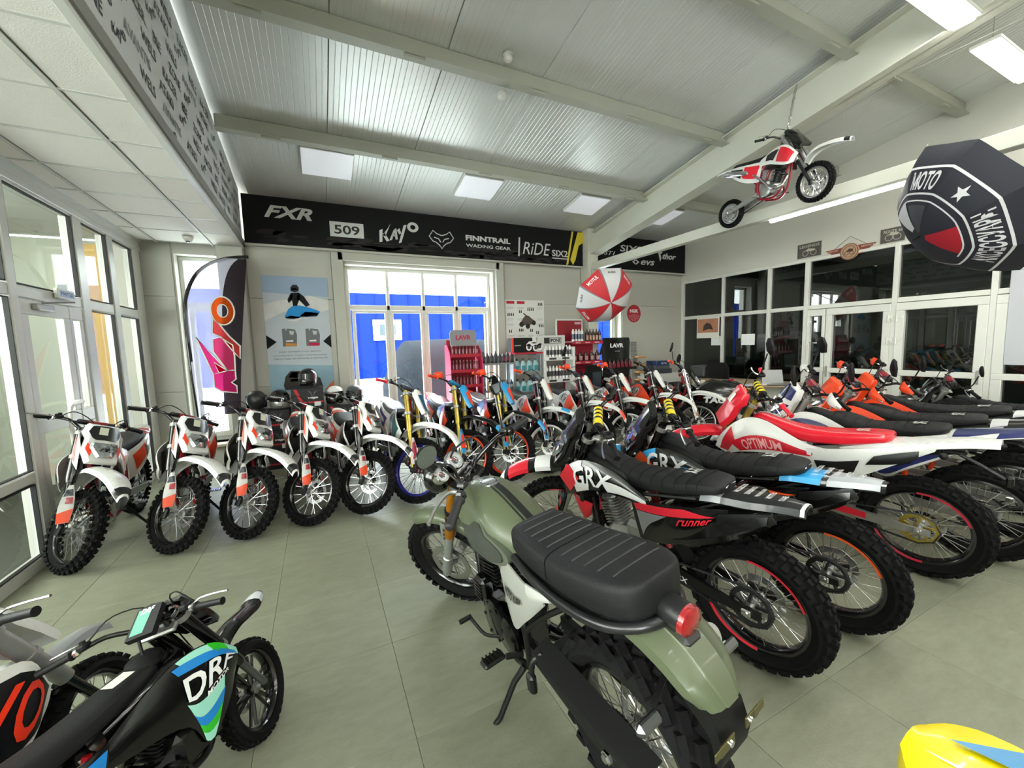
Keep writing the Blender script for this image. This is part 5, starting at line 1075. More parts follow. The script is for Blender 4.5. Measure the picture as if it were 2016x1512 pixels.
    sec2 = [(.192, .873, .146, .061), (.10, .884, .150, .063), (.0, .898, .148, .066), (-.08, .910, .135, .066), (-.13, .918, .108, .062), (-.155, .927, .07, .055), (-.165, .93, .03, .03)]
    for j, s0 in enumerate((sec, sec2)):
        A2 = cr([(x, z, 0) for x, z, _, _ in s0], 4); B2 = cr([(a, b, 0) for _, _, a, b in s0], 4)
        se = ob('seat', loft(G(), [sring(p.x, p.y, max(q.x, .02), max(q.y, .02), 28, .42) for p, q in zip(A2, B2)]), MT['seat'](), rt, ang=50)
        g = G(); x0, x1 = (.43, .23) if j == 0 else (.15, -.07)
        for i in range(5):
            x = x0+(x1-x0)*i/4; z = float(np.interp(-x, [-s[0] for s in s0], [s[1] for s in s0])); q = float(np.interp(-x, [-s[0] for s in s0], [s[2] for s in s0])); hh = float(np.interp(-x, [-s[0] for s in s0], [s[3] for s in s0]))
            r = [v for v in sring(x, z, q, hh, 40, .42) if v[2] > z and abs(v[1]) < q*.72]; r.sort(key=lambda v: v[1]); tube(g, [(a, b, c-.001) for a, b, c in r], .0038, 6)
        ob('seat_rib', g, mat('seat_rib_vinyl', '34363a', .42, coat=.2), se)
    g = G(); pts = [V(.44, .118, .80), V(.30, .142, .80), (.15, .152, .805), (0, .150, .825), (-.09, .128, .842), (-.155, .07, .858), (-.175, 0, .862)]; pts = [V(*p) for p in pts]; pts += [V(p.x, -p.y, p.z) for p in reversed(pts[:-1])]
    tube(g, pts, .0165, 12, sm=5); ob('rear_hoop', g, mat('satin_black_hoop', '1d1e20', .3, .2, coat=.2), rt)
    g = G(); loft(g, [sring(x, z, w, .012, 12, .5) for x, z, w in ((.45, .80, .11), (.2, .80, .135), (0, .82, .13), (-.12, .845, .09))]); ob('seat_base', g, 'blk', rt)
    # silver side panels
    for sd in (1, -1):
        P = Panel([(.575, .118, .755), (.47, .14, .77), (.34, .150, .755), (.22, .150, .765)], [(.56, .128, .70), (.47, .150, .50), (.36, .155, .585), (.225, .148, .73)], side=sd, bulge=.012, nu=20, nv=8); sp_ = ob('side_cover', P.build(), SILV, rt)
        ob('lettering', P.text('MOTO RUSH', [(.30, .30), (.66, .36), (.66, .50), (.30, .45)] if sd > 0 else [(.66, .36), (.30, .30), (.30, .45), (.66, .50)], shear=.3, bold=.06), '1a1a1a', sp_)
        g = G(); 
        for u, v in ((.10, .35), (.14, .62), (.20, .85)): lathe(g, [(.001, 0), (.011, .002), (.011, -.004)], 12, ax='y', c=tuple(P.at(u, v, .0))) if sd > 0 else lathe(g, [(.001, 0), (.011, -.002), (.011, .004)], 12, ax='y', c=tuple(P.at(u, v, .0)))
        ob('cover_bolt', g, 'chrome', sp_)
        P = Panel([(.33, .152, .76), (.24, .153, .775), (.19, .150, .785)], [(.32, .156, .70), (.25, .155, .735), (.185, .150, .765)], side=sd, bulge=.008); ob('side_cover_tip', P.build(), mat('light_silver_paint', 'c6c7c3', .3, .3), rt)
    # frame, engine
    g = G()
    for y in (-1, 1):
        tube(g, [F(.60, -.03), V(.80, y*.04, .74), V(.55, y*.09, .70), V(.45, y*.11, .50), V(.46, y*.10, .30)], .018, 10, sm=4); tube(g, [F(.54, -.03), V(.98, y*.035, .55), V(.90, y*.06, .27), V(.62, y*.09, .22), V(.46, y*.10, .28)], .016, 10, sm=4)
        tube(g, [V(.46, y*.11, .70), V(.2, y*.12, .78), V(-.05, y*.11, .82)], .014, 8, sm=3); tube(g, [V(.45, y*.11, .46), V(.30, y*.12, .62), V(.12, y*.12, .78)], .012, 8, sm=3)
    tube(g, [F(.46, -.03), F(.66, -.03)], .034, 14); ob('frame', g, 'sblk', rt)
    g = G(); box(g, (.70, 0, .34), (.34, .20, .22), bv=.05); en = ob('engine', g, 'gblk', rt)
    g = G(); lathe(g, [(.085, 0), (.083, .02), (.06, .032), (.001, .036)], 26, c=(.60, .098, .34)); ob('engine_cover', g, 'gblk', en)
    g = G(); loft(g, [[(x, .10+d, z) for x, z in [(.70+.09*k*math.cos(a*math.pi/6+.2), .36+.10*k*math.sin(a*math.pi/6+.2)) for a in range(12)]] for d, k in ((0, 1), (.025, .97), (.035, .8), (.036, .1))]); 
    for i in range(6): a = i*1.05; lathe(g, [(.001, .03), (.008, .028), (.008, .0)], 8, c=(.70+.075*math.cos(a), .108, .36+.085*math.sin(a)))
    ob('alternator_cover', g, 'gblk', en)
    g = G(); box(g, (.83, .09, .45), (.09, .07, .11), bv=.015); 
    for i in range(5): box(g, (.83, .128, .41+i*.018), (.07, .008, .006))
    box(g, (.815, .11, .515), (.05, .03, .018), bv=.004); ob('starter_housing', g, 'gblk', en)
    g = G(); X = Matrix.Translation((.80, 0, .50)) @ Matrix.Rotation(math.radians(12), 4, 'Y'); tube(g, [X @ V(0, 0, -.05), X @ V(0, 0, .14)], .055, 14)
    for i in range(9): box(g, (0, 0, -.02+i*.018), (.15, .15, .006), X=X, bv=.002)
    box(g, (0, 0, .16), (.13, .13, .06), X=X, bv=.02); ob('cylinder', g, 'sblk', en)
    g = G(); tube(g, [V(.88, 0, .58), V(1.02, -.03, .50), V(1.0, -.07, .28), V(.8, -.12, .2), V(.4, -.15, .28), V(.2, -.18, .42)], .02, 12, sm=5); ex = ob('exhaust_pipe', g, 'sblk', rt)
    g = G(); a, b = V(.26, -.165, .44), V(-.15, -.172, .675); tube(g, [a, a.lerp(b, .08), a.lerp(b, .93), b], [.03, .052, .050, .046], 20); ob('silencer', g, 'sblk', ex)
    d_ = (b-a).normalized(); g = G(); tube(g, [b-d_*.05, b, b+d_*.035, b+d_*.04, b+d_*.02], [.047, .045, .040, .028, .026], 20); ob('exhaust_tip', g, 'chrome', ex); g = G(); tube(g, [b+d_*.005, b+d_*.022], .026, 16); ob('tip_bore', g, '060606', ex)
    # swingarm with wide chain guard
    g = G()
    for y in (-1, 1):
        rg2 = [[V(x, y*yy+dy, z+dz) for dy, dz in ((-.014, -h), (.014, -h), (.014, h), (-.014, h))] for x, yy, z, h in ((.47, .095, .38, .03), (.25, .105, .36, .036), (.06, .112, .33, .03), (-.06, .112, .325, .022))]; loft(g, rg2)
    box(g, (.37, 0, .37), (.05, .2, .06), bv=.01); sw = ob('swingarm', g, 'sblk', rt)
    g = G(); P = Panel([(.36, .070, .475), (.15, .070, .455), (-.16, .065, .42)], [(.36, .145, .45), (.15, .150, .43), (-.15, .140, .40)], bulge=.0, dirv=(0, 0, 1), th=.005, nu=10); P.build(g); P2 = Panel([(.36, .145, .45), (.15, .150, .43), (-.15, .140, .40)], [(.38, .14, .40), (.15, .148, .385), (-.12, .142, .37)], bulge=.002, th=.005, nu=10); P2.build(g); ob('chain_guard', g, mat('matte_black_guard', '0a0a0b', .65, spec=.3), rt, ang=18)
    g = G(); lathe(g, [(.001, .02), (.014, .018), (.016, .012), (.022, .01), (.022, 0)], 6, c=(0, .128, .325)); tube(g, [V(0, -.13, .325), V(0, .13, .325)], .009, 8); ob('rear_axle', g, 'chrome', rt)
    g = G(); N = [V(0, .09, .325+.09), V(.48, .08, .40), V(.51, .08, .37), V(.48, .08, .34), V(0, .09, .325-.09), V(-.065, .09, .26), V(-.09, .09, .325), V(-.065, .09, .39)]; tube(g, N, .008, 6, closed=True); ob('chain', g, 'dalu', rt)
    for sd in (1, -1):
        g = G(); a, b = V(.06, sd*.135, .42), V(.22, sd*.125, .74); tube(g, [a, b], .014, 10)
        for i in range(12): lathe(g, [(.024, -.006), (.030, 0), (.024, .006)], 14, ax='z', c=tuple(a.lerp(b, .2+i*.055)))
        ob('rear_shock', g, 'sblk', rt) if sd < 0 else None
        g = G(); tube(g, [V(.52, sd*.10, .30), V(.54, sd*.17, .315)], .013, 8); box(g, V(.555, sd*.225, .325), (.055, .10, .022), bv=.008)
        for i in range(5): box(g, V(.555, sd*(.19+i*.018), .338), (.05, .006, .006))
        fp = ob('foot_peg', g, 'sblk', rt)
        g = G(); tube(g, [V(.33, sd*.12, .45), V(.35, sd*.155, .42), V(.345, sd*.17, .37)], .011, 8, sm=3); box(g, V(.345, sd*.172, .345), (.045, .03, .08), bv=.01); ob('passenger_peg', g, 'sblk', rt)
    g = G(); tube(g, [V(.64, .115, .30), V(.66, .135, .31), V(.74, .165, .285), V(.80, .185, .32), V(.83, .19, .335)], .008, 8, sm=3); tube(g, [V(.83, .185, .335), V(.83, .245, .335)], .012, 8); ob('gear_lever', g, 'sblk', rt)
    g = G(); tube(g, [V(.50, .11, .26), V(.52, .16, .20), V(.55, .235, .05), V(.56, .262, .022)], [.015, .013, .012, .012], 10); box(g, V(.585, .27, .013), (.075, .045, .016), bv=.007); ob('side_stand', g, 'sblk', rt)
    # rear fender, tail lamp, plate holder, signals
    L = cr([(.16, .815, .075), (.02, .835, .092), (-.12, .842, .10), (-.22, .818, .10), (-.29, .765, .088), (-.325, .715, .055)], 5); rg = []
    for i, q in enumerate(L):
        t = (L[min(i+1, len(L)-1)]-L[max(i-1, 0)]); t = V(t.x, 0, t.y).normalized(); nn = V(t.z, 0, -t.x); c = V(q.x, 0, q.y); w = q.z
        o_ = [c+V(0, w*k, 0)+nn*z for k, z in ((-1, -.035), (-.98, -.008), (-.72, .008), (-.42, .012), (-.38, .018), (.38, .018), (.42, .012), (.72, .008), (.98, -.008), (1, -.035))]; rg.append(o_+[x-nn*.006 for x in reversed(o_)])
    rfd = ob('rear_fender', loft(G(), rg), OLV, rt, ang=50)
    X = Matrix.Translation((-.20, 0, .882)) @ Matrix.Rotation(math.radians(-6), 4, 'Y'); g = G(); lathe(g, [(.001, .06), (.030, .055), (.040, .035), (.043, -.02), (.040, -.024)], 28, ax='x', X=X); box(g, (-.185, 0, .845), (.06, .06, .05), bv=.014); box(g, (-.20, 0, .828), (.09, .07, .03), bv=.012); tl = ob('tail_lamp', g, mat('satin_black_housing', '1b1c1d', .4), rt)
    g = G(); lathe(g, [(.041, -.018), (.044, -.022), (.042, -.036), (.030, -.044), (.001, -.047)], 28, ax='x', X=X); ob('red_lens', g, mat('red_lens', '8f0a14', .12, coat=1, var=.5, vs=70, bump=.3, bs=160), tl)
    g = G(); prism(g, [(-.29, .73), (-.325, .69), (-.345, .62), (-.335, .57), (-.325, .57), (-.31, .64), (-.22, .71)], -.06, .06); ob('plate_holder', g, 'blk', rt)
    for sd in (1, -1):
        g = G(); tube(g, [V(-.18, sd*.04, .72), V(-.21, sd*.14, .70)], .008, 8); sgn = ob('signal_stalk', g, 'blk', rt)
        g = G(); box(g, V(-.225, sd*.175, .69), (.03, .085, .035), bv=.012); ob('turn_signal', g, mat('smoked_signal', '3c3f42', .15, .5, coat=1), sgn)
        g = G(); box(g, V(-.352, sd*.055, .655), (.004, .06, .03), bv=.001); box(g, V(-.354, sd*.085, .66), (.003, .05, .024), bv=.001); 
        pb = ob('plate_bracket', g, mat('zinc_passivated', '6d6840', .35, .8), rt)
        g = G(); lathe(g, [(.001, -.006), (.008, -.005), (.009, 0)], 10, ax='x', c=(-.354, sd*.045, .655)); ob('bracket_bolt', g, 'chrome', pb)
    return place(rt, (.90, .93), (.73, 2.32), 7)
hero()
# ================================================================ small bikes in the near left corner, hanging bike, yellow tail
def scaled(root, s, R, Fp, lean, z=0):
    place(root, R, Fp, lean); root.matrix_basis = Matrix.Translation((0, 0, z)) @ root.matrix_basis @ Matrix.Scale(s, 4); return root
MG, MB, MM = '2fbf2a', '1f86d6', '9fe3cf'
def drf_extra(root, S, F, B, SX, fo):
    # pull starter, engine shroud, dash plate, carburettor cap
    g = G(); X = Matrix.Translation(B(.70, .36, -.13)) @ Matrix.Rotation(math.pi, 4, 'X'); lathe(g, [(.13, 0), (.13, .03), (.115, .055), (.085, .06), (.08, .045), (.001, .05)], 32, X=X)
    for i in range(22): a = i*.2856; box(g, (.098*math.cos(a), .061, .098*math.sin(a)), (.006, .012, .02), X=X @ Matrix.Identity(4))
    ps = ob('pull_starter', g, 'gblk', root); g = G(); box(g, B(.70, .36, -.183), (.07, .004, .10), X=None); ob('paper_label', g, 'dedede', ps)
    g = G(); box(g, B(.92, .46, -.08), (.26, .14, .20), bv=.03); ob('engine_shroud', g, 'gblk', root)
    g = G(); X = Matrix.Translation(F(S.du+.10, -.02)) @ Matrix.Rotation(-math.radians(35), 4, 'Y'); X = X @ Matrix.Scale(.62, 4); loft(g, [[(x, y, z) for x, y in [(-.13, -.11), (.13, -.10), (.15, 0), (.13, .10), (-.13, .11)]] for z in (-.03, .0, .02)] , X=X); da = fo('dash_plate', g, 'blk')
    g = G(); flat_poly(g, [(-.10, -.02), (.10, -.03), (.12, .085), (-.10, .085)], X @ V(0, 0, .022), X.to_3x3() @ V(1, 0, 0), X.to_3x3() @ V(0, 1, 0)); ob('dash_print', g, mat('mint_matte_print', '63a492', .6), da)
    g = G(); flat_text(g, 'DRF', X @ V(.07, .06, .024), X.to_3x3() @ V(0, -1, 0), X.to_3x3() @ V(1, 0, 0)*1, .05, .11, 0, .2, .03); ob('lettering', g, 'f2f2f2', da)
    g = G(); lathe(g, [(.001, .05), (.05, .048), (.075, .03), (.078, 0), (.05, -.03)], 20, ax='z', c=tuple(B(.86, .93, .0))); tube(g, [B(.86, .97), B(.88, 1.08, .02), B(.96, 1.08, .05), B(1.02, 1.0, .04)], .008, 6, sm=4); ob('fuel_hose', g, 'blk', root)
    g = G()
    for sd in (1, -1): tube(g, [F(S.du, .06, sd*.10), F(S.du+.02, .10, sd*.05), F(S.du-.0, .11, 0)], .010, 6, sm=3, flat=1.6)
    fo('chrome_strap', g, 'chrome')
d = dict(KY, name='mini_bike', cat='motorcycle', label='small black mini bike with green and blue graphics in the near left corner', wb=1.38, rf=.305, rr=.305, wf=.13, wr=.13, wstyle=('mini', 'mini'), cast=True, du=.84, dl=.50, hz=1.0, steer=18, fork='gblk', lower=mat('grey_fork_tube', '5f625f', .35, .6),
  guard=None, plate='gblk', headlight=False, plateg=[], skid=False, frame='gblk', fender='gblk', fendg=[(.75, .95, 'c9cdd0')], shroud='gblk', side='gblk', tailc='gblk', tailg=[], pad=None, barw=.44, swing='gblk', extra=drf_extra, group=None, tank='gblk', eng='gblk', exh='sblk', radiator=False, stand=True, seattext=('', 'white'),
  sht=[(1.24, .70, .14), (1.08, .86, .17), (.92, .90, .15), (.74, .86, .13), (.52, .78, .13)], shb=[(1.18, .62, .15), (1.08, .50, .17), (.93, .40, .17), (.84, .58, .16), (.50, .70, .14)],
  shroudg=[([(.04, .02), (.56, .0), (.50, .16), (.02, .28)], MM), ([(.16, .02), (.32, .0), (.27, .15), (.12, .18)], MG), ([(.06, .16), (.60, .04), (.58, .14), (.04, .28)], MB), ([(.25, .55), (.62, .52), (.60, .68), (.28, .70)], MM), ([(.27, .70), (.60, .68), (.58, .79), (.32, .81)], MB), ([(.32, .81), (.58, .79), (.57, .88), (.38, .90)], MG), ([(.38, .90), (.57, .88), (.56, .98), (.45, .98)], MM)],
  text=('DRF', [(.06, .24), (.62, .20), (.60, .48), (.12, .46)], 'eef2f2'), text2=('MOTOR', [(.20, .485), (.44, .49), (.44, .545), (.20, .54)], 'eef2f2'), sdt=[(.56, .80, .14), (.40, .80, .145), (.20, .84, .14), (.0, .89, .10)], sdb=[(.52, .66, .14), (.38, .66, .15), (.18, .72, .15), (-.02, .84, .11)], sideg=[([(.02, .15), (.35, .1), (.30, .6), (.05, .85)], MB), ([(.35, .1), (.48, .1), (.40, .5), (.30, .6)], MG)],
  seats=[(.86, .915, .07, .03), (.82, .915, .085, .045), (.70, .90, .095, .05), (.5, .885, .105, .05), (.25, .90, .11, .05), (.05, .925, .10, .05), (-.04, .935, .08, .03)], fend=[(-.16, .36), (-.10, .42), (.02, .455), (.14, .45), (.26, .44), (.36, .46), (.44, .45)])
d['seattext'] = None
o = bike(d)
o2 = [c for c in o.children if c.name.startswith('front_wheel') or c.name.startswith('rear_wheel')]
for w in o2:   # black cast wheels instead of wire spokes
    for c in list(w.children):
        if c.name.startswith('spokes'):
            g = G()
            for i in range(6):
                for dd in (-.14, .14): a = 2*math.pi*i/6+dd; tube(g, [(.022*math.cos(a), 0, .022*math.sin(a)), (.20*math.cos(a), 0, .20*math.sin(a))], [.014, .010], 6)
            me = mesh('cast_spokes', g, 'gblk'); c.data = me; c.name = 'cast_spokes'
g = G(); P0 = None
g = G(); c = V(.70, -.06, .975); flat_poly(g, [(-.05, -.035), (.05, -.035), (.05, .035), (-.05, .035)], c, (1, 0, 0), (0, 1, 0)); st_ = ob('paper_label', g, 'e6e3da', o)
scaled(o, .64, (-.80, 1.13), (-.31, 1.87), 10)
def mk_extra(root, S, F, B, SX, fo):
    g = G(); rgs = [sring(x, z, w, h, 16, .6) for x, z, w, h in ((1.22, .88, .05, .03), (1.28, .93, .09, .06), (1.38, .94, .10, .07), (1.46, .92, .08, .05), (1.50, .90, .04, .03))]; loft(g, rgs); fo('wrapped_front_fender', g, mat('clear_plastic_wrap', '9a9d9f', .12, .1, coat=1, alpha=.55, var=.5, vs=25, bump=1, bs=18))
d = dict(KY, name='mini_bike', label='small orange and white mini bike cut off by the left edge of the photo', wb=1.30, rf=.29, rr=.27, wf=.11, wr=.11, hz=1.0, steer=20, fork='alu', lower='gblk', guard=None, frame=ORG, pad=None, skid=False, group=None, extra=None, fender=mat('grey_fender_plastic', '8b8d8f', .35), fend=[(-.16, .36), (-.1, .42), (.02, .44), (.12, .43), (.2, .40)], fendw=[.06]*5, headlight=False, plateg=[], fendg=[], tank='alu', barw=.42,
  sht=[(1.14, .66, .15), (1.08, .82, .17), (.90, .84, .165), (.70, .82, .15), (.45, .80, .14)], shb=[(1.10, .58, .15), (1.00, .50, .17), (.82, .48, .17), (.66, .52, .16), (.42, .62, .15)],
  shroudg=[([(.03, .12), (.92, .10), (.90, .92), (.12, .92)], BLKC)], text=('KAYO', [(.10, .22), (.85, .16), (.85, .80), (.16, .84)], 'f03a20'))
o = bike(d); scaled(o, .78, (-1.31, 1.06), (-.80, 1.95), 9)
# ---------------------------------------------------------------- pit bike hanging on a chain from the slanting beam
d = dict(KY, label='small red and white pit bike hanging from the slanting beam by a chain', wf=.085, wr=.085, rf=.25, rr=.215, hz=.95, du=.78, dl=.58, steer=-8, fork='alu', lower='gblk', guard=None, plate='gblk', headlight=False, plateg=[], rim='alu', skid=False, group=None, stand=False, extra=None, pad=None, fork_=0, frame='dred', plshape=None,
  shroud='white', shroudg=[([(.08, .15), (.5, .1), (.5, .85), (.15, .85)], 'd02030'), ([(.52, .2), (.85, .15), (.85, .7), (.6, .8)], BLKC)], text=None, side='white', sideg=[([(.05, .15), (.45, .1), (.5, .75), (.1, .8)], 'd02030'), ([(.5, .2), (.9, .2), (.9, .7), (.55, .8)], BLKC)], tailg=[], sil='chrome', swing='alu',
  fend=[(-.12, .34), (-.06, .42), (.04, .47), (.16, .475), (.28, .46), (.38, .435), (.46, .405)])
del d['plshape']
o = bike(d); scaled(o, .77, (4.72, 3.43), (4.68, 2.46), -2, 3.146-.77*.235)
t = thing('hanging_chain', 'steel chain holding the hanging pit bike by its handlebar', 'chain', (4.97, 2.87, 4.30))
zt = .05; zb = -.60
for i in range(13):
    g = G(); z = zt-i*.052; ring_ = [(.011*math.cos(a), 0, .030*math.sin(a)) for a in [k*math.pi/5 for k in range(10)]]; fr_ = (i/12)
    X = Matrix.Translation((-.27*fr_, -.07*fr_, z)) @ Matrix.Rotation(.35 if 1 else 0, 4, 'Y') @ Matrix.Rotation(math.pi/2*(i % 2), 4, 'Z'); tube(g, ring_, .0055, 6, closed=True, X=X); ob('chain_link', g, 'steel', t)
# ---------------------------------------------------------------- yellow motorcycle just entering at the lower right
YEL = mat('yellow_plastic', 'f0d800', .3, coat=.4)
d = dict(EN, label='yellow motorcycle whose fender shows at the lower right edge', rim='gblk', fender='white', shroud=YEL, side=YEL, tailc=YEL, grip='blk', guardg=[], shroudg=[], sideg=[([(.1, .4), (.9, .35), (.9, .55), (.1, .65)], 'd9dadc')], plateg=[], group=None, tank=YEL, frame='sblk', fork='gblk', lower='chrome',
   tail=[(.42, .80, .10), (.20, .88, .13), (.02, .915, .15), (-.18, .94, .15), (-.30, .95, .13), (-.355, .947, .10), (-.385, .945, .04)], tailg=[])
o = bike(d)
for c in list(o.children):
    if c.name.startswith('rear_fender'):
        g = G(); flat_poly(g, [(-.36, -.03), (-.20, .02), (.20, .11), (.20, .06), (-.2, -.01)], (0, 0, .945), (1, 0, .0), (0, 1, 0)); 
        g.v = [(x, y, z-(.0 if x < -.1 else (x+.1)*.12)+.012) for x, y, z in g.v]; ob('decal', g, 'd8dade', c)
        g = G(); flat_poly(g, [(-.345, .02), (-.27, .10), (-.22, .10), (-.27, .04)], (0, 0, .9615), (1, 0, 0), (0, 1, 0)); ob('decal', g, '3a86b8', c)
place(o, (.845, -.12), (.88, -1.5), 0)
# ================================================================ umbrellas
CW = lambda x, y, z: XC*x+YD*y+ZF*z
def umbrella(name, label, apex, axis, R, h, roll, paint, handle=.75, up=None, nm_shaft='gblk'):
    axis = Vector(axis).normalized()      # from rim centre to apex
    e1 = axis.orthogonal().normalized() if up is None else (up-axis*up.dot(axis)).normalized(); e1 = Matrix.Rotation(roll, 3, axis) @ e1; e2 = axis.cross(e1); apex = Vector(apex)
    def S(th, t, off=0):
        k = th/(math.pi/4); fr = k-math.floor(k); flat = 1-.075*math.sin(math.pi*fr)*t   # cloth is pulled in between the ribs
        r = R*math.sin(t*1.15)/math.sin(1.15)*flat; d = h*(1-math.cos(t*1.15))/(1-math.cos(1.15))
        return apex-axis*(d-off)+(e1*math.cos(th)+e2*math.sin(th))*r
    t_ = thing(name, label, 'umbrella'); 
    def patch(k0, k1, t0, t1, off, nu=8, nv=8):
        g = G(); vs = [S((k0+(k1-k0)*i/nu)*math.pi/4, t0+(t1-t0)*j/nv, off) for i in range(nu+1) for j in range(nv+1)]
        return g.add(vs, [(i*(nv+1)+j, (i+1)*(nv+1)+j, (i+1)*(nv+1)+j+1, i*(nv+1)+j+1) for i in range(nu) for j in range(nv)])
    pans = []
    for k in range(8):
        g = patch(k, k+1, 0, 1, 0); g2 = patch(k, k+1, 0, 1, -.002); o = len(g.v); g.v += g2.v; g.f += [tuple(reversed([i+o for i in f])) for f in g2.f]; g.m += g2.m
        pans.append(ob('canopy_panel', g, paint(k), t_, ang=60))
        g = G(); tube(g, [S(k*math.pi/4, j/10, -.008) for j in range(11)], .0022, 5); tube(g, [S(k*math.pi/4, 1, -.005), S(k*math.pi/4, 1.03, -.005)], .004, 6); ob('rib', g, 'alu', t_)
    g = G(); tube(g, [apex+axis*.06, apex, apex-axis*handle], [.004, .006, .006], 8); sh = ob('shaft', g, nm_shaft, t_); g = G(); a = apex-axis*handle; tube(g, [a, a-axis*.10, a-axis*.15+e1*.02, a-axis*.16+e1*.06, a-axis*.13+e1*.09], .012, 8, sm=4); ob('handle', g, 'blk', t_)
    def txt(s, k0, k1, t0, t1, par, c, flip=False, bold=.03, off=.003):
        P, F, Wd = textmesh(s, 0, bold); g = G(); g.add([S((k0+(k1-k0)*(x/Wd))*math.pi/4, t0+(t1-t0)*y, off) for x, y in P], F); return ob('lettering', g, c, par)
    return t_, S, patch, pans, txt
UR = mat('red_umbrella_cloth', 'c22a33', .6, bump=.1, bs=30); UWt = mat('pale_umbrella_cloth', 'c9c9cb', .6, bump=.1, bs=30)
ap = CW((1203-1008)/790*6.35, (596-756)/790*6.35, 6.35)+V(0, 0, 1.6)
t_, S, patch, pans, txt = umbrella('umbrella', 'open red and white umbrella hanging in the corner by the beam column', ap, CW(.22, .52, -.70), .50, .26, 0.42, lambda k: UR if k % 2 else UWt, nm_shaft='sblk')
for k in range(8):
    ob('grey_piping', patch(k-.035, k+.035, .05, 1, .002, 2, 10), mat('grey_piping', '77777c', .6), pans[k])
    if k % 2: txt('MOTUL', k+.80, k+.20, .78, .90, pans[k], 'efe8e8')
    else: txt('AURIS', k+.70, k+.30, .82, .89, pans[k], '26262a')
g = G(); h0 = Vector(ap)-CW(.22, .52, -.70).normalized()*.8; tube(g, [h0, (5.0, 6.62, 3.04)], .003, 4); ob('hanging_string', g, 'blk', t_)
UB = mat('black_umbrella_cloth', '23252e', .7, bump=.15, bs=20); dm = 3.3
ap = CW((1812-1008)/790*dm, (465-756)/790*dm, dm)+V(0, 0, 1.6)
t_, S, patch, pans, txt = umbrella('umbrella', 'open black umbrella with white rings and star print at the upper right edge', ap, CW(-.79, .51, .33), .60, .36, math.pi/8-.5, lambda k: UB, handle=.85, up=CW(0, -1, 0))
WP = mat('white_cloth_print', 'd6d6d8', .6)
for k in range(8):
    ob('ring_print', patch(k, k+1, .74, .765, .0025, 8, 2), WP, pans[k]); ob('ring_print', patch(k, k+1, .47, .49, .0025, 8, 2), WP, pans[k])
K0 = 0
UMB2 = (S, patch, pans, txt, WP)
txt('МОТО', -.12, -.88, .52, .71, pans[7], WP)
txt('АКСЕССУАРЫ', -3.62, -2.10, .71, .52, pans[5], WP)
g = G(); st = [S((-1.5)*math.pi/4+.13*r*math.cos(a), .61+.095*r*math.sin(a), .004) for a, r in [(math.pi/2+i*math.pi/5, 1 if i % 2 == 0 else .42) for i in range(10)]]; g.add(st+[S(-1.5*math.pi/4, .61, .005)], [(i, (i+1) % 10, 10) for i in range(10)]); ob('star_print', g, WP, pans[6])
ob('red_print', patch(-3.4, -2.2, .06, .40, .003), mat('red_cloth_print', 'a81c2c', .6), pans[5]); ob('white_print', patch(.1, 1.0, .10, .42, .003), WP, pans[0]); ob('grey_print', patch(-.9, 0, .05, .36, .003), mat('grey_cloth_print', '3c3d42', .6), pans[7]); ob('ring_print', patch(-3.6, 1.2, .40, .415, .0035, 28, 2), WP, pans[6])
g = G(); a_ = ap+CW(.75, -.51, -.43)*.45; tube(g, [a_+V(.5, .0, .12), a_+V(2.2, .7, .95)], .005, 5); tag(ob('cord', g, 'blk'), 'thin dark cord stretching from the black umbrella to the right wall', 'cord')
# ================================================================ feather flag
FB = bpy.data.materials.new('translucent_flag_cloth'); FB.use_nodes = True
def cloth(name, col, tr=.5):
    if name in _M: return _M[name]
    m = bpy.data.materials.new(name); m.use_nodes = True; nt = m.node_tree
    for x in list(nt.nodes): nt.nodes.remove(x)
    o = nt.nodes.new('ShaderNodeOutputMaterial'); d = nt.nodes.new('ShaderNodeBsdfDiffuse'); t = nt.nodes.new('ShaderNodeBsdfTranslucent'); p = nt.nodes.new('ShaderNodeBsdfTransparent'); a = nt.nodes.new('ShaderNodeMixShader'); b = nt.nodes.new('ShaderNodeMixShader')
    c = srgb(col)+[1]; d.inputs[0].default_value = c; t.inputs[0].default_value = c; p.inputs[0].default_value = c; a.inputs[0].default_value = .6; b.inputs[0].default_value = tr
    w = nt.nodes.new('ShaderNodeTexNoise'); w.inputs['Scale'].default_value = 6; bp = nt.nodes.new('ShaderNodeBump'); bp.inputs['Strength'].default_value = .4; nt.links.new(w.outputs[0], bp.inputs['Height']); nt.links.new(bp.outputs[0], d.inputs['Normal'])
    nt.links.new(d.outputs[0], a.inputs[1]); nt.links.new(t.outputs[0], a.inputs[2]); nt.links.new(a.outputs[0], b.inputs[1]); nt.links.new(p.outputs[0], b.inputs[2]); nt.links.new(b.outputs[0], o.inputs[0]); _M[name] = m; return m
fy = 6.30; fl = thing('feather_flag', 'tall feather flag with a pink and orange wordmark by the narrow window', 'flag', (-1.25, fy, 0))
lx, lz = -1.25, 0
def FP(x, z): return (x+1.25, .02*math.sin(z*3), z)
pole = [(-1.40, .02), (-1.43, .8), (-1.45, 1.5), (-1.455, 2.1), (-1.42, 2.35), (-1.33, 2.56), (-1.20, 2.70), (-1.02, 2.79), (-.86, 2.825), (-.74, 2.835)]
g = G(); tube(g, [FP(*p) for p in pole], .011, 8, sm=4); ob('pole', g, 'gblk', fl)
g = G(); PL = cr([(x, z, 0) for x, z in pole[1:]], 5); right = cr([(-.97, .76, 0), (-.93, 1.3, 0), (-.86, 1.9, 0), (-.80, 2.4, 0), (-.755, 2.78, 0)], 9)
def lerpx(C_, z): return float(np.interp(z, [p.y for p in C_], [p.x for p in C_]))
zs_ = [.80+i*(2.80-.80)/40 for i in range(41)]
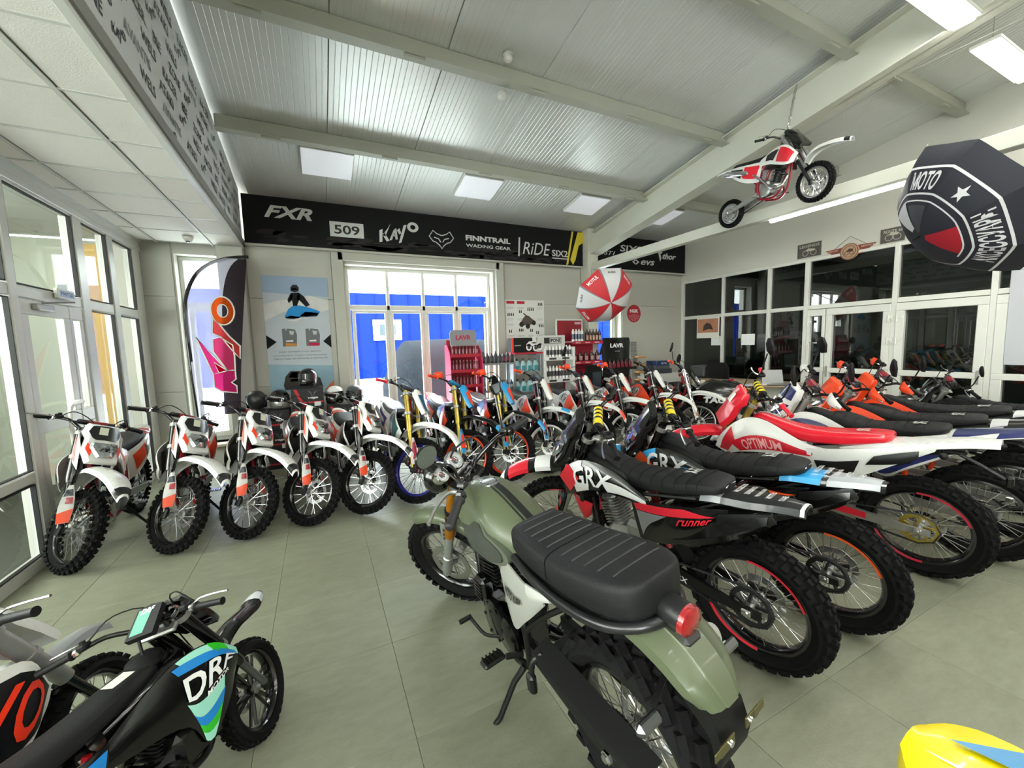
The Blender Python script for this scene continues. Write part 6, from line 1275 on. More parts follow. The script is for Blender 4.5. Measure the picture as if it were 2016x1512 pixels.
def flagpart(u0, u1, off=0, zf=None):
    g = G(); vs = []
    for z in zs_:
        a, b = lerpx(PL, z)+.005, lerpx(right, z); vs += [(x+1.25, .02*math.sin(z*3+x*9)+off, z) for x in (a+(b-a)*u0, a+(b-a)*(u0+u1)/2, a+(b-a)*u1)]
    return g.add(vs, [(i*3+j, i*3+j+1, i*3+j+4, i*3+j+3) for i in range(40) for j in range(2)])
sleeve = G(); tube(sleeve, [V(*FP(*p))+V(.012, 0, -.004) for p in pole[2:]], .02, 6, sm=4, flat=.4); ob('sleeve', sleeve, 'blk', fl)
ob('cloth', flagpart(0, .62), cloth('pale_flag_cloth', 'cfcede', .38), fl); ob('dark_band', flagpart(.62, 1), cloth('dark_flag_cloth', '3b3338', .25), fl)
zp = lambda zx, zy: V(-.743+(zx*.2713-136)*.00569+1.25, 0, 2.833-(zy*.2713-15)*.00652)
OR = [(298+80*math.cos(i*math.pi/12), 452+100*math.sin(i*math.pi/12)) for i in range(24)]; IR = [(298+36*math.cos(i*math.pi/12), 452+46*math.sin(i*math.pi/12)) for i in range(24)]
for nm_c, c, poly in (('k', 'ff3f90', [(192, 1000), (192, 905), (232, 900), (205, 820), (290, 885), (345, 880), (345, 950), (312, 972), (345, 1000), (345, 1052), (240, 1035)]), ('spike', 'ff3f90', [(100, 640), (200, 770), (292, 885), (270, 890), (192, 905)]), ('a', 'ff4f88', [(208, 745), (212, 655), (262, 640), (345, 700), (350, 790), (345, 885), (292, 885)]), ('y', 'ff5a58', [(212, 610), (226, 500), (262, 545), (330, 640), (396, 708), (388, 800), (340, 740), (270, 640)])):
    g = G(); pts = [zp(*q)+V(0, -.022, 0) for q in poly]; g.add(pts, [tuple(range(len(pts)))]); ob('letter', g, cloth('flag_print_'+c, c, .12), fl); g = G(); tube(g, [p+V(0, .006, 0) for p in pts], .011, 6, closed=True); ob('letter_outline', g, 'white', fl)
g = G(); O_, I_ = [zp(*q)+V(0, -.022, 0) for q in OR], [zp(*q)+V(0, -.022, 0) for q in IR]; g.add(O_+I_, [(i, (i+1) % 24, 24+(i+1) % 24, 24+i) for i in range(24)]); ob('letter', g, cloth('flag_print_orange', 'ff6a28', .12), fl)
g = G(); tube(g, [p+V(0, .006, 0) for p in O_], .011, 6, closed=True); tube(g, I_, .006, 6, closed=True); ob('letter_outline', g, 'white', fl)
g = G(); box(g, (-.15, 0, .012), (.42, .05, .02), bv=.008); box(g, (-.15, 0, .012), (.05, .42, .02), bv=.008); ob('foot', g, 'sblk', fl)
# ================================================================ poster with riders
def card(name, label, cat, x0, x1, z0, z1, y, c, th=.006):
    g = G(); box(g, ((x0+x1)/2, y, (z0+z1)/2), (x1-x0, th, z1-z0), bv=.001); return tag(ob(name, g, c), label, cat)
yP = 6.848; po = card('poster', 'tall pale poster of a snowmobile rider and two oil jugs with three Russian lines', 'poster', -.66, .20, .98, 2.69, yP, mat('pale_blue_grey_print', 'aab3ba', .45, var=.12, vs=1.6, stretch=(1, 1, 2.5)))
def pp(pts, c, par=po, x0=-.66, z0=.98, w=.86, h=1.71, y=yP-.0042, nm='print'): g = G(); flat_poly(g, [(p[0]*w, p[1]*h) for p in pts], (x0, y, z0), UX, UZ); return ob(nm, g, pm_(c), par)
pp([(0, .0), (1, .0), (1, .22), (0, .25)], mat('teal_print', '7f9fae', .5, var=.1)); pp([(0, .86), (1, .83), (1, 1), (0, 1)], mat('blue_sky_print', '8ba0b8', .5)); pp([(0, .62), (.3, .70), (.6, .66), (1, .72), (1, .80), (.7, .84), (.3, .80), (0, .76)], mat('snow_print', 'c6c6c2', .6, var=.15, vs=9), y=yP-.0045)
y2 = yP-.005
for pts, c in (([(.30, .655), (.36, .72), (.44, .75), (.52, .755), (.66, .74), (.78, .72), (.86, .70), (.80, .675), (.60, .66), (.50, .64), (.40, .645)], '2f86c4'), ([(.52, .66), (.62, .70), (.84, .69), (.80, .66), (.62, .655)], '22303a'), ([(.30, .65), (.40, .665), (.52, .655), (.44, .635), (.33, .640)], '1c2a35'), ([(.34, .62), (.50, .655), (.60, .650), (.44, .615)], 'c9c9c6'), ([(.56, .645), (.62, .68), (.68, .66), (.62, .64)], 'b9bbb8')): pp(pts, c, y=y2)
for pts, c in (([(.36, .80), (.42, .86), (.54, .865), (.62, .83), (.70, .76), (.64, .74), (.54, .80), (.50, .75), (.44, .75), (.43, .80), (.38, .77)], '1d1f22'), ([(.42, .875), (.42, .905), (.46, .93), (.52, .93), (.55, .905), (.54, .875), (.48, .865)], '2c2e31'), ([(.43, .885), (.44, .90), (.53, .90), (.53, .885)], '9a9c9e'), ([(.39, .80), (.42, .85), (.45, .84), (.43, .79)], '9c9e9e'), ([(.50, .80), (.53, .86), (.56, .84), (.55, .80)], '8d8f90')): pp(pts, c, y=y2-.0006)
for bx, c2 in ((.24, 'c08a45'), (.60, 'b5264a')):
    pp([(bx, .40), (bx+.21, .40), (bx+.225, .50), (bx+.20, .545), (bx+.08, .555), (bx+.06, .535), (bx+.05, .555), (bx, .55)], '6c6f72', y=y2); pp([(bx+.12, .50), (bx+.17, .50), (bx+.185, .53), (bx+.11, .535)], 'b3b8ba', y=y2-.0005); pp([(bx+.04, .402), (bx+.205, .402), (bx+.21, .425), (bx+.045, .43)], c2, y=y2-.0005); pp([(bx+.05, .44), (bx+.16, .44), (bx+.16, .455), (bx+.05, .45)], 'd9dad8', y=y2-.0005)
pp([(0, .38), (.15, .44), (0, .50)], '1a1b1d'); pp([(1, .38), (.87, .44), (1, .50)], '1a1b1d')
for i, (t, w) in enumerate((('ВАША ТЕХНИКА СТОИТ ДОРОГО,', .66), ('ИСПОЛЬЗУЙТЕ ТОЛЬКО ОРИГИНАЛЬНЫЕ', .84), ('СМАЗОЧНЫЕ МАТЕРИАЛЫ И ЗАПЧАСТИ', .84))):
    g = G(); flat_text(g, t, (-.23-w*.43, y2, .98+1.71*(.345-.030*i)), UX, UZ, .024, w*.86, 0, .2, .0); ob('lettering', g, '1d1f24', po)
for pts, c in (([(.20, .06), (.24, .14), (.32, .185), (.60, .18), (.78, .11), (.82, .03), (.22, .02)], '3b3733'), ([(.28, .13), (.34, .175), (.44, .175), (.46, .12)], 'b9c0c2'), ([(.30, .09), (.56, .10), (.56, .12), (.32, .115)], 'a8322c'), ([(.84, 0), (1, 0), (1, .09)], 'c46a48')): pp(pts, c, y=y2)
# wall chart with quad
ch = card('wall_chart', 'white paper wall chart with a quad bike drawing and tiny bottles', 'poster', 3.19, 4.02, 1.72, 2.43, yP, mat('white_paper_print', 'd7d8d3', .6))
cx = lambda pts, c, y=yP-.0045: pp(pts, c, par=ch, x0=3.19, z0=1.72, w=.83, h=.71, y=y)
for a, b in ((.03, .9), (.29, .9)): cx([(a, b), (a+.2, b), (a+.2, b+.07), (a, b+.07)], 'b5303f')
for (a, b, n) in ((.05, .58, 4), (.56, .72, 4), (.84, .86, 3), (.08, .14, 2), (.33, .17, 3), (.62, .16, 2), (.86, .28, 3), (.34, .66, 2), (.78, .10, 2)):
    for i in range(n): cx([(a+i*.045, b), (a+i*.045+.025, b), (a+i*.045+.025, b+.06), (a+i*.045+.015, b+.09), (a+i*.045, b+.06)], '2b2c2e')
for a in (.04, .30, .56, .80):
    for b in (.8, .50, .36, .06): cx([(a, b), (a+.17, b), (a+.17, b+.012), (a, b+.012)], 'a5a6a6'); cx([(a, b-.03), (a+.14, b-.03), (a+.14, b-.02), (a, b-.02)], 'b5b6b6')
cx([(.38, .42), (.46, .55), (.52, .60), (.60, .58), (.68, .50), (.74, .46), (.72, .38), (.60, .34), (.45, .33)], '5b534b', yP-.005)
for a, b, r in ((.40, .36, .06), (.72, .40, .055), (.56, .31, .06)): cx([(a+r*math.cos(t), b+r*1.2*math.sin(t)) for t in [i*math.pi/6 for i in range(12)]], '33302d', yP-.0055)
cx([(.44, .64), (.46, .66), (.56, .58), (.54, .56)], '2c2a28', yP-.0055)
g = G(); lathe(g, [(.001, 0), (.19, 0), (.19, .006)], 40, X=Matrix.Translation((6.30, 6.852, 2.20)) @ Matrix.Rotation(math.pi, 4, 'Z')); ng = tag(ob('round_sign', g, mat('crimson_print', 'a81c30', .5)), 'round crimson sign with white letters on the clad wall', 'sign')
g = G(); flat_text(g, 'NGK', (6.30, 6.844, 2.22), UX, UZ, .075, .24, 0, 0, .06, center=False); g.v = [(x-.12, y, z) for x, y, z in g.v]; ob('lettering', g, 'e6dcdc', ng); g = G()
for i in range(9): a = math.radians(200+i*17); flat_poly(g, [(0, 0), (.17*math.cos(a), .17*math.sin(a)), (.17*math.cos(a+.06), .17*math.sin(a+.06))], (6.30, 6.845, 2.20), UX, UZ)
ob('ray_print', g, 'd8b0b4', ng)
# ================================================================ helmets and boxes
def helmet(label, x, y, z, rz, shell, chin, dark=True):
    t = thing('helmet', label, 'helmet', (x, y, z), rz, group='helmets on the black boxes')
    g = G(); rgs = []
    for i in range(13):
        th = math.pi*i/12; zz = .145+.125*math.cos(th)*(1 if th < 1.9 else 1.05); r = math.sin(th)**.8 if 0 < i < 12 else .02
        if zz < .03: zz = .03; r = max(r, .72)
        rgs.append([(.150*r*math.cos(a)*(1.05 if math.cos(a) > 0 else .95)+.0, .118*r*math.sin(a), zz) for a in [k*math.pi/10 for k in range(20)]])
    rgs[-1] = [(x_*.8, y_*.8, .028) for x_, y_, _ in rgs[-2]]; loft(g, rgs[::-1]); ob('shell', g, shell, t, ang=60)
    g = G(); P = [(.158*math.cos(a)+.012, .124*math.sin(a), z_) for z_ in (.125, .155, .185, .20) for a in [math.radians(-78+k*13) for k in range(13)]]; g.add(P, [(i*13+k, i*13+k+1, (i+1)*13+k+1, (i+1)*13+k) for i in range(3) for k in range(12)]); ob('visor', g, mat('smoked_visor', '55585a', .06, .7, coat=1), t)
    g = G(); loft(g, [[(.165*math.cos(a)*k+.02, .118*math.sin(a)*k, z_) for a in [math.radians(-80+j*16) for j in range(11)]] for z_, k in ((.03, .9), (.05, 1), (.10, 1.04), (.122, 1.0))], close=False); box(g, (.185, 0, .075), (.012, .07, .025), bv=.004); ob('chin_bar', g, chin, t)
    g = G(); lathe(g, [(.001, .004), (.022, .003), (.024, -.01)], 14, c=(.03, .117, .14)); lathe(g, [(.001, -.004), (.022, -.003), (.024, .01)], 14, c=(.03, -.117, .14)); ob('visor_pivot', g, 'blk', t)
    return t
BX = mat('black_carton', '17171a', .5); RSt = mat('red_stripe_print', 'b5202c', .5)
def carton(label, x, y, z, w=.40, d=.30, h=.27):
    t = thing('carton', label, 'box', (x, y, z), random.Random(x*9+z).uniform(-.03, .03), group='black helmet cartons under the poster'); g = G(); box(g, (0, 0, h/2), (w, d, h-.004), bv=.003); b = ob('carton_body', g, BX, t); yf = -d/2-.0015
    g = G(); flat_poly(g, [(-.17, h*.95), (-.13, h*.95), (-.05, h*.22), (-.09, h*.22)], (0, yf, 0), UX, UZ); flat_poly(g, [(-.09, h*.22), (.19, h*.22), (.19, h*.30), (-.09, h*.30)], (0, yf, 0), UX, UZ); ob('red_stripe', g, RSt, t)
    g = G(); flat_text(g, 'vega', (.0, yf, h*.42), UX, UZ, .028, .13, 0, .2, .04); ob('lettering', g, 'dcdcdc', t); g = G(); flat_poly(g, [(.0, .10), (.05, .07), (.065, 0), (.08, .07), (.13, .10), (.085, .03), (.065, -.06), (.045, .03)], (0, yf+.0003, h*.52), UX, UZ); ob('emblem', g, mat('grey_emblem_print', '4c4d50', .5), t)
    g = G(); flat_poly(g, [(.08, 0), (.16, 0), (.16, .06), (.08, .06)], (0, yf-.0005, h*.05), UX, UZ); ob('price_label', g, 'd8d8d4', t); return t
cols = [(-.60, 3, 'left'), (-.17, 4, 'middle'), (.27, 3, 'right')]; nm_ = ['lowest', 'second', 'third', 'topmost']
for x, n_, s_l in cols:
    for k in range(n_): carton('%s black carton with red stripe in the %s stack under the poster' % (nm_[k] if k < n_-1 else 'topmost', s_l), x, 6.35, k*.27)
GB = 'gblk'; helmet('black helmet with silver visor on top of the tallest carton stack', -.14, 6.33, 1.08, -1.9, GB, GB)
helmet('large black motocross helmet on the left carton stack', -.78, 6.30, .81, 1.7, mat('matt_black_shell', '1d1d1f', .4), GB); helmet('dark helmet with grey chin on the left carton stack', -.51, 6.28, .81, -1.55, GB, 'alu'); helmet('white and black helmet on the right carton stack', .185, 6.30, .81, -1.75, 'white', GB); helmet('small dark helmet at the right end of the right carton stack', .445, 6.28, .81, -1.5, mat('graphite_shell', '4a4d50', .3), GB)
# ================================================================ shelves with bottles
def bottle(par_group, label, x, y, z, h, r, body, cap, lab=None, kind='can', mk=None):
    key = (h, r, str(body), str(cap), str(lab), kind)
    if key not in _wc:
        g = G()
        if kind == 'can': lathe(g, [(.001, 0), (r, 0), (r, h*.82), (r*.8, h*.87), (r*.5, h*.9)], 10, ax='z')
        else: loft(g, [[(r*k*a, r*.62*k*b, zz) for a, b in ((-1, -.7), (-.7, -1), (.7, -1), (1, -.7), (1, .7), (.7, 1), (-.7, 1), (-1, .7))] for zz, k in ((0, .95), (h*.03, 1), (h*.62, 1), (h*.80, .55), (h*.86, .35))])
        g2 = G(); lathe(g2, [(r*.5, h*.86), (r*.5, h), (.001, h)] if kind == 'can' else [(r*.33, h*.84), (r*.33, h), (.001, h)], 10, ax='z')
        g3 = G(); (lathe(g3, [(r*1.01, h*.22), (r*1.01, h*.62)], 10, ax='z') if kind == 'can' else box(g3, (0, 0, h*.33), (r*1.5, r*1.26, h*.36)))
        _wc[key] = (mesh('bottle', g, body), mesh('cap', g2, cap), mesh('label', g3, lab) if lab else None)
    a, b, c = _wc[key]; o = ob('bottle' if kind != 'can' else 'spray_can', a, None); o.location = (x, y, z); tag(o, label, 'bottle' if kind != 'can' else 'can', par_group)
    k = ob('cap', b, None, o)
    if c: ob('label', c, None, o)
    return o
RD = mat('red_display_paint', 'a3122c', .45); DR = mat('dark_red_can', '5a1620', .35, .3); GYP = mat('grey_display_board', '7f8286', .5)
# tall red rack
t = thing('display_rack', 'tall red display rack with a grey rounded header and rows of dark red cans', 'rack', (2.17, 6.33, 0))
g = G(); box(g, (0, .14, .85), (.50, .02, 1.7), bv=.004); ob('back_panel', g, RD, t)
for s in (-1, 1):
    g = G(); prism(g, [(-.14, .02), (.16, .02), (.16, 1.62), (.05, 1.62), (-.10, 1.5), (-.14, 1.35)], -.006, .006, X=Matrix.Translation((s*.27, 0, 0)) @ Matrix.Rotation(math.pi/2, 4, 'Z')); ob('side_panel', g, mat('bright_pink_red_panel', 'd8285a', .4), t)
g = G(); pr = [(-.22, 1.60), (.22, 1.60), (.23, 1.80), (.20, 1.86), (-.20, 1.86), (-.23, 1.80)]; prism(g, pr, -.01, .012); hd = ob('header', g, GYP, t); g = G(); flat_text(g, 'LAVR', (-.13, -.0115, 1.70), UX, UZ, .075, .26, 0, 0, .05); ob('lettering', g, 'b01840', hd)
for k in range(6):
    z = .18+k*.25; g = G(); box(g, (0, 0, z), (.52, .26, .012)); box(g, (0, -.135, z+.015), (.53, .008, .055), bv=.002); ob('shelf', g, RD, t)
    for i in range(8): bottle('dark red cans on the tall red rack', '%s dark red can from the left on the %s shelf of the tall red rack' % (ORD[i], ['lowest', 'second', 'third', 'fourth', 'fifth', 'top'][k]), 2.17-.21+.06*i, 6.26, z+.006, .18, .024, DR, '8f7076' if k > 3 else DR, '7a3a48')
# grey steel shelf
t = thing('shelf_unit', 'grey metal shelf unit between the red rack and the teal bottle rack', 'shelf', (2.74, 6.36, 0)); GS = mat('grey_steel_shelf', '8b8d8e', .4, .5)
for x in (-.29, .29):
    for y in (-.14, .14): g = G(); box(g, (x, y, .64), (.03, .03, 1.28)); ob('post', g, GS, t)
for z in (.35, .82, 1.28): g = G(); box(g, (0, 0, z), (.60, .32, .03), bv=.003); ob('shelf', g, GS, t)
for i in range(8): bottle('black bottles on the grey shelf', '%s bottle from the left on top of the grey metal shelf' % ORD[i], 2.50+i*.075, 6.30, 1.295, .17 if i % 3 else .20, .032, BLKC, BLKC, '7a2030' if i in (5, 6) else '3c3d3f', 'jug')
for i in range(7): bottle('bottles on the middle grey shelf', '%s small bottle from the left on the middle board of the grey metal shelf' % ORD[i], 2.50+i*.085, 6.30, .835, .16, .03, ['22304a', 'c8a030', '1d1e20'][i % 3], BLKC, 'b9babb', 'jug')
# teal rack with red topped sign
t = thing('display_rack', 'grey wire rack of clear teal jugs under a red and black box sign', 'rack', (3.33, 6.40, 0))
for x in (-.26, .26): g = G(); box(g, (x, 0, .70), (.03, .30, 1.40), bv=.004); ob('side_frame', g, GS, t)
for z in (.25, .72, 1.08): g = G(); box(g, (0, 0, z), (.5, .30, .02)); box(g, (0, -.15, z+.02), (.5, .008, .04)); ob('shelf', g, GS, t)
g = G(); box(g, (0, -.02, 1.44), (.56, .34, .03), bv=.004); ob('top_board', g, RD, t)
for z in (.26, .73, 1.09):
    for i in range(4): bottle('teal jugs on the wire rack', '%s teal jug from the left on the %s board of the grey wire rack' % (ORD[i], 'low' if z < .5 else 'middle' if z < .9 else 'upper'), 3.14+i*.125, 6.33, z, .26, .05, mat('teal_fluid_bottle', '8fb8bc', .2, coat=.5), BLKC, '3a8a94', 'jug')
g = G(); box(g, (3.28, 6.36, 1.585), (.50, .14, .25), bv=.004); sb = tag(ob('box_sign', g, 'blk'), 'black and red box sign with a white quad cutout on the teal rack', 'sign'); g = G(); box(g, (3.05, 6.355, 1.585), (.035, .15, .255)); ob('red_edge', g, 'e23a28', sb)
g = G(); flat_text(g, 'RACING', (3.09, 6.288, 1.57), UX, UZ, .02, .12, 0, .1, .03); ob('lettering', g, 'c9c9c9', sb)
g = G(); Q = lambda pts: flat_poly(g, [(x*.34, y*.34) for x, y in pts], (3.30, 6.283, 1.475), UX, UZ)
Q([(.05, .35), (.2, .5), (.5, .52), (.8, .45), (1, .36), (.9, .25), (.1, .25)]); Q([(.42, .5), (.40, .72), (.5, .82), (.62, .74), (.66, .5)]); Q([(.46, .82), (.46, .94), (.54, .97), (.6, .9), (.57, .82)])
for a, b in ((.2, .2), (.85, .22), (.6, .16)): Q([(a+.17*math.cos(t_), b+.18*math.sin(t_)) for t_ in [i*math.pi/7 for i in range(14)]])
ob('quad_cutout', g, 'dededc', sb); g = G()
for a, b in ((.2, .2), (.85, .22), (.6, .16)): flat_poly(g, [((a+.09*math.cos(t_))*.34, (b+.10*math.sin(t_))*.34) for t_ in [i*math.pi/6 for i in range(12)]], (3.30, 6.2815, 1.475), UX, UZ)
Q = lambda pts: flat_poly(g, [(x*.34, y*.34) for x, y in pts], (3.30, 6.2815, 1.475), UX, UZ); Q([(.3, .42), (.5, .47), (.7, .42), (.5, .38)]); ob('cutout_print', g, '2a2b2d', sb)
# white rack
t = thing('display_rack', 'white rack of white bottles under a white and black header board', 'rack', (3.97, 6.36, 0)); WPn = mat('white_rack_paint', 'd8d9d6', .4)
for x in (-.31, .31): g = G(); box(g, (x, 0, .78), (.05, .28, 1.5), bv=.004); ob('side_frame', g, WPn, t)
for z in (.55, .93, 1.33): g = G(); box(g, (0, 0, z), (.6, .28, .02)); box(g, (0, -.145, z-.005), (.66, .012, .07), bv=.003); s = ob('shelf', g, WPn, t); [ob('price_strip', box(G(), (dx, -.153, z-.005), (.15, .004, .035)), '3a3b3d', s) for dx in (-.16, .12)]
g = G(); box(g, (-.02, .12, 1.60), (.60, .012, .30), bv=.003); hb = ob('header', g, WPn, t); g = G(); flat_poly(g, [(0, 0), (.38, 0), (.38, .11), (0, .11)], (-.18, .1125, 1.60), UX, UZ); ob('frame_print', g, '1a1a1a', hb); g = G(); flat_poly(g, [(0, 0), (.25, 0), (.25, .09), (0, .09)], (-.06, .112, 1.61), UX, UZ); ob('field_print', g, 'd8d9d6', hb); g = G(); flat_text(g, 'IPONE', (-.05, .111, 1.62), UX, UZ, .07, .23, 0, 0, .04); ob('lettering', g, '151515', hb)
for z, nmz in ((.95, 'middle'), (1.345, 'top')):
    for i in range(8): bottle('white bottles on the white rack', '%s white bottle from the left on the %s shelf of the white rack' % (ORD[i], nmz), 3.72+i*.072, 6.28, z, .24 if z < 1.2 else .22, .028, 'dcdcda', 'e8e8e6' if z < 1.2 else 'cfcfcf', '3c3d40')
# red shelf rack by the column
t = thing('display_rack', 'red stepped wall rack of brown oil bottles in front of the column', 'rack', (4.62, 6.48, 0))
g = G(); box(g, (-.20, .10, 1.83), (.62, .02, .46), bv=.004); bd = ob('header', g, WPn, t); g = G(); flat_poly(g, [(0, 0), (.56, 0), (.56, .40), (0, .40)], (-.48, .0885, 1.63), UX, UZ); ob('print', g, mat('dark_red_print', '8f1626', .5, var=.4, vs=5), bd); g = G(); flat_poly(g, [(0, 0), (.14, 0), (.14, .04), (0, .04)], (-.08, .088, 1.96), UX, UZ); ob('logo_field', g, 'e9d5d8', bd); g = G(); flat_text(g, 'MOTUL', (-.07, .087, 1.967), UX, UZ, .026, .12, 0, 0, .05); ob('lettering', g, 'b01a2c', bd)
g = G(); box(g, (.02, .12, .80), (.70, .02, 1.6), bv=.004); ob('back_panel', g, RD, t)
for z, nmz in ((.42, 'lowest'), (.83, 'second'), (1.22, 'third'), (1.60, 'top')):
    g = G(); box(g, (.06, -.02, z), (.70, .26, .02)); box(g, (.06, -.155, z), (.71, .012, .06), bv=.003); s = ob('shelf', g, RD, t)
    for dx in (-.2, .02, .24): ob('lettering', flat_text(G(), 'MOTUL', (.02+dx-.05, -.1625, z-.012), UX, UZ, .022, .11, 0, 0, .04), 'ecd8da', s)
    if z == 1.60:
        for i in range(4): bottle('white cans on the red rack', '%s white can from the left on the top shelf of the stepped red rack' % ORD[i], 4.40+i*.068, 6.42, z+.01, .25, .028, 'dcdcda', 'dcdcda', '41506a')
        for i in range(5): bottle('boxed bottles on the red rack', '%s dark boxed bottle from the left on the top shelf of the stepped red rack' % ORD[i], 4.72+i*.075, 6.42, z+.01, .25, .031, '2a1518', '2a1518', 'c9a48a', 'jug')
    else:
        for i in range(5): bottle('brown bottles on the red rack', '%s brown oil bottle from the left on the %s shelf of the stepped red rack' % (ORD[i], nmz), 4.42+i*.135, 6.42, z+.01, .22, .045, '3a1418', '2a0f12', 'b08a86', 'jug')
# black display stand, leaning board, cartons
t = thing('display_stand', 'black display stand with white letters beside the corner window', 'rack', (5.42, 6.40, 0)); g = G(); prism(g, [(-.33, .9), (.33, .9), (.345, 1.62), (.32, 1.68), (-.32, 1.68), (-.345, 1.62)], -.012, .012); hd = ob('header', g, GB, t); g = G(); flat_text(g, 'LAVR', (-.16, -.0135, 1.48), UX, UZ, .085, .34, 0, 0, .05); flat_text(g, 'FAST CARE', (-.04, -.0135, 1.40), UX, UZ, .018, .12); ob('lettering', g, 'e6e6e6', hd)
g = G(); box(g, (0, .02, .46), (.66, .04, .92), bv=.004); ob('back_panel', g, GB, t)
for z in (.35, .70, 1.05):
    g = G(); box(g, (0, -.10, z), (.64, .24, .015)); box(g, (0, -.22, z+.02), (.65, .01, .05)); ob('shelf', g, GB, t)
    for i in range(6): bottle('dark red bottles on the black stand', '%s dark red bottle from the left on the %s shelf of the black display stand' % (ORD[i], 'low' if z < .5 else 'middle' if z < .9 else 'upper'), 5.17+i*.10, 6.28, z+.008, .19, .035, '5a0f20', '1a1a1c', '8f2038', 'jug')
t = thing('monitor', 'black monitor seen beyond the forks in front of the red rack', 'monitor', (4.72, 6.21, 0), .1); g = G(); box(g, (0, 0, .92), (.42, .03, .50), bv=.008); mo = ob('screen_case', g, 'blk', t); g = G(); box(g, (.06, -.0165, .86), (.22, .002, .34)); ob('screen', g, mat('dim_screen', '39434c', .2), mo); g = G(); box(g, (0, .02, .34), (.30, .12, .68), bv=.01); ob('pedestal', g, 'blk', t)
t = thing('shelf_tower', 'pale perforated board leaning by the corner wall with orange clips', 'rack', (6.10, 6.55, 0)); g = G(); X = Matrix.Rotation(math.radians(-4), 4, 'X'); box(g, (0, .0, .80), (.20, .02, 1.6), X=X, bv=.003); bo = ob('board', g, mat('grey_pegboard', '9c9d98', .5), t)
g = G(); rnd = random.Random(2)
for i in range(40): box(g, (-.06+(i % 4)*.04+rnd.uniform(-.006, .006), -.012, 1.28+(i//4)*.032), (.02, .004, .014), X=X)
ob('print', g, '3c3d3d', bo)
for k in range(5): g = G(); box(g, (.05, -.06, .62+k*.16), (.22, .14, .035), bv=.01); ob('clip', g, mat('amber_clip', 'c88a4a', .4), t)
g = G(); box(g, (6.68, 6.45, .45), (.75, .45, .9), bv=.01); tag(ob('low_cabinet', g, mat('white_cabinet', 'c3c5c0', .5)), 'low pale cabinet standing in the back right corner', 'cabinet')
for i, (w, h, c, lb) in enumerate(((.52, .10, '3a3c44', 'dark grey flat box lying on the low pale cabinet'), (.40, .07, '55585c', 'mid grey flat box, second of the stack on the low cabinet'), (.36, .10, '1f3560', 'navy parts box on top of the stack on the low cabinet'))):
    g = G(); z = .9+[.0, .10, .17][i]; box(g, (6.55, 6.40, z+h/2), (w, .3, h-.002), bv=.003); o = tag(ob('parts_box', g, c), lb, 'box'); 
    if i == 2: ob('lettering', flat_text(G(), 'MOTUL', (6.50, 6.2485, z+.03), UX, UZ, .035, .16, 0, 0, .04), 'd0d6e0', o)
# ================================================================ desk, chair, office bits
WD = mat('light_oak_top', 'a08c74', .45, var=.12, vs=4, stretch=(1, 8, 1)); t = thing('counter_desk', 'curved pale counter with an oak top in front of the office window', 'desk')
def arc(r, z): return [(7.70+r*1.13*math.cos(a), 4.98+r*math.sin(a), z) for a in [math.radians(95+i*170/18) for i in range(19)]]
g = G(); loft(g, [arc(1.15, .75), arc(1.17, .765), arc(1.17, .79), arc(1.15, .80)]); ob('desk_top', g, WD, t); g = G(); loft(g, [arc(1.05, .02), arc(1.05, .75)]); ob('desk_front', g, mat('pale_counter_front', 'b3b4ad', .5), t)
for i, (x, y, w, d, h, c, lb) in enumerate(((6.35, 4.55, .10, .10, .10, 'a81c28', 'red cup on the counter'), (6.20, 4.80, .09, .09, .07, '2a5fa8', 'blue mug on the counter'), (6.05, 4.95, .16, .12, .08, 'cfc7b0', 'cream tissue box on the counter'), (6.75, 4.30, .30, .22, .02, 'e0e0dc', 'white papers lying on the counter'), (6.5, 4.35, .24, .16, .015, 'd2d6da', 'pale folder lying on the counter'))):
    g = G(); (lathe(g, [(.001, 0), (w/2*.85, 0), (w/2, h), (w/2*.9, h), (w/2*.8, .01)], 16, ax='z', c=(x, y, .80)) if i < 2 else box(g, (x, y, .80+h/2), (w, d, h), bv=.002)); tag(ob(['cup', 'mug', 'tissue_box', 'paper_stack', 'folder'][i], g, c), lb, ['cup', 'cup', 'box', 'paper', 'paper'][i])
t = thing('laptop', 'open grey laptop on the counter', 'laptop', (6.95, 4.15, .80), -.6); g = G(); box(g, (0, 0, .01), (.34, .24, .018), bv=.004); ob('base', g, GS, t); g = G(); box(g, (0, .0, 0), (.34, .012, .24), bv=.004, X=Matrix.Translation((0, .15, .125)) @ Matrix.Rotation(-.3, 4, 'X')); ob('lid', g, GS, t)
t = thing('office_chair', 'black office chair behind the counter', 'chair', (6.95, 5.45, 0)); g = G(); loft(g, [sring(x, .0, .24*k, .05, 14, .6) for x, k in ((-.26, .8), (-.2, 1), (.2, 1), (.26, .8))], X=Matrix.Translation((0, 0, .48))); ob('seat', g, 'blk', t); g = G(); loft(g, [[(.10*z_*0+.22+.03*math.sin(j), y*k, .58+z_*.55) for j, y in enumerate((-.24, -.2, 0, .2, .24))]+[(.27, y*k, .58+z_*.55) for y in (.24, .2, 0, -.2, -.24)] for z_, k in ((0, .8), (.3, 1), (.8, 1), (1, .7))]); ob('backrest', g, 'blk', t); g = G(); tube(g, [V(0, 0, .06), V(0, 0, .46)], .03, 10); [tube(g, [V(0, 0, .09), V(.28*math.cos(a), .28*math.sin(a), .04)], .018, 6) for a in [i*1.2566 for i in range(5)]]; ob('base', g, 'sblk', t)
t = thing('printer', 'small grey printer by the office glass behind the counter', 'printer', (7.35, 5.9, 0)); g = G(); box(g, (0, 0, .40), (.5, .45, .8), bv=.01); ob('stand', g, WPn, t); g = G(); box(g, (0, 0, .93), (.42, .36, .24), bv=.03); ob('body', g, mat('printer_grey', '4a4c4e', .5), t)
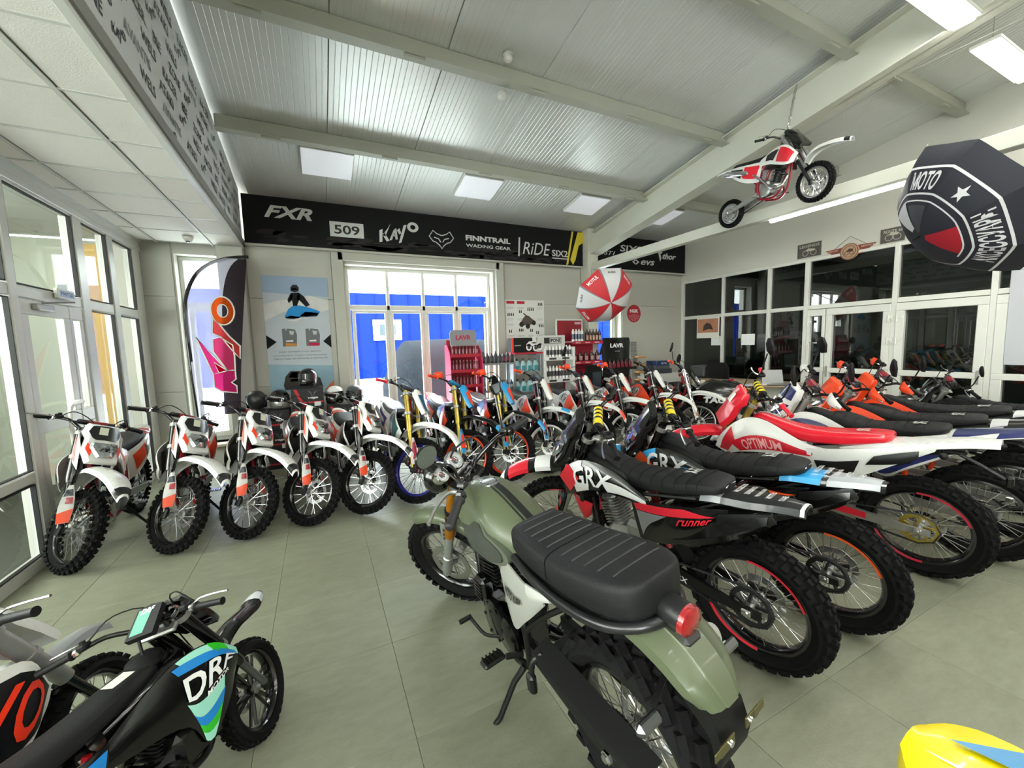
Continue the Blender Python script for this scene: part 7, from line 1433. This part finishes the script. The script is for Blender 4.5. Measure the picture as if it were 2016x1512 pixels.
# black machine cowl with letters
t = thing('snow_machine_cowl', 'big glossy black machine cowl with white letters before the counter', 'vehicle', (5.98, 4.42, 0), -.75); g = G(); loft(g, [sring(x, z, w, h, 20, .7) for x, z, w, h in ((-.55, .52, .10, .1), (-.45, .58, .22, .22), (-.15, .64, .30, .30), (.2, .62, .30, .28), (.5, .52, .24, .2), (.62, .46, .1, .1))]); ob('cowl', g, GB, t, ang=60)
g = G(); flat_text(g, 'TAURUS', (-.34, -.318, .58), UX, UZ, .10, .62, 0, .1, .05); ob('lettering', g, 'd8d8d8', t); g = G(); box(g, (0, -.16, .15), (1.1, .10, .22), bv=.04); box(g, (0, .16, .15), (1.1, .10, .22), bv=.04); box(g, (0, 0, .28), (.9, .3, .2), bv=.03); ob('skid_frame', g, 'sblk', t)
# ================================================================ things on the right wall
XW = X1-.006; RY, RZ = (0, -1, 0), (0, 0, 1)
def wcard(name, label, y0, y1, z0, z1, c, x=XW, th=.01, tilt=0): g = G(); box(g, (x, (y0+y1)/2, (z0+z1)/2), (th, abs(y1-y0), z1-z0), bv=.002); return tag(ob(name, g, c), label, 'sign' if 'sign' in name else 'paper')
TIN = mat('aged_tin_print', '4c4a45', .5, var=.3, vs=14)
for (a, b, z0, z1, s, lb) in ((4.35, 3.98, 2.96, 3.20, 'LEGENDS', 'framed grey tin sign left of the winged sign over the partition'), (3.18, 2.90, 2.95, 3.16, 'ROUTE 66', 'small brown tin sign right of the winged sign')):
    o = wcard('tin_sign', lb, a, b, z0, z1, TIN); g = G(); w = a-b; flat_text(g, s, (XW-.0058, a-.03, z1-.07), RY, RZ, .045, w-.06, 0, 0, .02); 
    for k in (0, 1): tube(g, [(XW-.006, a-w*(.34+.34*k)+.045*math.cos(t_), z0+.075+.045*math.sin(t_)) for t_ in [i*math.pi/6 for i in range(12)]], .004, 4, closed=True)
    flat_poly(g, [(.3*w, .11), (.7*w, .10), (.75*w, .13), (.45*w, .15)], (XW-.0058, a, z0), RY, RZ); ob('print', g, 'b9b5a6', o); g = G(); tube(g, [(XW-.006, a, z0), (XW-.006, b, z0), (XW-.006, b, z1), (XW-.006, a, z1)], .006, 4, closed=True); ob('border', g, 'a9a79c', o)
o = thing('winged_sign', 'red and cream winged motorcycle sign hung on a string over the partition', 'sign'); yc, zc_ = 3.57, 2.93; g = G(); RDB = mat('dark_red_wood_print', '7a3a34', .5, var=.2)
for s in (-1, 1): vs = [(u*s, v) for u, v in ((.08, .08), (.34, .07), (.30, .03), (.27, .02), (.24, -.02), (.21, -.03), (.17, -.06), (.08, -.07))]; n = len(vs); g.add([(XW-.012, yc-u, zc_+v) for u, v in vs]+[(XW-.002, yc-u, zc_+v) for u, v in vs], [tuple(range(n))]+[(i, (i+1) % n, n+(i+1) % n, n+i) for i in range(n)])
ob('wings', g, RDB, o); g = G(); lathe(g, [(.001, -.022), (.125, -.022), (.13, -.015), (.13, 0)], 32, ax='x', c=(XW, yc, zc_)); dk = ob('disc', g, mat('cream_brown_print', 'b08f72', .5, var=.1), o); g = G()
for r in (.118, .085): tube(g, [(XW-.023, yc+r*math.cos(t_), zc_+r*math.sin(t_)) for t_ in [i*math.pi/14 for i in range(28)]], .004, 4, closed=True)
for k in (0, 1): tube(g, [(XW-.023, yc-.035+.07*k+.026*math.cos(t_), zc_-.025+.026*math.sin(t_)) for t_ in [i*math.pi/6 for i in range(12)]], .005, 4, closed=True)
flat_poly(g, [(-.05, .0), (.04, -.01), (.06, .03), (.0, .045)], (XW-.024, yc, zc_), RY, RZ); ob('print', g, '4a2a26', dk); g = G(); flat_text(g, 'GARAGE', (XW-.0125, yc+.33, zc_+.035), RY, RZ, .025, .17); flat_text(g, 'SERVICE', (XW-.0125, yc-.15, zc_+.035), RY, RZ, .025, .17); ob('lettering', g, 'd9c3a4', o)
g = G(); tube(g, [(XW-.01, yc+.22, zc_+.07), (XW-.005, yc, zc_+.24), (XW-.01, yc-.22, zc_+.07)], .004, 4); ob('string', g, '6b6354', o)
o = wcard('calendar', 'wall calendar with a desert rally photo hung on the office glass', 6.42, 5.86, 1.62, 2.06, 'e3e1da', x=X1-.02); pg = G(); flat_poly(pg, [(.02, .12), (.54, .12), (.54, .42), (.02, .42)], (X1-.0258, 6.42, 1.62), RY, RZ); ph = ob('photo_print', pg, mat('desert_print', 'b07a5c', .5, var=.25, vs=6), o); pg = G(); flat_poly(pg, [(.16, .16), (.30, .20), (.42, .18), (.36, .30), (.26, .34), (.18, .28)], (X1-.0262, 6.42, 1.62), RY, RZ); ob('rider_print', pg, '3a2a26', ph)
wcard('paper_sheet', 'left white paper sheet taped to the office glass', 6.08, 5.84, 1.46, 1.66, 'f2f3f3', x=X1+.02, th=.004); wcard('paper_sheet', 'right white paper sheet taped to the office glass', 5.38, 5.10, 1.46, 1.68, 'f2f3f3', x=X1+.02, th=.004)
g = G(); box(g, (X1-.03, 1.74, 1.9), (.03, .24, 1.45), bv=.004); tag(ob('white_board', g, mat('white_board_sheet', 'b4b7bd', .4)), 'narrow white board at the right edge beside the glass doors', 'board')
for (x, y, z, w, d, h, c, lb, cat) in ((8.6, 5.2, 0, .9, .7, .95, '8a7a5c', 'big brown carton behind the office glass', 'box'), (8.7, 4.2, 0, .8, .5, 1.3, '55564f', 'grey cabinet behind the office glass', 'cabinet'), (9.3, 6.3, 0, .8, .5, 1.6, '6a6c68', 'tall grey cabinet in the office corner', 'cabinet')):
    g = G(); box(g, (x, y, z+h/2), (w, d, h), bv=.01); tag(ob('carton' if cat == 'box' else 'cabinet', g, mat('mat_'+c, c, .7)), lb, cat)
